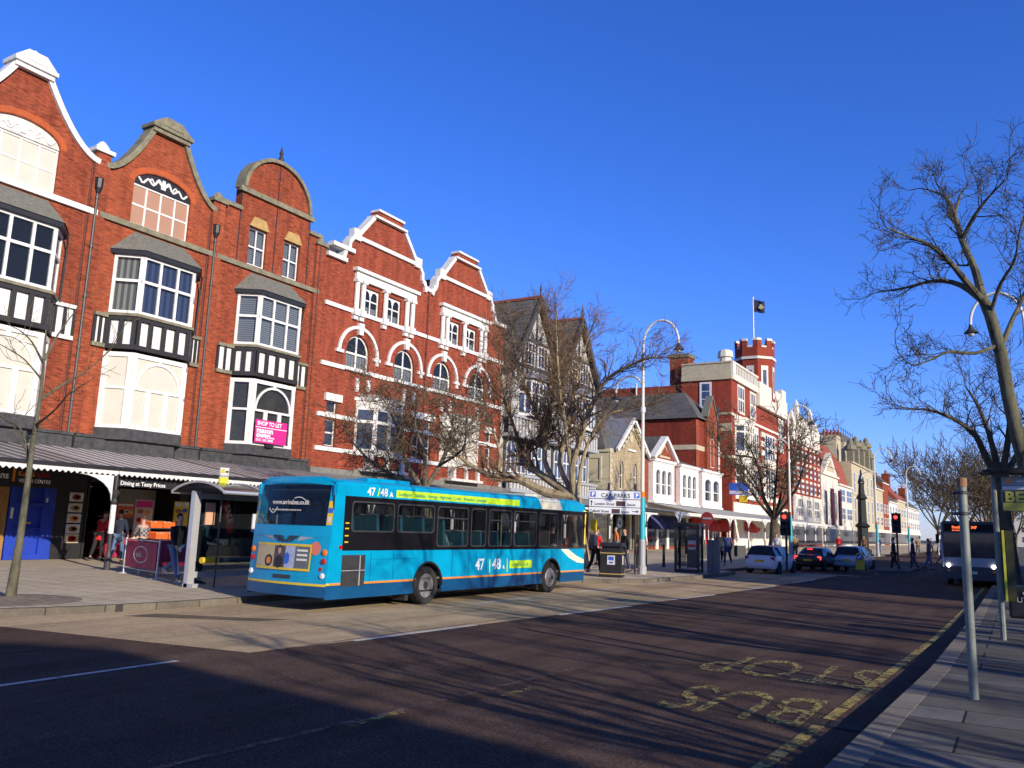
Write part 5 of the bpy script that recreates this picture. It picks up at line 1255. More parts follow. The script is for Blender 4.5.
rgrid(body, -1.12, 1.12, 1.62, 1.645, .012, 0, 10); body.face([RB(-.95,.80,.008), RB(.95,.80,.008), RB(.5,.74,.008), RB(-.5,.74,.008)], 0)
for s in (1, -1):                                       # rear corner pillars
    zs = [.30, .60, .645, 1.345, 2.0, 2.56, 2.80]
    for k in range(6):
        a, b = RB(s*1.25, zs[k], 0), RB(s*1.25, zs[k+1], 0); body.face([a, b, (s*1.25, .03, zs[k+1]), (s*1.25, .03, zs[k])], 1 if k == 0 else (6 if k == 1 else 0))
# front
def FB(u, v, d): return (u, BL-.28+.26*(1-(u/1.25)**2)+d - (.10*(v-1.2)/1.6 if v > 1.2 else 0), v)
def fgrid(mb, x0, x1, z0, z1, d, m, nx=10):
    for k in range(nx):
        a, b = x0+(x1-x0)*k/nx, x0+(x1-x0)*(k+1)/nx; mb.face([FB(a, z0, d), FB(b, z0, d), FB(b, z1, d), FB(a, z1, d)], m)
fgrid(body, -1.25, 1.25, .30, .62, 0, 1); fgrid(body, -1.25, 1.25, .62, 1.3, 0, 0); fgrid(body, -1.25, 1.25, 2.5, 2.84, 0, 0)
bodyo = body.build('body', ['bus_blue', 'bus_navy', 'orange', 'black_band', 'dark', 'bus_cream', 'yellow'], bus)
pn = MB()
for s in (1, -1):
    P = SX(s)
    for w_ in wins:
        i = len(pn.v); p = rr(*w_); pn.v += [P(u, v, -.015) for u, v in p]
        for t in tessellate_polygon([[Vector((u, v, 0)) for u, v in p]]): pn.f.append(tuple(i+k for k in t)); pn.m.append(0)
# each window gets its own frame with its pane
for k, w_ in enumerate(wins):
    fr = MB(); p = rr(*w_); ins = inset(p, .035); n = len(p)
    for q in range(n): fr.prism(SX(1), [p[q], p[(q+1) % n], ins[(q+1) % n], ins[q]], .010, -.01)
    if k in (2, 4, 5): fr.prism(SX(1), rectp(w_[0]+.03, w_[1]-.03, 2.14, 2.17), .006, -.01)
    f_ = fr.build('window', 'iron', bus)
    g = MB(); i = 0; g.v += [SX(1)(u, v, -.012) for u, v in p]
    for t in tessellate_polygon([[Vector((u, v, 0)) for u, v in p]]): g.f.append(t); g.m.append(0)
    g.build('pane', 'glass_bus', f_)
lg = MB()
for w_ in wins[:-1]: lg.face([SX(-1)(u, v, -.012) for u, v in rectp(*w_)])
lg.build('near_side_glazing', 'glass_bus', bus)
ws = MB(); fgrid(ws, -1.2, 1.2, 1.3, 2.5, .0, 0); ws.build('windscreen', 'glass_bus', bus)
rw = MB()
pts = [(-1.12,1.86),(1.08,1.86),(1.1,2.2),(1.02,2.62),(.6,2.72),(-.6,2.72),(-1.04,2.62),(-1.13,2.2)]
for k in range(10):
    a, b = -1.12+.222*k, -1.12+.222*(k+1); tp = lambda u: 2.82-.08*(abs(u)/1.1)**4
    rw.face([RB(a, 1.87, .008), RB(b, 1.87, .008), RB(b, tp(b), .008), RB(a, tp(a), .008)])
rwo = rw.build('rear_window', 'glass_bus_rear' if 'glass_bus_rear' in M else 'glass_dark', bus)
text('www.arrivabus.co.uk', rwo, (-.50, -.19, 2.33), (R(90), 0, 0), .155, 'dirty_white', bold=.001, sx=.9)
text('for the best bus information in town', rwo, (-.50, -.185, 2.19), (R(90), 0, 0), .06, 'dirty_white', sx=1.05)
sw = MB(); sw.strip(lambda u, v, d: (u, -.185-d, v), [(-.6+.02*k, 2.24-.13*math.sin(math.pi*k/14)+.004*k) for k in range(14)], .022, .002, -.002); sw.strip(lambda u, v, d: (u, -.185-d, v), [(.2+.03*k, 2.47+.06*math.sin(math.pi*k/14)-.006*k) for k in range(14)], .022, .002, -.002); sw.build('swoosh', 'dirty_white', rwo)
# advert, emblem, lamps
ad = MB(); f_ = [(-.92,.90),(.82,.90),(.82,1.44),(-.92,1.44)]
for a, b, c, d in ((-.92,.82,.88,.93),(-.92,.82,1.41,1.46),(-.92,-.88,.93,1.41),(.78,.82,.93,1.41)): rgrid(ad, a, b, c, d, .03, 0, 6)
ado = ad.build('advert', 'yellow', bus)
for a, b, m_ in ((-.88,-.30,'poster_tan'), (-.30,.06,'poster_dark'), (.06,.36,'poster_pale'), (.36,.78,'poster_navy')):
    pm = MB(); rgrid(pm, a, b, .93, 1.41, .026, 0, 4); pm.build('advert_panel', m_, ado)
fg = MB()
def disc(cx, cz, r, d, m_, n=14, sz=1):
    fg.face([RB(cx+r*math.cos(2*math.pi*k/n), cz+r*sz*math.sin(2*math.pi*k/n), d) for k in range(n)], m_)
disc(-.47, 1.07, .13, .031, 1); disc(-.47, 1.07, .08, .033, 4); disc(-.12, 1.30, .055, .031, 2, sz=1.3); disc(-.12, 1.33, .075, .029, 1, sz=1.3); disc(-.12, 1.05, .14, .029, 1, sz=1.0); disc(.13, 1.14, .08, .031, 3, sz=1.6)
fg.build('advert_figures', ['poster_tan', 'timber', 'skin', 'paint_blue', 'orange'], ado)
lt = MB()
for z in (1.30, 1.20, 1.10): rgrid(lt, .42, .72, z, z+.045, .03, 0, 2)
lt.build('advert_lines', 'lamp_white', ado)
wg = MB()
for s in (1, -1):
    wg.face([RB(s*.06,1.48,.014), RB(s*.3,1.64,.014), RB(s*.12,1.64,.014), RB(s*.0,1.52,.014)], 0); wg.face([RB(s*.2,1.5,.016), RB(s*.42,1.64,.016), RB(s*.3,1.64,.016), RB(s*.12,1.5,.016)], 0)
    wg.face([RB(s*.36,1.52,.013), RB(s*.95,1.64,.013), RB(s*.44,1.62,.013)], 1)
wg.build('wing_emblem', ['paint_dark', 'grey'], bus)
def lamp(x, z, r, m_, name): b = MB(); b.lathe([(r, 0), (r, -.03), (r*.6, -.05)], (x, RB(x, z, 0)[1]+.005, z), 12, 0, 'y'); return b.build(name, m_, bus, smooth=True)
for s in (1, -1):
    lamp(s*1.14, 1.30, .07, 'amber', 'indicator'); lamp(s*1.14, 1.11, .065, 'redlens', 'brake_lamp'); lamp(s*1.14, .80, .065, 'clear', 'reversing_lamp')
rf = MB(); rf.lathe([(.045,0),(.045,-.02)], (1.08, RB(1.08,.94,0)[1], .94), 8, 0, 'y'); rf.build('reflector', 'redlens', bus)
pk = MB(); pk.face([RB(.90+.14*math.cos(2*math.pi*k/12), 1.38+.15*math.sin(2*math.pi*k/12), .012) for k in range(12)]); pk.build('round_sticker', flat('coral sticker', (.60,.17,.12), .5, .08), bus)
for (x0, x1) in ((1.10, 1.245), (-1.245, -1.17)):
    yl = MB(); rgrid(yl, x0, x1, 1.9, 2.42, .006, 0, 2); rgrid(yl, x0+.01, x1-.01, 2.16, 2.27, .010, 1, 1); rgrid(yl, x0+.03, x1-.03, 1.95, 2.08, .010, 2, 1); yl.build('corner_sticker', ['yellow', 'paint_blue', 'dirty_white'], bus)
npn = MB(); rgrid(npn, -.28, .28, .70, .78, .012, 0, 3); npn.build('number_plate', 'iron', bus)
# offside details
gr = MB(); gr.prism(SX(1), rectp(.36, 1.12, .56, 1.25), .006, .001, 0)
for k in range(16): gr.prism(SX(1), rectp(.40, 1.08, .6+k*.04, .62+k*.04), .014, .007, 0)
gr.prism(SX(1), rectp(.92, .95, .57, 1.24), .02, .007, 1); gr.prism(SX(1), rectp(.36, 1.12, .90, .915), .018, .007, 1); gr.build('engine_grille', ['iron', 'grey'], bus)
sr = MB(); sr.prism(SX(1), rectp(2.08, 7.68, 2.60, 2.775), .004, .001); s1 = sr.build('route_strip', 'lime', bus)
text('Southport · Ainsdale · Formby · Hightown · Crosby · Waterloo · Liverpool', s1, (1.256, 2.16, 2.64), FACE_X, .128, 'paint_green', bold=.002, sx=.97)
text('47', bus, (1.258, 1.05, 2.605), FACE_X, .26, 'paint_white', name='route_number', bold=.005); text('/', bus, (1.258, 1.40, 2.605), FACE_X, .26, 'lime', name='route_slash', bold=.008); text('48', bus, (1.258, 1.50, 2.605), FACE_X, .26, 'paint_white', name='route_number', bold=.005); text('A', bus, (1.258, 1.84, 2.605), FACE_X, .15, 'paint_white', name='route_letter', bold=.008)
text('47', bus, (1.256, 5.52, .80), FACE_X, .42, 'paint_white', name='route_number', bold=.008); text('48', bus, (1.256, 6.35, .80), FACE_X, .42, 'paint_white', name='route_number', bold=.008)
text('|', bus, (1.256, 6.16, .80), FACE_X, .40, 'lime', name='route_slash', bold=.004); text('|', bus, (1.256, 7.06, .80), FACE_X, .40, 'lime', name='route_slash', bold=.004); text('A', bus, (1.256, 6.88, .80), FACE_X, .14, 'paint_white', name='route_letter', bold=.004)
sr = MB(); sr.prism(SX(1), rectp(7.25, 8.5, .80, 1.02), .004, .001); s2 = sr.build('website_strip', 'lime', bus); text('arrivabus.co.uk', s2, (1.256, 7.34, .86), FACE_X, .15, 'paint_green', sx=1.05)
sh = MB(); sh.prism(SX(1), [(10.26,1.33),(10.75,1.33),(11.3,1.12),(11.86,.98),(11.86,.86),(11.35,.90),(10.8,1.06)], .004, .001); sh.build('swoosh', 'bus_cream', bus)
yl = MB()
for z in (1.52, 1.66, 1.82, 1.94): yl.prism(SX(1), rectp(.40, .52, z, z+.028), .005, .003)
yl.build('vent_label', 'yellow', bus)
sm = MB(); sm.lathe([(.05,0),(.05,.03)], (1.25, .28, 1.42), 8, 0, 'x'); sm.build('side_reflector', 'redlens', bus)
dr = MB()
for y in (1.3, 2.1, 4.45, 5.2, 6.06, 7.36): dr.prism(SX(1), rectp(y, y+.012, .66, 1.33), .0035, .001)
dr.prism(SX(1), rectp(8.86, 8.875, .66, 1.33), .004, .001); dr.prism(SX(1), rectp(1.3, 3.0, 1.14, 1.148), .004, .001); dr.prism(SX(1), rectp(10.25, 10.26, .66, 1.33), .004, .001); dr.build('panel_seam', 'bus_navy', bus)
mr = MB(); mr.tube([(1.2, BL-.2, 2.6), (1.45, BL+.1, 2.55), (1.5, BL+.15, 2.3)], .025, 6); mr.box(1.40, 1.58, BL+.1, BL+.2, 1.95, 2.3); mr.tube([(1.28, BL-.15, 1.5), (1.30, BL-.12, 2.5)], .03, 6); mr.build('mirror', 'yellow', bus)
for y in (RW, FW_): mf = MB(); mf.box(.75, 1.15, y-.75, y-.62, .13, .5); mf.build('mudflap', 'rubber', bus)
# wheels
def bus_wheel(y, s, rear):
    t = MB(); t.lathe([(.30,-.12),(.43,-.14),(.47,-.09),(.47,.09),(.43,.14),(.30,.12)], (s*1.09, y, .465), 24, 0, 'x', False); w_ = t.build('wheel', 'rubber', bus, smooth=True)
    h = MB()
    pr = [(.30,.10),(.29,.03),(.20,.0),(.17,.05),(.0,.06)] if rear else [(.30,.10),(.27,.13),(.15,.15),(.13,.2),(0,.21)]
    h.lathe([(r, s*(d)) for r, d in pr], (s*1.09, y, .465), 20, 0, 'x')
    for k in range(10): a = 2*math.pi*k/10; h.lathe([(.018, s*.02),(.018, s*(.05 if rear else .16))], (s*1.09, y+.22*math.cos(a), .465+.22*math.sin(a)), 6, 0, 'x')
    h.lathe([(.10, s*.052),(.10, s*.10),(0, s*.11)] if rear else [(.07, s*.20),(.07, s*.22),(0, s*.23)], (s*1.09, y, .465), 12, 1, 'x'); h.build('hub', ['hub', 'iron'], w_)
for s in (1, -1): bus_wheel(RW, s, True); bus_wheel(FW_, s, False)
# inside: seats, rails, ceiling
ce = MB(); ce.box(-1.15, 1.15, .3, BL-.6, 2.66, 2.70, 0); ce.box(-1.2, 1.2, .15, BL-.4, .62, .66, 1); ce.box(-1.15, 1.15, .25, .3, .66, 1.8, 1); ce.box(.2, 1.1, BL-2.2, BL-2.15, .66, 1.9, 1); ce.build('interior', ['dirty_white', 'dim'], bus)
seatp = MB()
seatp.prism(lambda u, v, d: (d, u, v), [(.0,.42),(.42,.45),(.42,.52),(.12,.50),(.02,1.12),(-.06,1.12)], -.21, .21); seatp.tube([(-.2, .02, 1.14), (0, .0, 1.16), (.2, .02, 1.14)], .015, 5, 1)
seatp.box(-.03, .03, .1, .2, .0, .42, 1); first = None
for x in (.92, .46, -.46, -.92):
    for k in range(10):
        y = .75+k*.86
        if x > 0 and y > 8.6 or x < 0 and y > 7: continue
        if first is None: o = seatp.build('seat', ['teal', 'grey'], bus); first = o
        else: o = first.copy(); COL.objects.link(o)
        o.location = (x, y, 1.02 if y < 4.2 else .68)
hr = MB()
for (x, y) in ((.3,1.2),(.3,2.9),(.3,4.6),(-.3,4.6),(.3,6.2),(-.3,6.6),(-.3,8.2),(.3,8.0),(-.3,9.6),(.95,5.6),(.95,7.2)): hr.tube([(x, y, .66), (x, y, 2.66)], .018, 6)
for x in (.3, -.3): hr.tube([(x, .6, 2.45), (x, 9.6, 2.45)], .016, 6)
hr.build('handrail', flat('yellow green handrail', (.55,.60,.25), .4, .05), bus)
M['redcar'] = flat('red car paint', (.42,.02,.015), .25, .05, 2)
M['bus_grey'] = flat('pale grey bus front', (.36,.39,.44), .35, .08, 2)
M['bus_dark'] = flat('midnight bus paint', (.012,.02,.05), .3, .2, 2)
M['brass'] = flat('gold band', (.45,.33,.10), .4, .1)
M['grey2'] = flat('dark grey cabinet', (.10,.10,.11), .5, .15, 4)
M['bronze'] = flat('dark bronze', (.014,.017,.013), .6, .3, 4)
M['rust'] = flat('rusty pole top', (.28,.14,.07), .8, .3, 20)
M['panel_navy'] = flat('dark stop panel', (.05,.06,.07), .4, .1)
M['olive'] = flat('dark olive case', (.04,.042,.012), .5, .2, 4)
M['yellow_dull'] = flat('olive yellow letters', (.36,.35,.05), .5, .08, 3)
M['lime2'] = flat('yellow green plate', (.62,.62,.05), .45, .08, 3)
# ------------------------------------------------------------------ cars
def car(label, loc, rz, sc, paint, style='hatch', brake=False, name='car', group='cars queuing at the lights'):
    t = thing(name, loc, label, 'car', group, rz=rz, local=True); t.scale = (sc,)*3
    L = 4.1 if style == 'hatch' else 4.45
    # (y, bottom, sill, belt, roof, half width belt, half width roof)
    if style == 'hatch':
        S = [(0,.42,.5,.72,.74,.74,.70),(.05,.3,.45,.88,.92,.80,.74),(.14,.26,.42,.93,.98,.83,.74),(.34,.24,.42,.95,1.40,.85,.60),(.46,.24,.42,.95,1.46,.85,.62),(1.15,.22,.4,.95,1.5,.86,.64),(1.22,.22,.4,.95,1.5,.86,.64),(2.1,.22,.4,.94,1.47,.86,.63),(2.18,.22,.4,.93,1.46,.86,.62),(2.95,.22,.4,.92,1.02,.85,.72),(3.1,.24,.42,.90,.95,.84,.70),(3.9,.28,.44,.76,.80,.78,.62),(4.1,.4,.5,.6,.62,.70,.55)]
    else:
        S = [(0,.42,.5,.78,.80,.74,.70),(.05,.3,.45,.93,.97,.80,.72),(.16,.26,.42,.96,1.0,.84,.74),(.50,.24,.42,.95,1.04,.86,.72),(1.1,.22,.4,.94,1.38,.87,.58),(1.25,.22,.4,.94,1.41,.87,.60),(1.95,.22,.4,.93,1.43,.87,.62),(2.03,.22,.4,.93,1.43,.87,.62),(2.7,.22,.4,.92,1.40,.87,.60),(2.78,.22,.4,.92,1.38,.87,.59),(3.4,.24,.42,.90,.98,.85,.7),(4.2,.28,.44,.76,.80,.78,.62),(4.45,.4,.5,.6,.62,.70,.55)]
    def ring_(s): y, zb, zs, zt, zr, w, wr = s; return [(w*.88,y,zb),(w*.985,y,zs),(w,y,(zs+zt)/2),(w*.975,y,zt),(wr,y,zr-.05),(wr*.72,y,zr),(-wr*.72,y,zr),(-wr,y,zr-.05),(-w*.975,y,zt),(-w,y,(zs+zt)/2),(-w*.985,y,zs),(-w*.88,y,zb)]
    rings = [ring_(s) for s in S]; nr_ = len(S)
    bodyf, winf = MB(), MB()
    gl_side = [k for k in range(nr_-1) if S[k][4]-S[k][3] > .3 and S[k+1][4]-S[k+1][3] > .06 or (S[k+1][4]-S[k+1][3] > .3 and S[k][4]-S[k][3] > .03)]
    thin = [k for k in gl_side if S[k+1][0]-S[k][0] < .13]
    for k in range(nr_-1):
        for a in range(12):
            b = (a+1) % 12; q = [rings[k][a], rings[k+1][a], rings[k+1][b], rings[k][b]]
            slope = abs((S[k+1][4]-S[k][4])/(S[k+1][0]-S[k][0]+1e-6))
            g = (a in (3, 7) and k in gl_side and k not in thin) or (a in (4, 5, 6) and k in gl_side and slope > .45 and k not in thin) 
            if a in (4, 5, 6) and k in gl_side and slope > .45: g = a == 5 or a in (4, 6)
            (winf if g else bodyf).face(q)
    bodyf.face(list(reversed(rings[0]))); bodyf.face(rings[-1])
    bodyo = bodyf.build('body', paint, t, smooth=True); winf.build('window', 'glass_dark', t, smooth=False)
    for s in (1, -1):
        for y in (.72, L-.78):
            w_ = MB(); w_.lathe([(.19,-.09),(.29,-.1),(.31,-.06),(.31,.06),(.29,.1),(.19,.09)], (s*.76, y, .31), 18, 0, 'x', False); wo = w_.build('wheel', 'rubber', t, smooth=True)
            h = MB(); h.lathe([(.2, s*.06),(.18, s*.09),(.06, s*.08),(0, s*.1)], (s*.76, y, .31), 10, 0, 'x'); h.build('rim', 'alu', wo)
            ac = MB(); ac.lathe([(.36,-.02),(.36,.02)], (s*.845, y, .33), 18, 0, 'x'); ac.build('wheel_arch', 'dark', t)
        lm = MB(); lm.box(s*.60, s*.80, .02, .16, .70, .90) if s > 0 else lm.box(-.80, -.60, .02, .16, .70, .90); lm.build('tail_lamp', 'redlamp' if brake else 'redlens', t)
        hl = MB(); hl.box(min(s*.45, s*.68), max(s*.45, s*.68), L-.2, L-.02, .58, .72); hl.build('headlight', 'clear', t)
        mi = MB(); mi.box(min(s*.86, s*1.02), max(s*.86, s*1.02), L*.62, L*.62+.14, .92, 1.06); mi.build('mirror', paint, t)
        dh = MB(); dh.prism(lambda u, v, d: (s*(.862+d), u, v), rectp(1.3, 1.45, .82, .85), .02, 0); dh.prism(lambda u, v, d: (s*(.86+d), u, v), rectp(2.12, 2.135, .42, .92), .006, 0); dh.build('door_handle', 'dark', t)
    npl = MB(); npl.box(-.26, .26, -.012, .0, .62, .73); npl.build('number_plate', 'yellow', t)
    bp = MB(); bp.box(-.72, .72, -.03, .06, .38, .56); bp.build('bumper', paint, t, bevel=.02)
    if brake: b = MB(); b.box(-.16, .16, .55, .6, 1.3, 1.34); b.build('high_brake_lamp', 'redlamp', t)
    return t
car('pale hatchback with a yellow rear plate queuing nearest the kerb', (-9.82, 37.4, 0), R(-4), .82, 'car_white', 'hatch', group='cars queuing at the lights')
car('dark saloon with lit brake lamps between the pale hatchback and the silver car', (-9.0, 43.2, 0), R(-5), .80, 'car_dark', 'saloon', True)
car('silver hatchback nearest the yellow bollard', (-7.55, 45.3, 0), R(-4), .84, 'silver', 'hatch')
car('distant red car behind the oncoming bus', (-6.0, 125, 0), R(180), .95, 'redcar' if 'redcar' in M else 'redlens', 'hatch', name='car', group='cars far down the street')
vn = thing('van', (-5.6, 92, 0), 'white van far down the street beyond the oncoming bus', 'van', rz=R(180), local=True)
b = MB(); b.prism(lambda u, v, d: (d, u, v), [(0,.4),(4.6,.4),(4.6,.9),(4.0,1.1),(3.5,1.9),(3.2,2.1),(0,2.15)], -.85, .85); b.build('body', 'white', vn, bevel=.05)
b = MB(); b.face([(-.75,3.55,1.85),(.75,3.55,1.85),(.75,4.05,1.12),(-.75,4.05,1.12)]); b.build('windscreen', 'glass_dark', vn)
for s in (1, -1):
    for y in (.9, 3.7): b = MB(); b.lathe([(.2,-.1),(.33,-.1),(.33,.1),(.2,.1)], (s*.75, y, .33), 14, 0, 'x'); b.build('wheel', 'rubber', vn)

# ------------------------------------------------------------------ oncoming bus
OB = thing('bus', (-1.62, 36.2, 0), 'dark blue and white oncoming bus with lit headlights and an orange display', 'bus', local=True, rz=R(-1)); OB.scale = (.76, .76, .80)
b = MB(); W = 1.25
b.box(-W, W, .02, 10, .35, .95, 2); b.box(-W, W, .02, 10, .95, 1.35, 1); b.box(-W, W, .05, 10, 1.35, 2.55, 0); b.box(-W, W, .04, 10, 2.55, 2.98, 0)
b.loft([[(-W,y,2.98),(-W+.15,y,3.06),(W-.15,y,3.06),(W,y,2.98)] for y in (.04, 10)], 0)
b.face([(-W+.02,.01,.98),(W-.02,.01,.98),(W-.25,-.0,1.36),(-W+.25,-.0,1.36)], 1); b.tube([(-W+.02,.04,.9),(-W+.02,.04,2.98)], .05, 6, 1); b.tube([(W-.02,.04,.9),(W-.02,.04,2.98)], .05, 6, 1)
b.build('body', ['bus_dark', 'bus_grey', 'bus_dark'], OB)
b = MB(); b.box(-1.15, 1.15, -.0, .045, 1.38, 2.5); b.build('windscreen', 'glass_dark', OB); b = MB(); b.box(-1.1, 1.1, -.0, .04, 2.58, 2.93); ds = b.build('display', 'dark', OB)
text('Southport   347', ds, (-.75, -.01, 2.72), FACE_Y, .17, 'led', bold=.006, sx=1.0); text('via Lord Street', ds, (-.75, -.01, 2.60), FACE_Y, .1, 'led', bold=.003)
for s in (1, -1):
    b = MB(); b.lathe([(.085,0),(.085,-.05),(.05,-.07)], (s*.98, .02, .98), 12, 0, 'y'); b.build('headlight', 'headlamp', OB)
    b = MB(); b.lathe([(.06,0),(.06,-.03)], (s*.98, .02, .75), 8, 0, 'y'); b.build('indicator', 'amber', OB)
    [MB().lathe([(.25,-.12),(.45,-.12),(.45,.12),(.25,.12)], (s*1.1, y_, .45), 18, 0, 'x').build('wheel', 'rubber', OB) for y_ in (2.3, 7.6)]
    b = MB(); b.tube([(s*1.2,0,2.5),(s*1.4,-.25,2.45)], .025, 6); b.box(min(s*1.32,s*1.48), max(s*1.32,s*1.48), -.28, -.2, 2.0, 2.42); b.build('mirror', 'dark', OB)
b = MB(); b.box(-.26, .26, -.03, .0, .62, .74); b.build('number_plate', 'dirty_white', OB)
b = MB(); b.tube([(-.5,-.02,1.42),(.3,-.03,1.6)], .012, 5); b.tube([(.5,-.02,1.42),(-.1,-.03,1.65)], .012, 5); b.build('wiper', 'black', OB)
text('BUS', OB, (-.22, -.012, 1.08), FACE_Y, .16, 'paint_dark', name='front_lettering')

# ------------------------------------------------------------------ lamps
def lamp_post(label, x, y, sc=1.0, rz=0):
    t = thing('street_lamp', (x, y, .12), label, 'street lamp', 'swan-neck street lamps', rz=rz, local=True); t.scale = (sc,)*3
    b = MB(); b.lathe([(.17,0),(.17,.25),(.13,.3),(.125,1.2),(.11,1.25)], (0,0,0), 12, 0); b.lathe([(.112,1.25),(.11,2.75),(.09,2.8)], (0,0,0), 12, 1); b.lathe([(.10,2.8),(.10,3.0)], (0,0,0), 12, 2); b.lathe([(.075,3.0),(.06,6.4),(.05,8.0)], (0,0,0), 10, 3); b.lathe([(.1,6.0),(.1,6.2)], (0,0,0), 10, 3)
    b.build('column', ['grey', 'turq', 'amber', 'lamp_white'], t)
    for nm, s, z0, r, k_, zs in (('upper_arm', 1, 8.62, .71, 1.28, 7.9), ('lower_arm', -1, 6.85, .56, 1.05, 6.3)):
        a = MB(); pts = [(0, 0, zs)] + [(s*(r-r*math.cos(math.pi*k/14)), 0, z0+r*k_*math.sin(math.pi*k/14)) for k in range(15)] + [(s*2*r, 0, z0-.08)]
        a.tube(pts, .045, 8); ao = a.build(nm, 'lamp_white', t, smooth=True)
        l = MB(); l.lathe([(.035,.05),(.06,-.04),(.08,-.12),(.19,-.22),(.21,-.25),(.09,-.26)], (s*2*r, 0, z0-.05), 14, 0); l.lathe([(.09,-.25),(.10,-.31),(.05,-.36),(0,-.38)], (s*2*r, 0, z0-.05), 12, 1); l.build('lantern', ['iron', 'clear'], ao, smooth=True)
    return t
lamp_post('tall double swan-neck lamp beside the CAR PARKS sign', -11.97, 29.23, 1.0)
lamp_post('swan-neck lamp by the trunk of the bare tree near the queuing cars', -11.9, 52.6, 1.0)
lamp_post('swan-neck lamp with turquoise foot beside the dark monument', -10.75, 80.4, 1.0)
lamp_post('farthest swan-neck lamp, against the distant trees', -10.3, 101, 1.0)
lamp_post('swan-neck lamp partly hidden by the leaning mossy tree', .42, 24, .83, R(180))

# ------------------------------------------------------------------ left bus shelter
sh = thing('bus_shelter', (-15.9, 14.6, .12), 'glazed bus shelter with curved roof on the pavement behind the bus', 'bus shelter')
X0, X1, Y0, Y1 = -15.96, -14.85, 12.56, 17.2
for y in (Y0, 14.9, Y1):
    b = MB(); b.box(X0-.06, X0+.06, y-.09, y+.09, .12, 2.25); b.build('post', 'alu', sh)
b = MB(); b.box(X0-.13, X0-.05, Y0-.05, Y0+.05, .12, 2.25); b.box(X0-.1, X0+.25, Y0-.09, Y0+.09, .12, .2); b.build('end_panel', 'alu', sh)
def rz_(x): t = (x-(X0-.55))/1.75; return 2.22+.22*math.sin(math.pi*max(0, min(1, t)))**.8
M['shelter_roof'] = flat('smoked shelter roof', (.06,.055,.05), .12, .2, 3)
b = MB(); xs = [X0-.55+1.75*k/10 for k in range(11)]
b.loft([[(x, y, rz_(x)) for x in xs] for y in (Y0-.25, Y1+.2)], 0, closed=False, caps=False); b.loft([[(x, y, rz_(x)-.03) for x in xs] for y in (Y0-.25, Y1+.2)], 0, closed=False, caps=False)
r_ = b.build('roof', 'shelter_roof', sh, smooth=True)
b = MB()
for y in (Y0-.25, Y0+.9, 14.9, Y1+.2): b.tube([(x, y, rz_(x)+.01) for x in xs], .03, 6)
for x in (xs[0], xs[-1]): b.tube([(x, Y0-.25, 2.22), (x, Y1+.2, 2.22)], .04, 6)
b.build('roof_rib', 'alu', r_)
for a, c in ((Y0+.1, 14.8), (15.0, Y1-.1)): b = MB(); b.box(X0-.01, X0+.01, a, c, .45, 2.1); b.build('glass_panel', 'glass_shop', sh)
b = MB(); b.tube([(X0+.35, Y0+.05, .72), (X0+.35, Y1, .72)], .06, 8); b.tube([(X0, Y0+.3, .68), (X0+.35, Y0+.3, .70)], .03, 6); b.tube([(X0, 15, .68), (X0+.35, 15, .70)], .03, 6); s_ = b.build('perch_rail', 'iron', sh)
b = MB(); b.lathe([(.07, -.0), (.07, .45)], (X0+.35, Y0+.0, .72), 10, 0, 'y'); b.build('rail_end', 'yellow', s_)
b = MB(); b.box(X0+.02, X0+.05, 14.2, 14.7, 1.35, 1.8); b.build('timetable', 'sign_grey', sh)
b = MB(); b.box(X0+.02, X0+.06, Y0+.25, Y0+.5, 1.5, 2.0); b.build('notice', flat('peach notice', (.62,.35,.22), .5, .1), sh)
b = MB(); b.box(X0-.03, X0+.03, Y0+.1, Y1-.1, .32, .45); b.box(X0-.03, X0+.03, Y0+.1, Y1-.1, 2.08, 2.2); b.build('frame_rail', 'alu', sh)
fp = thing('bus_stop_flag', (-15.5, 12.88, .12), 'small white and yellow bus stop flag above the shelter roof', 'bus stop sign')
b = MB(); b.tube([(-15.5, 12.88, .12), (-15.5, 12.88, 2.44)], .02, 8); b.build('pole', 'iron', fp)
b = MB(); b.box(-15.52, -15.48, 12.76, 13.0, 2.44, 2.58, 1); b.box(-15.52, -15.48, 12.76, 13.0, 2.58, 2.63, 2); b.box(-15.52, -15.48, 12.76, 13.0, 2.63, 2.80, 0); fl_ = b.build('flag', ['dirty_white', 'lime2', 'grey'], fp)
b = MB(); b.box(-15.475, -15.47, 12.78, 12.87, 2.68, 2.76); b.build('mark', 'yellow', fl_); b = MB(); b.box(-15.475, -15.47, 12.9, 12.98, 2.69, 2.73); b.build('lettering', 'paint_dark', fl_)

# ------------------------------------------------------------------ car park sign, bin, phone box, barrier
cs = thing('car_park_sign', (-12.8, 28.6, .12), 'wide grey CAR PARKS direction sign on two posts', 'road sign')
sa = Vector((-13.62, 28.05, 0)); sb_ = Vector((-11.95, 29.05, 0)); sd = (sb_-sa).normalized(); sn = Vector((sd.y, -sd.x, 0)); sw_ = (sb_-sa).length; ang = math.atan2(sd.y, sd.x)
def CP(u, v, d): p = sa+sd*u+sn*d; return (p.x, p.y, v)
b = MB(); b.prism(CP, rectp(0, sw_, 2.25, 3.14), .04, 0); bo = b.build('board', 'sign_grey', cs)
b = MB()
for z in (2.25, 2.50, 2.80, 3.12): b.prism(CP, rectp(0, sw_, z, z+.025), .046, .041)
for u in (0, sw_-.02): b.prism(CP, rectp(u, u+.02, 2.25, 3.14), .0455, .041)
b.build('border', 'paint_dark', bo)
def ctext(s, u, v, size, m='paint_dark', **k): p = CP(u, v, .048); return text(s, bo, p, (R(90), 0, ang), size, m, **k)
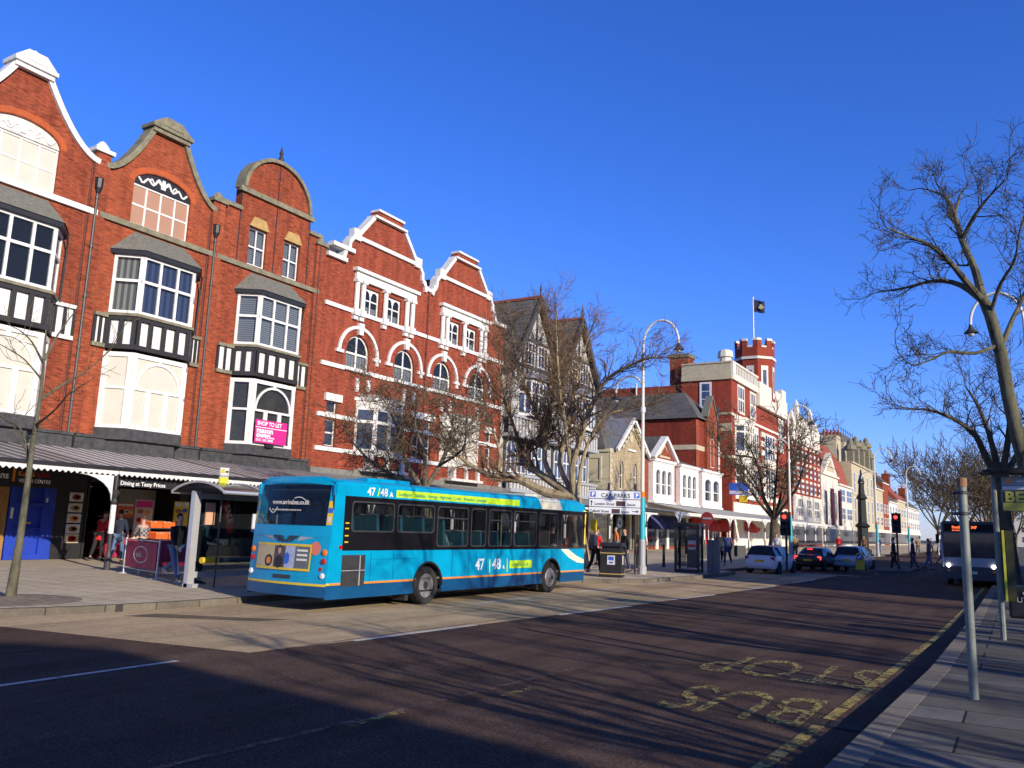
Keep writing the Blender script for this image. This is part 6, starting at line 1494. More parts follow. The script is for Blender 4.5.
ctext('CAR PARKS', .46, 2.87, .22, bold=.002, sx=.95); ctext('London Street', .22, 2.58, .15, sx=.85); ctext('Tulketh Street', .06, 2.31, .15, sx=.8); ctext('Spaces', 1.42, 2.58, .14, sx=.85); ctext('Spaces', 1.2, 2.31, .14, sx=.8)
b = MB()
for u in (.06, sw_-.26): b.prism(CP, rectp(u, u+.2, 2.87, 3.07), .048, .041)
po = b.build('parking_symbol', 'paint_blue', bo)
for u in (.09, sw_-.23): p = CP(u+.02, 2.90, .05); text('P', po, p, (R(90), 0, ang), .2, 'paint_white', bold=.006)
b = MB(); b.prism(CP, rectp(1.02, 1.36, 2.56, 2.74), .048, .041); b.prism(CP, rectp(.86, 1.16, 2.29, 2.45), .048, .041); b.build('display_panel', flat('dark display', (.06,.035,.035), .3, .1), bo)
b = MB(); b.prism(CP, [(.09,2.55),(.12,2.55),(.12,2.68),(.16,2.66),(.105,2.76),(.05,2.66),(.09,2.68)], .048, .041); b.prism(CP, [(1.62,2.36),(1.78,2.36),(1.76,2.32),(1.88,2.375),(1.76,2.43),(1.78,2.39),(1.62,2.39)], .048, .041); b.build('arrow', 'paint_dark', bo)
b = MB()
for u in (.75, 1.75): p = CP(u, 0, -.05); b.tube([(p[0], p[1], .12), (p[0], p[1], 3.4)], .045, 8)
b.build('post', 'iron', cs)
lb = thing('litter_bin', (-11.83, 26.3, .12), 'square black litter bin with white notices and a gold band', 'litter bin', rz=R(14), local=True)
b = MB(); b.box(-.35, .35, -.35, .35, 0, .92, 0); b.box(-.37, .37, -.37, .37, .1, .13, 1); b.box(-.36, .36, -.36, .36, .78, .81, 1); b.build('body', ['black', 'brass'], lb)
b = MB(); b.box(-.3, .3, -.3, .3, .92, 1.02); b.loft([[(-.4,-.4,1.02),(.4,-.4,1.02),(.4,.4,1.02),(-.4,.4,1.02)],[(-.36,-.36,1.14),(.36,-.36,1.14),(.36,.36,1.14),(-.36,.36,1.14)]]); b.build('hood', 'black', lb)
b = MB(); b.box(-.12, .14, -.356, -.35, .42, .72); b.box(.35, .356, -.12, .06, .42, .72); n_ = b.build('notice', 'dirty_white', lb); b = MB(); b.box(-.08, .10, -.36, -.357, .56, .68); b.box(-.06, .08, -.36, -.357, .46, .52); b.build('notice_print', 'paint_blue', n_)
ph = thing('phone_box', (-11.35, 32.6, .12), 'dark glazed phone box at the kerb', 'phone box', rz=R(8), local=True)
b = MB()
for x in (-.45, .45):
    for y in (-.42, .42): b.box(x-.04, x+.04, y-.04, y+.04, 0, 1.82)
b.box(-.5, .5, -.47, .47, 1.78, 1.95); b.box(-.46, .46, -.44, .44, 0, .12); b.build('frame', 'timber', ph)
b = MB(); b.box(-.41, -.02, -.43, -.42, .25, 1.75); b.box(.45, .46, -.38, .38, .25, 1.75); b.box(-.46, -.45, -.38, .38, .25, 1.75); b.build('glass_panel', 'glass_shop', ph)
b = MB(); b.box(.0, .41, -.44, -.42, .2, 1.76); d_ = b.build('door', 'iron', ph); b = MB(); b.box(.05, .36, -.45, -.441, .9, 1.25, 0); b.box(.06, .35, -.452, -.451, 1.0, 1.1, 1); b.build('sticker', ['grey', 'redlens'], d_)
b = MB(); b.box(-.2, .2, .25, .38, .7, 1.4); b.build('telephone', 'iron', ph)
cab = thing('cable_cabinet', (-11.35, 32.6, .12), 'dark cabinet standing beside the phone box', 'cabinet', rz=R(8), local=True); b = MB(); b.box(.75, 1.2, -.2, .2, 0, 1.25); b.build('body', 'grey2', cab); b = MB(); b.box(.72, 1.23, -.23, .23, 1.25, 1.3); b.build('lid', 'grey2', cab); b = MB(); b.box(.97, .98, -.21, -.2, .1, 1.2); b.build('door_seam', 'dark', cab)
def barrier(x0, x1, y0, y1, label):
    t = thing('cafe_barrier', ((x0+x1)/2, (y0+y1)/2, .12), label, 'windbreak', 'black cafe barriers'); a = Vector((x0, y0, 0)); c = Vector((x1, y1, 0)); d = (c-a).normalized(); n = Vector((d.y, -d.x, 0))
    def Q(u, v, e): p = a+d*u+n*e; return (p.x, p.y, v)
    b = MB(); b.prism(Q, rectp(0, (c-a).length, .25, .95), .01, -.01); b.build('canvas', 'black', t)
    b = MB()
    for u in (0, (c-a).length): p = Q(u, 0, 0); b.tube([(p[0], p[1], .12), (p[0], p[1], 1.0)], .03, 6)
    b.build('post', 'iron', t)
barrier(-17.5, -15.2, 52, 54.5, 'black cafe barrier outside the red awnings'); barrier(-14.9, -13.2, 55, 57, 'black cafe barrier left of the pale hatchback')
def bollard(x, y, label): b = MB(); b.lathe([(.09,0),(.08,.1),(.065,.15),(.06,.85),(.08,.88),(.08,.95),(.0,1.0)], (x, y, .12), 10); tag(b.build('bollard', 'black'), label, 'bollard', 'black pavement bollards')
bollard(-14.0, 34.6, 'black bollard between the car park sign and the phone box'); bollard(-13.7, 36.0, 'second black bollard, just before the phone box')
# ------------------------------------------------------------------ signals, keep-left bollard, monument
def signal(x, y, z, label, s=1.0, side=0):
    t = thing('traffic_light', (x, y, .1), label, 'traffic light', 'traffic lights at red', local=True); t.scale = (s,)*3
    b = MB(); b.tube([(0, .1, 0), (0, .1, z+.2)], .055, 8); b.build('post', 'iron', t)
    b = MB(); b.box(-.24, .24, -.02, .02, z-.95, z+.15); b.box(-.13, .13, -.2, -.03, z-.88, z+.08); h = b.build('head', 'black', t)
    for k, (m_, zz) in enumerate((('redlamp', z-.08), ('dark', z-.4), ('dark', z-.72))):
        l = MB(); l.lathe([(.095,0),(.07,-.03),(0,-.04)], (0, -.2, zz), 14, 0, 'y'); l.build('lamp', m_, h)
        v = MB(); v.strip(lambda u, w_, d: (u, -.2-d, w_), [(.12*math.cos(R(-20+220*q/10)), zz+.12*math.sin(R(-20+220*q/10))) for q in range(11)], .012, .14, 0); v.build('visor', 'black', h)
signal(-8.95, 38.6, 2.62, 'traffic light at red beside the bare tree, behind the pale hatchback', .95); signal(-5.54, 48.6, 2.95, 'traffic light at red on the central island', .95)
isl = MB(); isl.prism(lambda u, v, d: (u, v, d), [(-7.4,44.6),(-6.2,44.6),(-5.0,48),(-5.0,56),(-6.2,56),(-7.0,49)], -.02, .11); tag(isl.build('traffic_island_pavement', 'kerb'), kind='structure')
kb_ = thing('island_bollard', (-6.9, 45.3, .11), 'yellow keep-left bollard with a round blue disc on the traffic island', 'bollard')
b = MB(); b.box(-7.1, -6.7, 45.2, 45.4, .11, .72, 0); b.lathe([(.2,-.1),(.2,.1)], (-6.9, 45.3, .76), 16, 0, 'y'); b.build('body', ['yellow'], kb_, bevel=.02)
b = MB(); b.lathe([(.15,-.125),(.15,-.11)], (-6.9, 45.3, .76), 16, 0, 'y'); d_ = b.build('disc', 'paint_blue', kb_); b = MB(); b.face([(-6.99,45.17,.70),(-6.95,45.17,.66),(-6.81,45.17,.80),(-6.85,45.17,.84)]); b.build('arrow', 'paint_white', d_)
mo = thing('monument', (-12.6, 85, .12), 'dark slender monument column beside the buff stone building', 'monument')
b = MB(); b.lathe([(.75,.12),(.75,.6),(.5,.7),(.48,2.6),(.7,2.8),(.4,3.1),(.36,5.2)], (-12.6, 85, 0), 8); b.build('pedestal', 'bronze', mo)
b = MB(); b.lathe([(.3,5.2),(.52,5.4),(.3,5.8),(.24,6.7),(.32,6.9),(.12,7.5),(.08,8.0),(0,8.2)], (-12.6, 85, 0), 8); b.build('shaft', 'bronze', mo)
nes = thing('no_entry_sign', (-12.4, 38.2, .12), 'round dull red sign on a thin pole beyond the phone box', 'road sign'); b = MB(); b.tube([(-12.4, 38.2, .12), (-12.4, 38.2, 2.3)], .035, 8); b.build('pole', 'iron', nes); b = MB(); b.lathe([(.3,0),(.3,.03)], (-12.4, 38.14, 2.35), 18, 0, 'y'); d_ = b.build('disc', 'maroon2', nes); b = MB(); b.box(-12.6, -12.2, 38.1, 38.138, 2.31, 2.39); b.build('bar', 'grey', d_)
bs = thing('shop_projecting_sign', (FX+.6, 91.5, 6.6), 'blue and white projecting shop sign where the white building meets the hotel', 'sign'); b = MB(); b.box(FX+.1, FX+2.2, 91.4, 91.55, 5.9, 7.2, 0); b.box(FX+.15, FX+2.15, 91.37, 91.4, 6.0, 6.35, 1); b.build('board', ['paint_blue', 'sign_grey'], bs); b = MB(); b.box(FX+1.2, FX+2.1, 91.36, 91.5, 5.1, 5.8); b.build('plate', 'yellow', bs)
# ------------------------------------------------------------------ right-hand foreground
pp = thing('pole', (-.49, 10.04, .12), 'grey steel pole without a sign, with an empty bracket near its rusty top', 'pole')
b = MB(); b.tube([(-.49,10.04,.12),(-.49,10.04,2.28)], .045, 14); b.lathe([(.046,1.30),(.047,1.31),(.046,1.32)], (-.49,10.04,0), 14); b.build('shaft', 'steel', pp, smooth=True)
b = MB(); b.lathe([(.05,2.27),(.05,2.36),(.0,2.37)], (-.49,10.04,0), 14); b.build('cap', 'rust', pp)
b = MB()
for z in (1.97, 2.19): b.lathe([(.05,z),(.053,z+.005),(.053,z+.03),(.05,z+.035)], (-.49,10.04,0), 14); b.box(-.60, -.53, 10.02, 10.06, z, z+.03)
b.box(-.605, -.59, 10.02, 10.06, 1.95, 2.24); b.box(-.57, -.56, 10.02, 10.06, 1.97, 2.2); b.build('bracket', 'iron', pp)
st = thing('bus_stop_totem', (-.32, 16.32, .12), 'bus stop totem with BE panel and small dark roof', 'bus stop sign')
b = MB(); b.tube([(-.32,16.32,.12),(-.32,16.32,2.8)], .045, 10); b.tube([(.42,16.32,.12),(.42,16.32,2.8)], .045, 10); b.build('post', 'steel', st)
b = MB(); b.loft([[(-.52,16.0,2.84),(.75,16.0,2.84),(.75,16.65,2.84),(-.52,16.65,2.84)],[(-.38,16.1,2.93),(.65,16.1,2.93),(.65,16.55,2.93),(-.38,16.55,2.93)]]); b.build('roof', 'black', st)
b = MB(); b.box(-.22, .36, 16.28, 16.36, 2.22, 2.80, 0); b.box(-.2, .34, 16.272, 16.28, 2.65, 2.79, 1); b.box(-.2, .34, 16.272, 16.28, 2.58, 2.64, 2); b.box(-.2, .34, 16.272, 16.28, 2.23, 2.36, 3); pn_ = b.build('panel', ['panel_navy', 'grey', 'sign_grey', 'yellow_dull'], st)
text('BE', pn_, (-.17, 16.268, 2.38), FACE_Y, .235, 'yellow_dull', bold=.008, sx=1.12); b = MB(); b.box(-.15, -.05, 16.268, 16.271, 2.68, 2.76, 0); b.box(.02, .3, 16.268, 16.271, 2.70, 2.74, 1); b.build('mark', ['amber', 'dirty_white'], pn_)
b = MB(); b.box(-.25, -.215, 16.2, 16.27, .75, 1.9, 0); b.box(-.20, -.09, 16.26, 16.3, .75, 1.9, 1); b.build('timetable_case', ['lime2', 'olive'], st)
rb = thing('litter_bin', (.12, 17.0, .12), 'black post-mounted litter bin with white lettering below the bus stop totem', 'litter bin'); b = MB(); b.box(-.22, .5, 16.7, 17.2, .45, .98); b.build('body', 'black', rb, bevel=.04); b = MB(); b.tube([(.1,17,.12),(.1,17,.45)], .05, 8); b.build('post', 'iron', rb); text('LITTER', rb, (-.1, 16.69, .72), FACE_Y, .12, 'dirty_white', name='lettering')
b = MB(); b.lathe([(.03,0),(.03,-.01)], (.02, 16.695, .87), 8, 0, 'y'); b.build('emblem', 'dirty_white', rb)
# ------------------------------------------------------------------ people
def skin_mesh(verts, edges, radii, root=0, sub=1):
    me = bpy.data.meshes.new('t'); me.from_pydata(verts, edges, [])
    o = bpy.data.objects.new('t', me); COL.objects.link(o)
    o.modifiers.new('k', 'SKIN'); sd = me.skin_vertices[0].data
    for k, r in enumerate(radii):
        rx, ry = r if isinstance(r, tuple) else (r, r); sd[k].radius = (rx, ry); sd[k].use_root = (k == root)
    m = o.modifiers.new('s', 'SUBSURF'); m.levels = sub; m.render_levels = sub
    dg = bpy.context.evaluated_depsgraph_get(); out = bpy.data.meshes.new_from_object(o.evaluated_get(dg))
    bpy.data.objects.remove(o); bpy.data.meshes.remove(me); return out
def mesh_obj(name, me, m, parent):
    me.name = name; me.materials.clear(); me.materials.append(M[m] if isinstance(m, str) else m)
    me.polygons.foreach_set('use_smooth', [True]*len(me.polygons)); me.polygons.foreach_set('material_index', [0]*len(me.polygons))
    o = bpy.data.objects.new(name, me); COL.objects.link(o); o.parent = parent; ORG[o.name] = (0, 0, 0); return o
def cloth(name, c): 
    if name not in M: M[name] = flat(name, c, .85, .3, 14, bump=.2)
    return name
def person(label, loc, face, top, legs, hair='hair_dark', shoes='shoe_dark', stride=0, bend=0, arm=(8, -8), elbow=(15, 15), coat=0, sc=.94, seated=False, turn=0, group=None, hood=False, skirt=False):
    """face: compass of the gaze (radians, 0 = +y). Angles in degrees, forwards positive."""
    t = thing('person', loc, label, 'person', group, rz=face, local=True); t.scale = (sc,)*3
    S = lambda a: math.sin(R(a)); Cc = lambda a: math.cos(R(a))
    hipz = .93 if not seated else .5
    def leg(side):
        a = stride*side if not seated else 82
        kb = (max(0, -a)*1.1 + 6) if not seated else 88
        hip = Vector((.09*side, 0, hipz-.04)); knee = hip + Vector((.01*side, .43*S(a), -.43*Cc(a)))
        b = a-kb; ank = knee + Vector((.0, .42*S(b), -.42*Cc(b))); return hip, knee, ank, b
    ll = {s: leg(s) for s in (1, -1)}
    lift = 0
    if not seated: lift = .08 - min(ll[1][2].z, ll[-1][2].z)
    up = Vector((0, 0, lift))
    for s in ll: h, k, a, b = ll[s]; ll[s] = (h+up, k+up, a+up, b)
    pel = Vector((0, 0, hipz+lift)); fb = lambda d: Vector((0, d*S(bend), d*Cc(bend)))
    sp, ch, nk = pel+fb(.22), pel+fb(.43), pel+fb(.54); hd = nk + Vector((0, .02, .06)); hd1, hd2, hd3 = nk+Vector((0, .025, .10)), nk+Vector((0, .02, .17)), nk+Vector((0, .005, .245))
    sh = {s: pel+fb(.46)+Vector((.17*s, 0, 0)) for s in (1, -1)}
    arms = {}
    for q, s in enumerate((1, -1)):
        a = arm[q]-bend*.0; e = sh[s]+Vector((.045*s, .28*S(a), -.28*Cc(a))); b = a+elbow[q]; wv = e+Vector((-.01*s, .25*S(b), -.25*Cc(b))); hn = wv+Vector((0, .08*S(b), -.08*Cc(b))); arms[s] = (sh[s], e, wv, hn, b)
    # body: one continuous skin surface
    V, E, Rr = [], [], []
    def add(p, r, prev=None):
        V.append(tuple(p)); Rr.append(r); k = len(V)-1
        if prev is not None: E.append((prev, k))
        return k
    p0 = add(pel, (.13, .10)); p1 = add(sp, (.125, .09), p0); p2 = add(ch, (.14, .095), p1); p3 = add(nk, .052, p2)
    h1 = add(hd1, (.06, .075), p3); h2 = add(hd2, (.074, .092), h1); h3 = add(hd3, (.062, .075), h2)
    for s in (1, -1):
        q = add(arms[s][0], .055, p2); q = add(arms[s][1], .042, q); q = add(arms[s][2], .028, q); q = add(arms[s][3], (.032, .02), q)
        q = add(ll[s][0], .085, p0); q = add(ll[s][1], .058, q); q = add(ll[s][2], .04, q); add(ll[s][2]+Vector((0, .13, -.045)), .03, q)
    me = skin_mesh(V, E, Rr)
    bm = bmesh.new(); bm.from_mesh(me); x = MB()
    fy = hd2.y+.088                                           # face: nose, brow, mouth, ears
    x.loft([[(-.012, fy-.02, hd2.z+.02), (.012, fy-.02, hd2.z+.02), (.006, fy, hd2.z+.015), (-.006, fy, hd2.z+.015)], [(-.018, fy-.02, hd2.z-.035), (.018, fy-.02, hd2.z-.035), (.012, fy+.022, hd2.z-.03), (-.012, fy+.022, hd2.z-.03)]])
    for s in (1, -1): x.lathe([(.0,-.012),(.03,-.008),(.032,.004),(0,.01)], (s*.078, hd2.y-.01, hd2.z-.01), 8, 0, 'x')
    for s in (1, -1):                                         # four fingers and a thumb, slightly curled
        _, _, wv, hn, b = arms[s]
        d = Vector((0, S(b), -Cc(b))); f2 = Vector((0, S(b+35), -Cc(b+35))); side = Vector((0, Cc(b), S(b)))
        for k, ln in enumerate((.055, .068, .072, .06)):
            base = hn + side*(-.024+.016*k) - d*.005; x.tube([base, base+d*ln*.5, base+d*ln*.5+f2*ln*.5], [.0085, .008, .006], 5)
        tb = wv + d*.02 + side*.028; x.tube([tb, tb+side*.028+d*.02, tb+side*.03+d*.055], [.010, .009, .007], 5)
    off = len(bm.verts); vs = [bm.verts.new(v) for v in x.v]
    for f in x.f:
        try: bm.faces.new([vs[k] for k in f])
        except ValueError: pass
    bm.to_mesh(me); bm.free(); mesh_obj('body', me, 'skin', t)
    fm = MB()
    for s in (1, -1): fm.lathe([(.012,0),(.006,.006)], (s*.03, fy-.014, hd2.z+.012), 6, 0, 'y')
    fm.box(-.024, .024, fy-.012, fy-.004, hd2.z-.062, hd2.z-.054); fm.build('face_features', 'hair_dark', t)
    # clothes
    V, E, Rr = [], [], []
    p0 = add(pel+Vector((0, 0, -.03-coat*.1)), (.16+coat*.03, .125+coat*.02)); p1 = add(sp, (.155, .12), p0); p2 = add(ch, (.17, .125), p1); add(pel+fb(.515), .085, p2)
    for s in (1, -1): q = add(arms[s][0], .075, p2); q = add(arms[s][1], .06, q); add(arms[s][2], .048, q)
    if coat > 0 and not seated:
        q = add(pel+Vector((0, 0, -.22-coat*.2)), (.18, .13), p0)
    mesh_obj('coat' if coat else 'jacket', skin_mesh(V, E, Rr), top, t)
    if not skirt:
        V, E, Rr = [], [], []
        p0 = add(pel+Vector((0, 0, .02)), (.145, .115))
        for s in (1, -1): q = add(ll[s][0], .098, p0); q = add(ll[s][1], .075, q); add(ll[s][2]+Vector((0, 0, .02)), .06, q)
        mesh_obj('trousers', skin_mesh(V, E, Rr), legs, t)
    sm = MB()
    for s in (1, -1):
        a = ll[s][2]; z = a.z-.08; tl = -.25*max(0, -stride*s)/30
        sm.loft([[(a.x-.04, a.y-.07, z), (a.x+.04, a.y-.07, z), (a.x+.035, a.y-.06, z+.09), (a.x-.035, a.y-.06, z+.09)], [(a.x-.045, a.y+.08, z), (a.x+.045, a.y+.08, z), (a.x+.035, a.y+.06, z+.075), (a.x-.035, a.y+.06, z+.075)], [(a.x-.03, a.y+.19, z), (a.x+.03, a.y+.19, z), (a.x+.025, a.y+.18, z+.035), (a.x-.025, a.y+.18, z+.035)]])
    sm.build('shoes', shoes, t, smooth=True)
    hm = MB(); c = hd2+Vector((0, -.012, .03)); rings = []
    for k in range(7):
        th = math.pi*.62*k/6; rr_ = math.sin(th); zz = math.cos(th); rings.append([(c.x+.086*rr_*math.cos(2*math.pi*q/14), c.y+.103*rr_*math.sin(2*math.pi*q/14)-(.012*k if math.sin(2*math.pi*q/14) > .3 else 0), c.z+.105*zz+(.04 if k > 4 and math.sin(2*math.pi*q/14) > .3 else 0)) for q in range(14)])
    hm.loft(rings); hm.build('hair', hair, t, smooth=True)
    return t
for n, c in (('hair_dark',(.02,.014,.01)),('hair_grey',(.42,.38,.32)),('hair_brown',(.08,.045,.022)),('shoe_dark',(.02,.02,.02)),('shoe_light',(.45,.36,.28)),('cloth_red',(.55,.015,.02)),('cloth_black',(.014,.014,.016)),('cloth_navy',(.015,.02,.045)),('denim',(.09,.15,.27)),('denim_dark',(.04,.06,.11)),('cloth_grey',(.10,.10,.11)),('cloth_brown',(.16,.085,.035)),('cloth_tan',(.30,.19,.09)),('cloth_orange',(.75,.20,.03)),('cloth_blue',(.03,.06,.16)),('cloth_white',(.6,.6,.6)),('cloth_teal',(.05,.25,.35))): cloth(n, c)
def check(name, c1, c2):
    m, nt, b = _nt(name); t = nt.nodes.new('ShaderNodeTexCoord'); mp = nt.nodes.new('ShaderNodeMapping'); mp.inputs['Scale'].default_value = (14, 14, 14); nt.links.new(t.outputs['Object'], mp.inputs[0])
    k = nt.nodes.new('ShaderNodeTexChecker'); k.inputs['Scale'].default_value = 1; k.inputs[1].default_value = (*c1, 1); k.inputs[2].default_value = (*c2, 1); nt.links.new(mp.outputs[0], k.inputs[0]); nt.links.new(k.outputs[0], b.inputs['Base Color']); b.inputs['Roughness'].default_value = .9; M[name] = m
check('cloth_check', (.06,.05,.055), (.33,.30,.28))
person('person in a red coat bending to the counter in the dark doorway', (-26.2, 16.9, .13), R(20), 'cloth_red', 'cloth_black', stride=8, bend=25, arm=(60, 50), elbow=(20, 25), coat=.35)
person('person in a dark jacket and blue jeans beside the white veranda post', (-24.9, 16.75, .12), R(35), 'cloth_navy', 'denim', stride=14, arm=(15, 20), elbow=(20, 50), coat=.2)
person('person in a black and white checked shirt behind the maroon windbreak', (-22.2, 15.75, .12), R(80), 'cloth_check', 'cloth_black', hair='hair_brown', stride=5, bend=15, arm=(35, 30), elbow=(35, 30), sc=.86)
person('person in a black coat and jeans striding past the shelter post', (-17.35, 13.2, .12), R(-95), 'cloth_black', 'denim', stride=28, bend=6, arm=(22, -25), elbow=(20, 20), coat=.35, shoes='shoe_light')
gw_ = person('grey-haired person in a long black coat with a turquoise scarf inside the bus shelter', (-16.75, 13.45, .12), R(-60), 'cloth_black', 'cloth_black', hair='hair_grey', stride=6, arm=(25, 20), elbow=(45, 45), coat=.9, sc=.9)
b = MB(); b.lathe([(.09,1.42),(.115,1.46),(.10,1.53),(.06,1.54)], (0, .03, .0), 12); b.box(-.03, .05, .10, .14, 1.2, 1.48); b.build('scarf', 'cloth_teal', gw_, smooth=True)
rp = person('person in a red jacket walking away past the front of the bus', (-12.75, 26.9, .12), R(-5), 'cloth_red', 'cloth_black', stride=18, arm=(20, -20), elbow=(15, 25), shoes='shoe_light', sc=.92)
bk = MB(); bk.loft([[(-.14,-.30,1.0),(.14,-.30,1.0),(.15,-.10,1.0),(-.15,-.10,1.0)],[(-.16,-.33,1.2),(.16,-.33,1.2),(.16,-.10,1.2),(-.16,-.10,1.2)],[(-.11,-.26,1.5),(.11,-.26,1.5),(.12,-.08,1.5),(-.12,-.08,1.5)]]); bko = tag(bk.build('backpack', 'cloth_navy', None, bevel=.03), 'dark backpack worn over the red jacket near the front of the bus', 'backpack'); bko.location = rp.location; bko.rotation_euler = rp.rotation_euler; bko.scale = rp.scale
person('person in a black coat standing behind the square litter bin', (-12.9, 29.8, .12), R(150), 'cloth_black', 'denim_dark', coat=.4, stride=6, sc=.92)
person('person in a brown coat standing behind the square litter bin', (-12.75, 31.0, .12), R(170), 'cloth_brown', 'cloth_black', hair='hair_brown', coat=.4, stride=10, sc=.95)
person('person in a dark top walking towards the cream shops', (-16.5, 35, .12), R(60), 'cloth_grey', 'denim_dark', stride=16, sc=.95)
person('person in an orange top outside the blue awnings', (-20.5, 46, .12), R(140), 'cloth_orange', 'denim', hair='hair_grey', stride=10, sc=.95)
person('person in white seen beyond the bollards under the blue awnings', (-22.5, 50.5, .12), R(100), 'cloth_white', 'denim', stride=12, sc=.95)
person('person in dark blue walking in front of the black cafe barrier', (-12.5, 41.6, .12), R(185), 'cloth_blue', 'denim_dark', stride=20, coat=.2, sc=.95)
person('person in black just behind the dark blue walker', (-13.3, 43, .12), R(200), 'cloth_black', 'cloth_black', stride=16, coat=.3, sc=.95)
person('person in a pale top between the bare tree and the dark saloon', (-12.6, 52, .12), R(170), 'cloth_white', 'denim_dark', hair='hair_brown', stride=14, sc=.95)
person('person in tan standing behind the dark saloon near the bare tree', (-12.2, 55, .12), R(200), 'cloth_tan', 'cloth_black', stride=10, coat=.3, sc=.95)
for lb, x, y, f, tp, lg_, st in (('person in black crossing by the island traffic light, before its post', -5.85, 49.6, 90, 'cloth_black', 'cloth_black', 13),
  ('person in navy crossing just beyond the island traffic light', -5.1, 51.5, 95, 'cloth_navy', 'denim_dark', 11),
  ('person in grey far across the road beyond the island traffic light', -4.6, 55, -90, 'cloth_grey', 'denim', 12),
  ('person in a pale jacket on the far crossing', -4.7, 66, -90, 'cloth_white', 'denim', 15),
  ('person in red far down the shop pavement beside the turquoise-footed lamp', -13.6, 78, 170, 'cloth_red', 'denim_dark', 15),
  ('person in brown far down the shop pavement', -12.4, 84, 180, 'cloth_brown', 'cloth_black', 15),
  ('person in black far down the shop pavement near the monument', -14.2, 82, 10, 'cloth_black', 'denim_dark', 18),
  ('person in blue far down the shop pavement past the monument', -12.2, 92, 180, 'cloth_blue', 'denim', 15),
  ('person in tan in the distance under the far trees', -9.2, 98, 180, 'cloth_tan', 'denim_dark', 15),
  ('person in dark grey in the distance under the far trees', -8.4, 104, 170, 'cloth_grey', 'cloth_black', 15)):
    person(lb, (x, y, .12 if x < -7 else .0), R(f), tp, lg_, stride=st, coat=.25, sc=1.0, group='pedestrians far down the street')
person('person in dark clothes waiting behind the bus stop totem', (.40, 19.5, .12), R(150), 'cloth_black', 'cloth_black', hair='hair_brown', coat=.5, stride=5, sc=.98)
# people in the bus (local bus coordinates turned into the street)
def in_bus(x, y, z):
    a = -.027; s = BS; return (-11.975+s*(x*math.cos(a)-y*math.sin(a)), 11.681+s*(x*math.sin(a)+y*math.cos(a)), s*z)
person('passenger in a pale green top seated by the third side window of the bus', in_bus(.88, 4.35, .72), R(0)-.027, 'cloth_sage' if 'cloth_sage' in M else cloth('cloth_sage', (.22,.30,.26)), 'denim_dark', hair='hair_brown', seated=True, arm=(20, 20), elbow=(40, 40), sc=.85)
person('bus driver in a dark jacket at the front of the turquoise bus', in_bus(.75, 10.6, .8), R(0)-.027, 'cloth_navy', 'cloth_black', seated=True, arm=(50, 50), elbow=(25, 25), sc=.85)
# dummies in the clothes shop
for k, (y, tp) in enumerate(((21.9, 'cloth_tan'), (22.55, 'cloth_grey'), (24.3, 'cloth_blue'))):
    person('%s tailor\'s dummy in the shop window behind the shelter, dressed in %s' % (('first','second','third')[k], ('tan','grey','dark blue')[k]), (FX-.8, y, .56), R(-90), tp, 'cloth_black', sc=.86, coat=.3, hair='cloth_white')
for o in [o for o in bpy.data.objects if o.get('label', '').find('dummy') >= 0]: o.name = 'shop_dummy'; o['category'] = 'shop dummy'; o['group'] = 'dummies in the clothes shop window'
# ------------------------------------------------------------------ bare winter trees
def rot_about(d, axis, ang): return (Matrix.Rotation(ang, 3, axis) @ d)
def grow(mb, p, d, L, r, lvl, mx, rng, cfg):
    segs = cfg['seg'][min(lvl, len(cfg['seg'])-1)]; pts = [p]; rad = [r]; q = Vector(p); dd = Vector(d).normalized()
    for k in range(segs):
        w_ = cfg['wig']*(1+.25*lvl)
        dd = (dd + Vector((rng.gauss(0, w_), rng.gauss(0, w_), rng.gauss(0, w_)+cfg['up']))).normalized()
        q = q + dd*(L/segs); pts.append(q.copy()); rad.append(max(cfg['rmin'], r*(1-(k+1)/segs*cfg['taper'])))
    mb.tube(pts, rad, 6 if lvl <= 1 else (4 if lvl == 2 else 3), 0, cap=False)
    if lvl >= mx: return
    n = cfg['kids'][min(lvl, len(cfg['kids'])-1)]; sprout(mb, pts, rad, L, n, lvl, mx, rng, cfg)
def sprout(mb, pts, rad, L, n, lvl, mx, rng, cfg, t0=.25):
    for k in range(n):
        t = t0+(1-t0)*(k+rng.random())/n; f = t*(len(pts)-1); i = min(int(f), len(pts)-2); p = Vector(pts[i]).lerp(Vector(pts[i+1]), f-i); ax = (Vector(pts[i+1])-Vector(pts[i])).normalized()
        r0 = rad[i]+(rad[i+1]-rad[i])*(f-i)
        d = rot_about(ax, ax.orthogonal().normalized(), R(rng.uniform(*cfg['ang']))); d = rot_about(d, ax, rng.uniform(0, 2*math.pi))
        if d.z < -.3 and lvl < 2: d.z *= -.4
        grow(mb, p, d, L*rng.uniform(*cfg['len']), max(cfg['rmin'], r0*cfg['rk']), lvl+1, mx, rng, cfg)
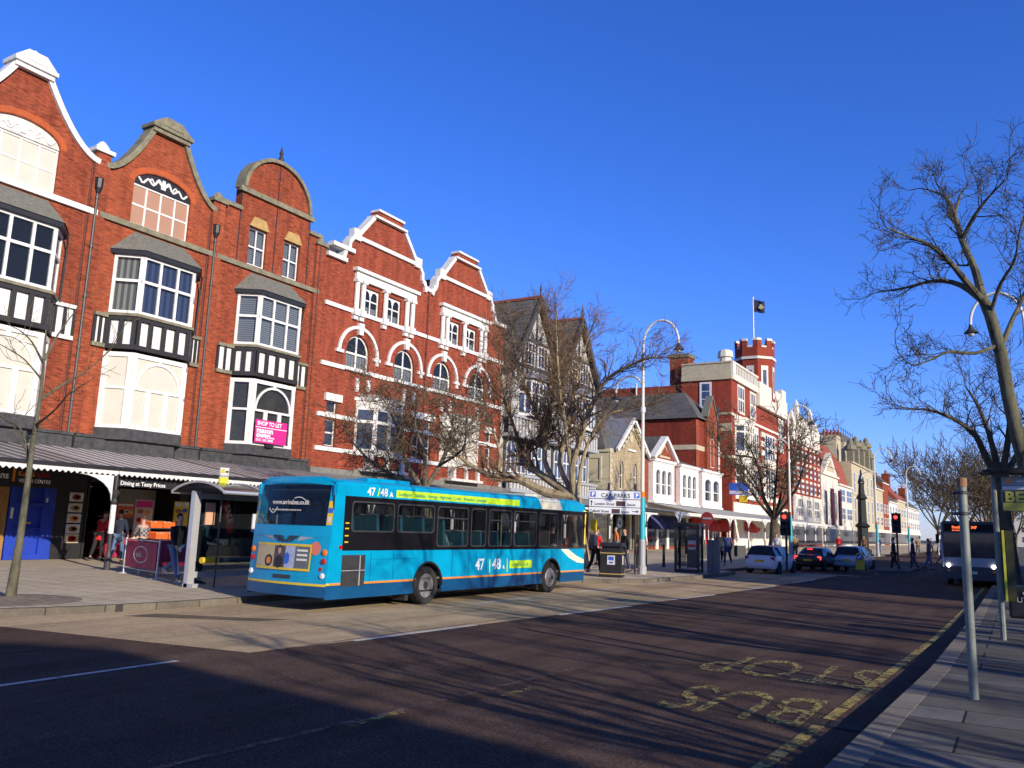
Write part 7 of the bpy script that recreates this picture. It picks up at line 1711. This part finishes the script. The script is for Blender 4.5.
def limb_tree(name, label, trunk, rt, limbs, rl, cfg, seed, mtrunk, mtwig, group=None, twigL=1.6, n0=7, mx=4, start=1, tap=.35):
    rng = random.Random(seed); base = trunk[0]; t = thing(name, base, label, 'tree', group)
    tb = MB(); n = len(trunk); tb.tube(trunk, [rt*(1.35 if k == 0 else 1-tap*k/(n-1)) for k in range(n)], 12)
    lm = MB(); cr = MB()
    for j, lb_ in enumerate(limbs):
        pts, r0 = lb_[:2]; nm = lb_[2] if len(lb_) > 2 else 1
        m = len(pts); # smooth the limb line
        P_ = [Vector(p) for p in pts]; F = []; 
        for k in range(m-1):
            a, b, c, d = P_[max(k-1, 0)], P_[k], P_[k+1], P_[min(k+2, m-1)]
            for q in range(3):
                u = q/3; F.append(.5*((2*b)+(c-a)*u+(2*a-5*b+4*c-d)*u*u+(3*b-a-3*c+d)*u**3))
        F.append(P_[-1]); rad = [max(.012, r0*(1-.82*k/(len(F)-1))) for k in range(len(F))]
        tb.tube(F, rad, 8); L = sum((F[k+1]-F[k]).length for k in range(len(F)-1))
        sprout(cr, F, rad, twigL, max(3, int(n0*nm*L/3)), start, mx, rng, cfg)
        grow(cr, F[-1], F[-1]-F[-2], twigL*.8, rad[-1], start+1, mx, rng, cfg)
    tb.build('trunk', mtrunk, t, smooth=True); c = cr.build('crown', mtwig, t, recalc=False); return t, c
CF = dict(seg=(5,5,4,4,3), kids=(6,6,5,5,3), wig=.10, up=.06, taper=.75, ang=(25, 55), len=(.45,.75), rk=.5, rmin=.007)
T1 = dict(t=[(-15.26,30.6,.1),(-15.35,30.6,1.63),(-15.43,30.6,2.92)],
 a=[(-15.43,30.6,2.9),(-16.72,30.3,3.14),(-17.76,30,3.61),(-18.78,29.8,3.68),(-20.04,29.6,4.23),(-20.72,29.4,4.78),(-21.48,29.3,5.31)], a2=[(-18.78,29.8,3.68),(-18.79,30,4.67),(-19.26,30.1,5.78),(-19.67,30.2,6.68),(-20.33,30.4,7.87)],
 b=[(-15.5,30.6,2.9),(-16.18,30.6,3.32),(-17.56,30.9,4.09),(-18.35,31.1,4.77),(-17.4,31.4,5.87),(-17.15,31.5,7.19),(-17.04,31.6,8.54),(-16.88,31.6,9.88)], b2=[(-18.35,31.1,4.77),(-18.93,31.4,5.92),(-19.69,31.7,7.35),(-20.21,32,8.83),(-20.57,32.3,10.0)],
 c=[(-16.5,30.7,3.6),(-17.0,30.7,4.5),(-16.79,30.3,5.72),(-17.28,29.8,6.95),(-17.57,29.4,8.18),(-17.85,29.1,9.87)],
 d=[(-15.43,30.6,2.9),(-15.49,30.3,4.04),(-15,30,5.22),(-14.34,29.7,6.58),(-13.48,29.4,7.58),(-11.97,29.1,8.13),(-11.3,28.95,8.13)], e=[(-15.43,30.6,2.9),(-16.36,30.9,4.3),(-16.21,31.1,5.58),(-16.07,31.3,7.11),(-15.82,31.5,8.66),(-15.47,31.7,10.1)],
 f=[(-15.35,30.6,3.1),(-15.3,31,4.71),(-14.69,31.4,6.29),(-13.78,31.7,6.63),(-12.79,32,6.84)], g=[(-15.49,30.3,4.04),(-15.54,29.8,5.63),(-15.6,29.3,7.2),(-15.56,28.9,8.78),(-15.49,28.6,10.1)])
limb_tree('plane_tree', 'large bare plane tree with thick forking limbs behind the front of the bus', T1['t'], .40, [(T1[k], r, n_) for k, r, n_ in (('a',.22,.7),('a2',.10,1),('b',.20,1.2),('b2',.10,1.3),('c',.13,1.3),('d',.16,.8),('e',.15,1.1),('f',.10,.6),('g',.11,1.2))], .2, CF, 11, 'bark', 'twig_red', 'bare trees along the street', 1.65, 18, 4)
T2 = dict(t=[(-15.21,20.5,.1),(-15.34,20.5,1.8),(-15.55,20.5,2.76)], a=[(-15.55,20.5,2.7),(-15.97,20.3,3.3),(-16.17,20.1,3.9),(-16.35,19.9,4.82),(-16.64,19.7,5.4),(-17.06,19.5,5.9)], b=[(-15.55,20.5,2.7),(-15.13,20.7,3.48),(-14.94,20.9,4.27),(-14.97,21,4.91),(-15.56,21.1,5.5)], c=[(-15.55,20.5,2.7),(-16.75,20.8,3.09),(-18.07,21.1,3.54),(-19.27,21.4,4.25),(-20.08,21.7,4.9)], d=[(-15.55,20.5,2.7),(-15.35,20.2,3.74),(-15.48,19.8,4.62),(-15.19,19.5,5.3)], e=[(-15.13,20.7,3.48),(-13.99,20.2,3.87),(-13.6,19.8,4.4),(-13.4,19.5,5.0)])
CF2 = dict(CF, ang=(30, 80), wig=.16, len=(.5,.8))
limb_tree('plane_tree', 'smaller bare tree with a dense twiggy crown behind the middle of the bus', T2['t'], .17, [(T2[k], r) for k, r in (('a',.09),('b',.08),('c',.08),('d',.08),('e',.05))], .08, CF2, 23, 'bark_mid', 'twig', 'bare trees along the street', 1.2, 18, 4)
A = dict(t=[(-15.33,8.35,.12),(-15.27,8.35,1.17),(-15.26,8.35,2.23),(-15.27,8.35,2.96),(-15.21,8.35,3.69),(-15.25,8.35,4.44),(-15.32,8.35,5.02)], a=[(-15.25,8.35,2.3),(-15.5,8.4,2.75),(-16.14,8.55,3.23),(-17.1,8.75,3.44),(-17.7,8.85,3.69)], b=[(-15.24,8.35,3.23),(-14.16,8.05,3.42),(-13.5,7.85,3.62)], c=[(-15.23,8.35,4.06),(-15.33,8.05,4.39),(-15.49,7.85,4.55)], d=[(-15.25,8.35,4.44),(-15.44,8.65,5),(-15.46,8.85,5.38)], e=[(-15.21,8.35,3.69),(-15.26,8.75,4.04),(-15.07,9.05,4.33),(-14.67,9.25,4.76)], f=[(-15.29,8.35,4.4),(-16.12,8.55,4.9),(-16.77,8.65,5.2)])
limb_tree('young_tree', 'slender leaning young tree in its soil pit at the kerb', A['t'], .072, [(A[k], r) for k, r in (('a',.035),('b',.025),('c',.02),('d',.03),('e',.03),('f',.025))], .03, dict(CF, rmin=.004, up=.05, wig=.08, kids=(5,4,3,2)), 31, 'bark_olive', 'twig', 'bare trees along the street', .95, 7, 3, tap=.82)
RT = dict(t=[(.62,18,.1),(.5,18,1.4),(.3,18,2.48),(.09,18,3.59),(-.02,18,4.44),(-.1,18,5.32),(-.23,18,6.02),(-.33,18,6.37)], a=[(-.33,18,6.3),(-.61,17.7,6.69),(-.83,17.4,6.99),(-1.13,17,7.25),(-1.52,16.6,7.38),(-1.8,16.3,7.48)], b=[(-.33,18,6.3),(-.44,18.3,7.04),(-.65,18.6,7.79),(-.76,18.9,8.46),(-.93,19.2,9.0),(-1.28,19.5,9.35)], c=[(-.65,18.6,7.79),(-.38,18.3,8.18),(-.09,18,8.44),(.2,17.7,8.6)], d=[(-.33,18,6.3),(-.72,18.4,6.79),(-1.19,18.8,7.05),(-1.8,19.2,7.08),(-2.34,19.5,7.13)], e=[(-.13,18,5.42),(-.51,17.6,5.21),(-.91,17.2,5.19),(-1.23,16.9,5),(-1.51,16.6,4.87),(-1.71,16.4,5.09)], f=[(-.1,18,5.32),(.13,18.3,5.95),(.32,18.6,6.41),(.58,18.9,7.07),(.81,19.1,7.94)], g=[(-.23,18,6.02),(-.03,17.6,6.49),(.23,17.2,6.82),(.34,16.9,7.28),(.52,16.6,7.71)], h=[(-.76,18.9,8.46),(-.65,19.2,9.0),(-.5,19.4,9.25)])
CF3 = dict(CF, wig=.2, up=.05, kids=(6,5,5,4), ang=(22, 50), rmin=.0045)
limb_tree('bare_tree', 'bare tree with mossy leaning trunk and zigzag twigs beside the bus stop totem', RT['t'], .15, [(RT[k], r) for k, r in (('a',.072),('b',.085),('c',.048),('d',.068),('e',.04),('f',.055),('g',.04),('h',.04))], .1, CF3, 47, 'bark_olive', 'bark_dark', 'bare trees along the street', 1.02, 14, 4)
R2 = dict(t=[(-.28,30,.1),(-.35,30,2.39),(-.41,30,3.61)], a=[(-.41,30,3.5),(-.76,29.5,4.35),(-.98,29,4.93),(-1.47,28.5,5.35),(-2.11,28,5.61),(-2.6,27.6,5.6)], b=[(-.41,30,3.5),(-.57,30.6,4.77),(-.86,31.1,5.98),(-1.27,31.6,6.9)], c=[(-.41,30,3.5),(-.12,29.4,4.79),(0,28.9,5.95),(-.07,28.5,6.81)], d=[(-.41,30,3.5),(.18,30.5,4.59),(.65,31,5.58),(1.02,31.5,6.5)])
limb_tree('bare_tree', 'dark dense bare tree behind the bus stop totem', R2['t'], .24, [(R2[k], r) for k, r in (('a',.12),('b',.12),('c',.12),('d',.11))], .1, dict(CF, up=.06), 53, 'bark_dark', 'bark_dark', 'bare trees along the street', 1.5, 9, 4)
# procedural street trees
def street_tree(name, label, x, y, h, rt, seed, mb_='bark_dark', mt='twig', spread=.6, nl=7, mx=4, group='bare trees along the street', fork=.3, twig=.22, rmin=.010):
    rng = random.Random(seed); tr = [(x, y, .1), (x+rng.uniform(-.1,.1), y, h*fork*.5), (x+rng.uniform(-.2,.2), y+rng.uniform(-.2,.2), h*fork)]; top = Vector(tr[-1]); limbs = []
    for k in range(nl):
        an = 2*math.pi*(k+rng.random()*.6)/nl; d = Vector((math.cos(an)*spread, math.sin(an)*spread, 1 if k else 1.6)).normalized(); p = top.copy(); pts = [tuple(p)]
        for q in range(4): d = (d+Vector((rng.gauss(0,.16), rng.gauss(0,.16), .05))).normalized(); p = p+d*h*(1-fork)*.24; pts.append(tuple(p))
        limbs.append((pts, rt*.33))
    return limb_tree(name, label, tr, rt, limbs, rt, dict(CF, rmin=rmin), seed, mb_, mt, group, h*twig, 5, mx)
street_tree('bare_tree', 'bare tree with a dark trunk in front of the brick hotel', -14.0, 57, 9.6, .36, 61, 'bark_dark', 'twig', .85, 8, 4, fork=.28, rmin=.016)
for k, (x, y, h) in enumerate(((-8.6,118,13),(-6.2,128,14.5),(-3.4,124,13.5),(-7.6,142,15),(-4.6,150,15),(-1.6,140,12),(-.6,165,13),(-2.8,175,14))):
    street_tree('bare_tree', ('bare tree beside the farthest lamp at the end of the street', 'tall bare tree next to the farthest lamp in the far clump', 'bare tree in the middle of the far clump behind the oncoming bus', 'tall bare tree deep in the far clump, on the shop side', 'tall bare tree deep in the far clump, towards its middle', 'lower bare tree in the far clump above the oncoming bus', 'small bare tree at the park end of the far clump', 'bare tree farthest back in the clump')[k], x, y, h, .3, 70+k, 'bark_dark', 'twig', .75, 8, 3, 'bare trees closing the far street', .22, .26, .03)
# ------------------------------------------------------------------ the other side of the street (beside and behind the photographer), unseen and sized for its shadows
def shading_house(name, label, x0, x1, y0, y1, h):
    t = thing(name, ((x0+x1)/2, (y0+y1)/2, 0), label, 'building'); b = MB(); b.box(x0, x1, y0, y1, -.02, h); b.build('wall', 'brick', t)
    r = MB(); xc = (x0+x1)/2; r.face([(x0-.3,y0-.2,h),(x0-.3,y1+.2,h),(xc,y1+.2,h+.9),(xc,y0-.2,h+.9)]); r.face([(x1+.3,y0-.2,h),(x1+.3,y1+.2,h),(xc,y1+.2,h+.9),(xc,y0-.2,h+.9)]); r.face([(x0,y0,h),(xc,y0,h+.9),(x1,y0,h)]); r.face([(x0,y1,h),(xc,y1,h+.9),(x1,y1,h)]); r.build('roof', 'slate', t)
    P = lambda u, v, d: (x0-d, u, v); n = max(2, int((y1-y0)/3.2))
    for k in range(n):
        u = y0+(y1-y0)*(k+.5)/n; window(t, P, rectp(u-.6, u+.6, 1.0, 2.6), 2, (.5,), d=.07, t=.1)
        if h > 5.4: window(t, P, rectp(u-.6, u+.6, 3.8, 5.2), 2, (.5,), d=.07, t=.1)
    return t
shading_house('near_shading_building', 'brick building added behind the right pavement to shade the near road, outside the frame', 13, 22, -34, -3.4, 8.6)  # unseen building added to cast the shadow over the near road
shading_house('far_shading_building', 'long brick building added farther along the right side to shade the road, outside the frame', 12, 22, 22.8, 62, 9.5)  # unseen block put here to shade the road and the queuing cars
for k, (x, y, h, nl, lb) in enumerate(((5.2, 4.5, 4.7, 7, 'bare kerbside tree beside the photographer, just outside the frame'), (5.6, -5, 4.6, 7, 'bare kerbside tree behind the photographer'), (11.5, 2.5, 6.3, 7, 'bare garden tree between the two brick buildings, towards the camera'), (12.5, 9.5, 6.9, 8, 'bare garden tree in the middle of the gap between the brick buildings'), (10.8, 15.5, 6.8, 7, 'bare garden tree near the long brick building'), (8.0, 21.0, 6.0, 7, 'bare garden tree at the end of the long brick building'), (18, 5.5, 8.0, 7, 'bare garden tree far back behind the near building'), (6.4, 9.9, 8.9, 6, 'tall bare kerbside tree level with the stop lettering'), (7.2, 13.0, 9.0, 6, 'tall bare kerbside tree short of the bus stop totem'))):
    street_tree('garden_tree', lb, x, y, h, .22, 90+k, 'bark_dark', 'twig', .8, nl, 3, 'bare garden trees across the road', .34, .2, .014)
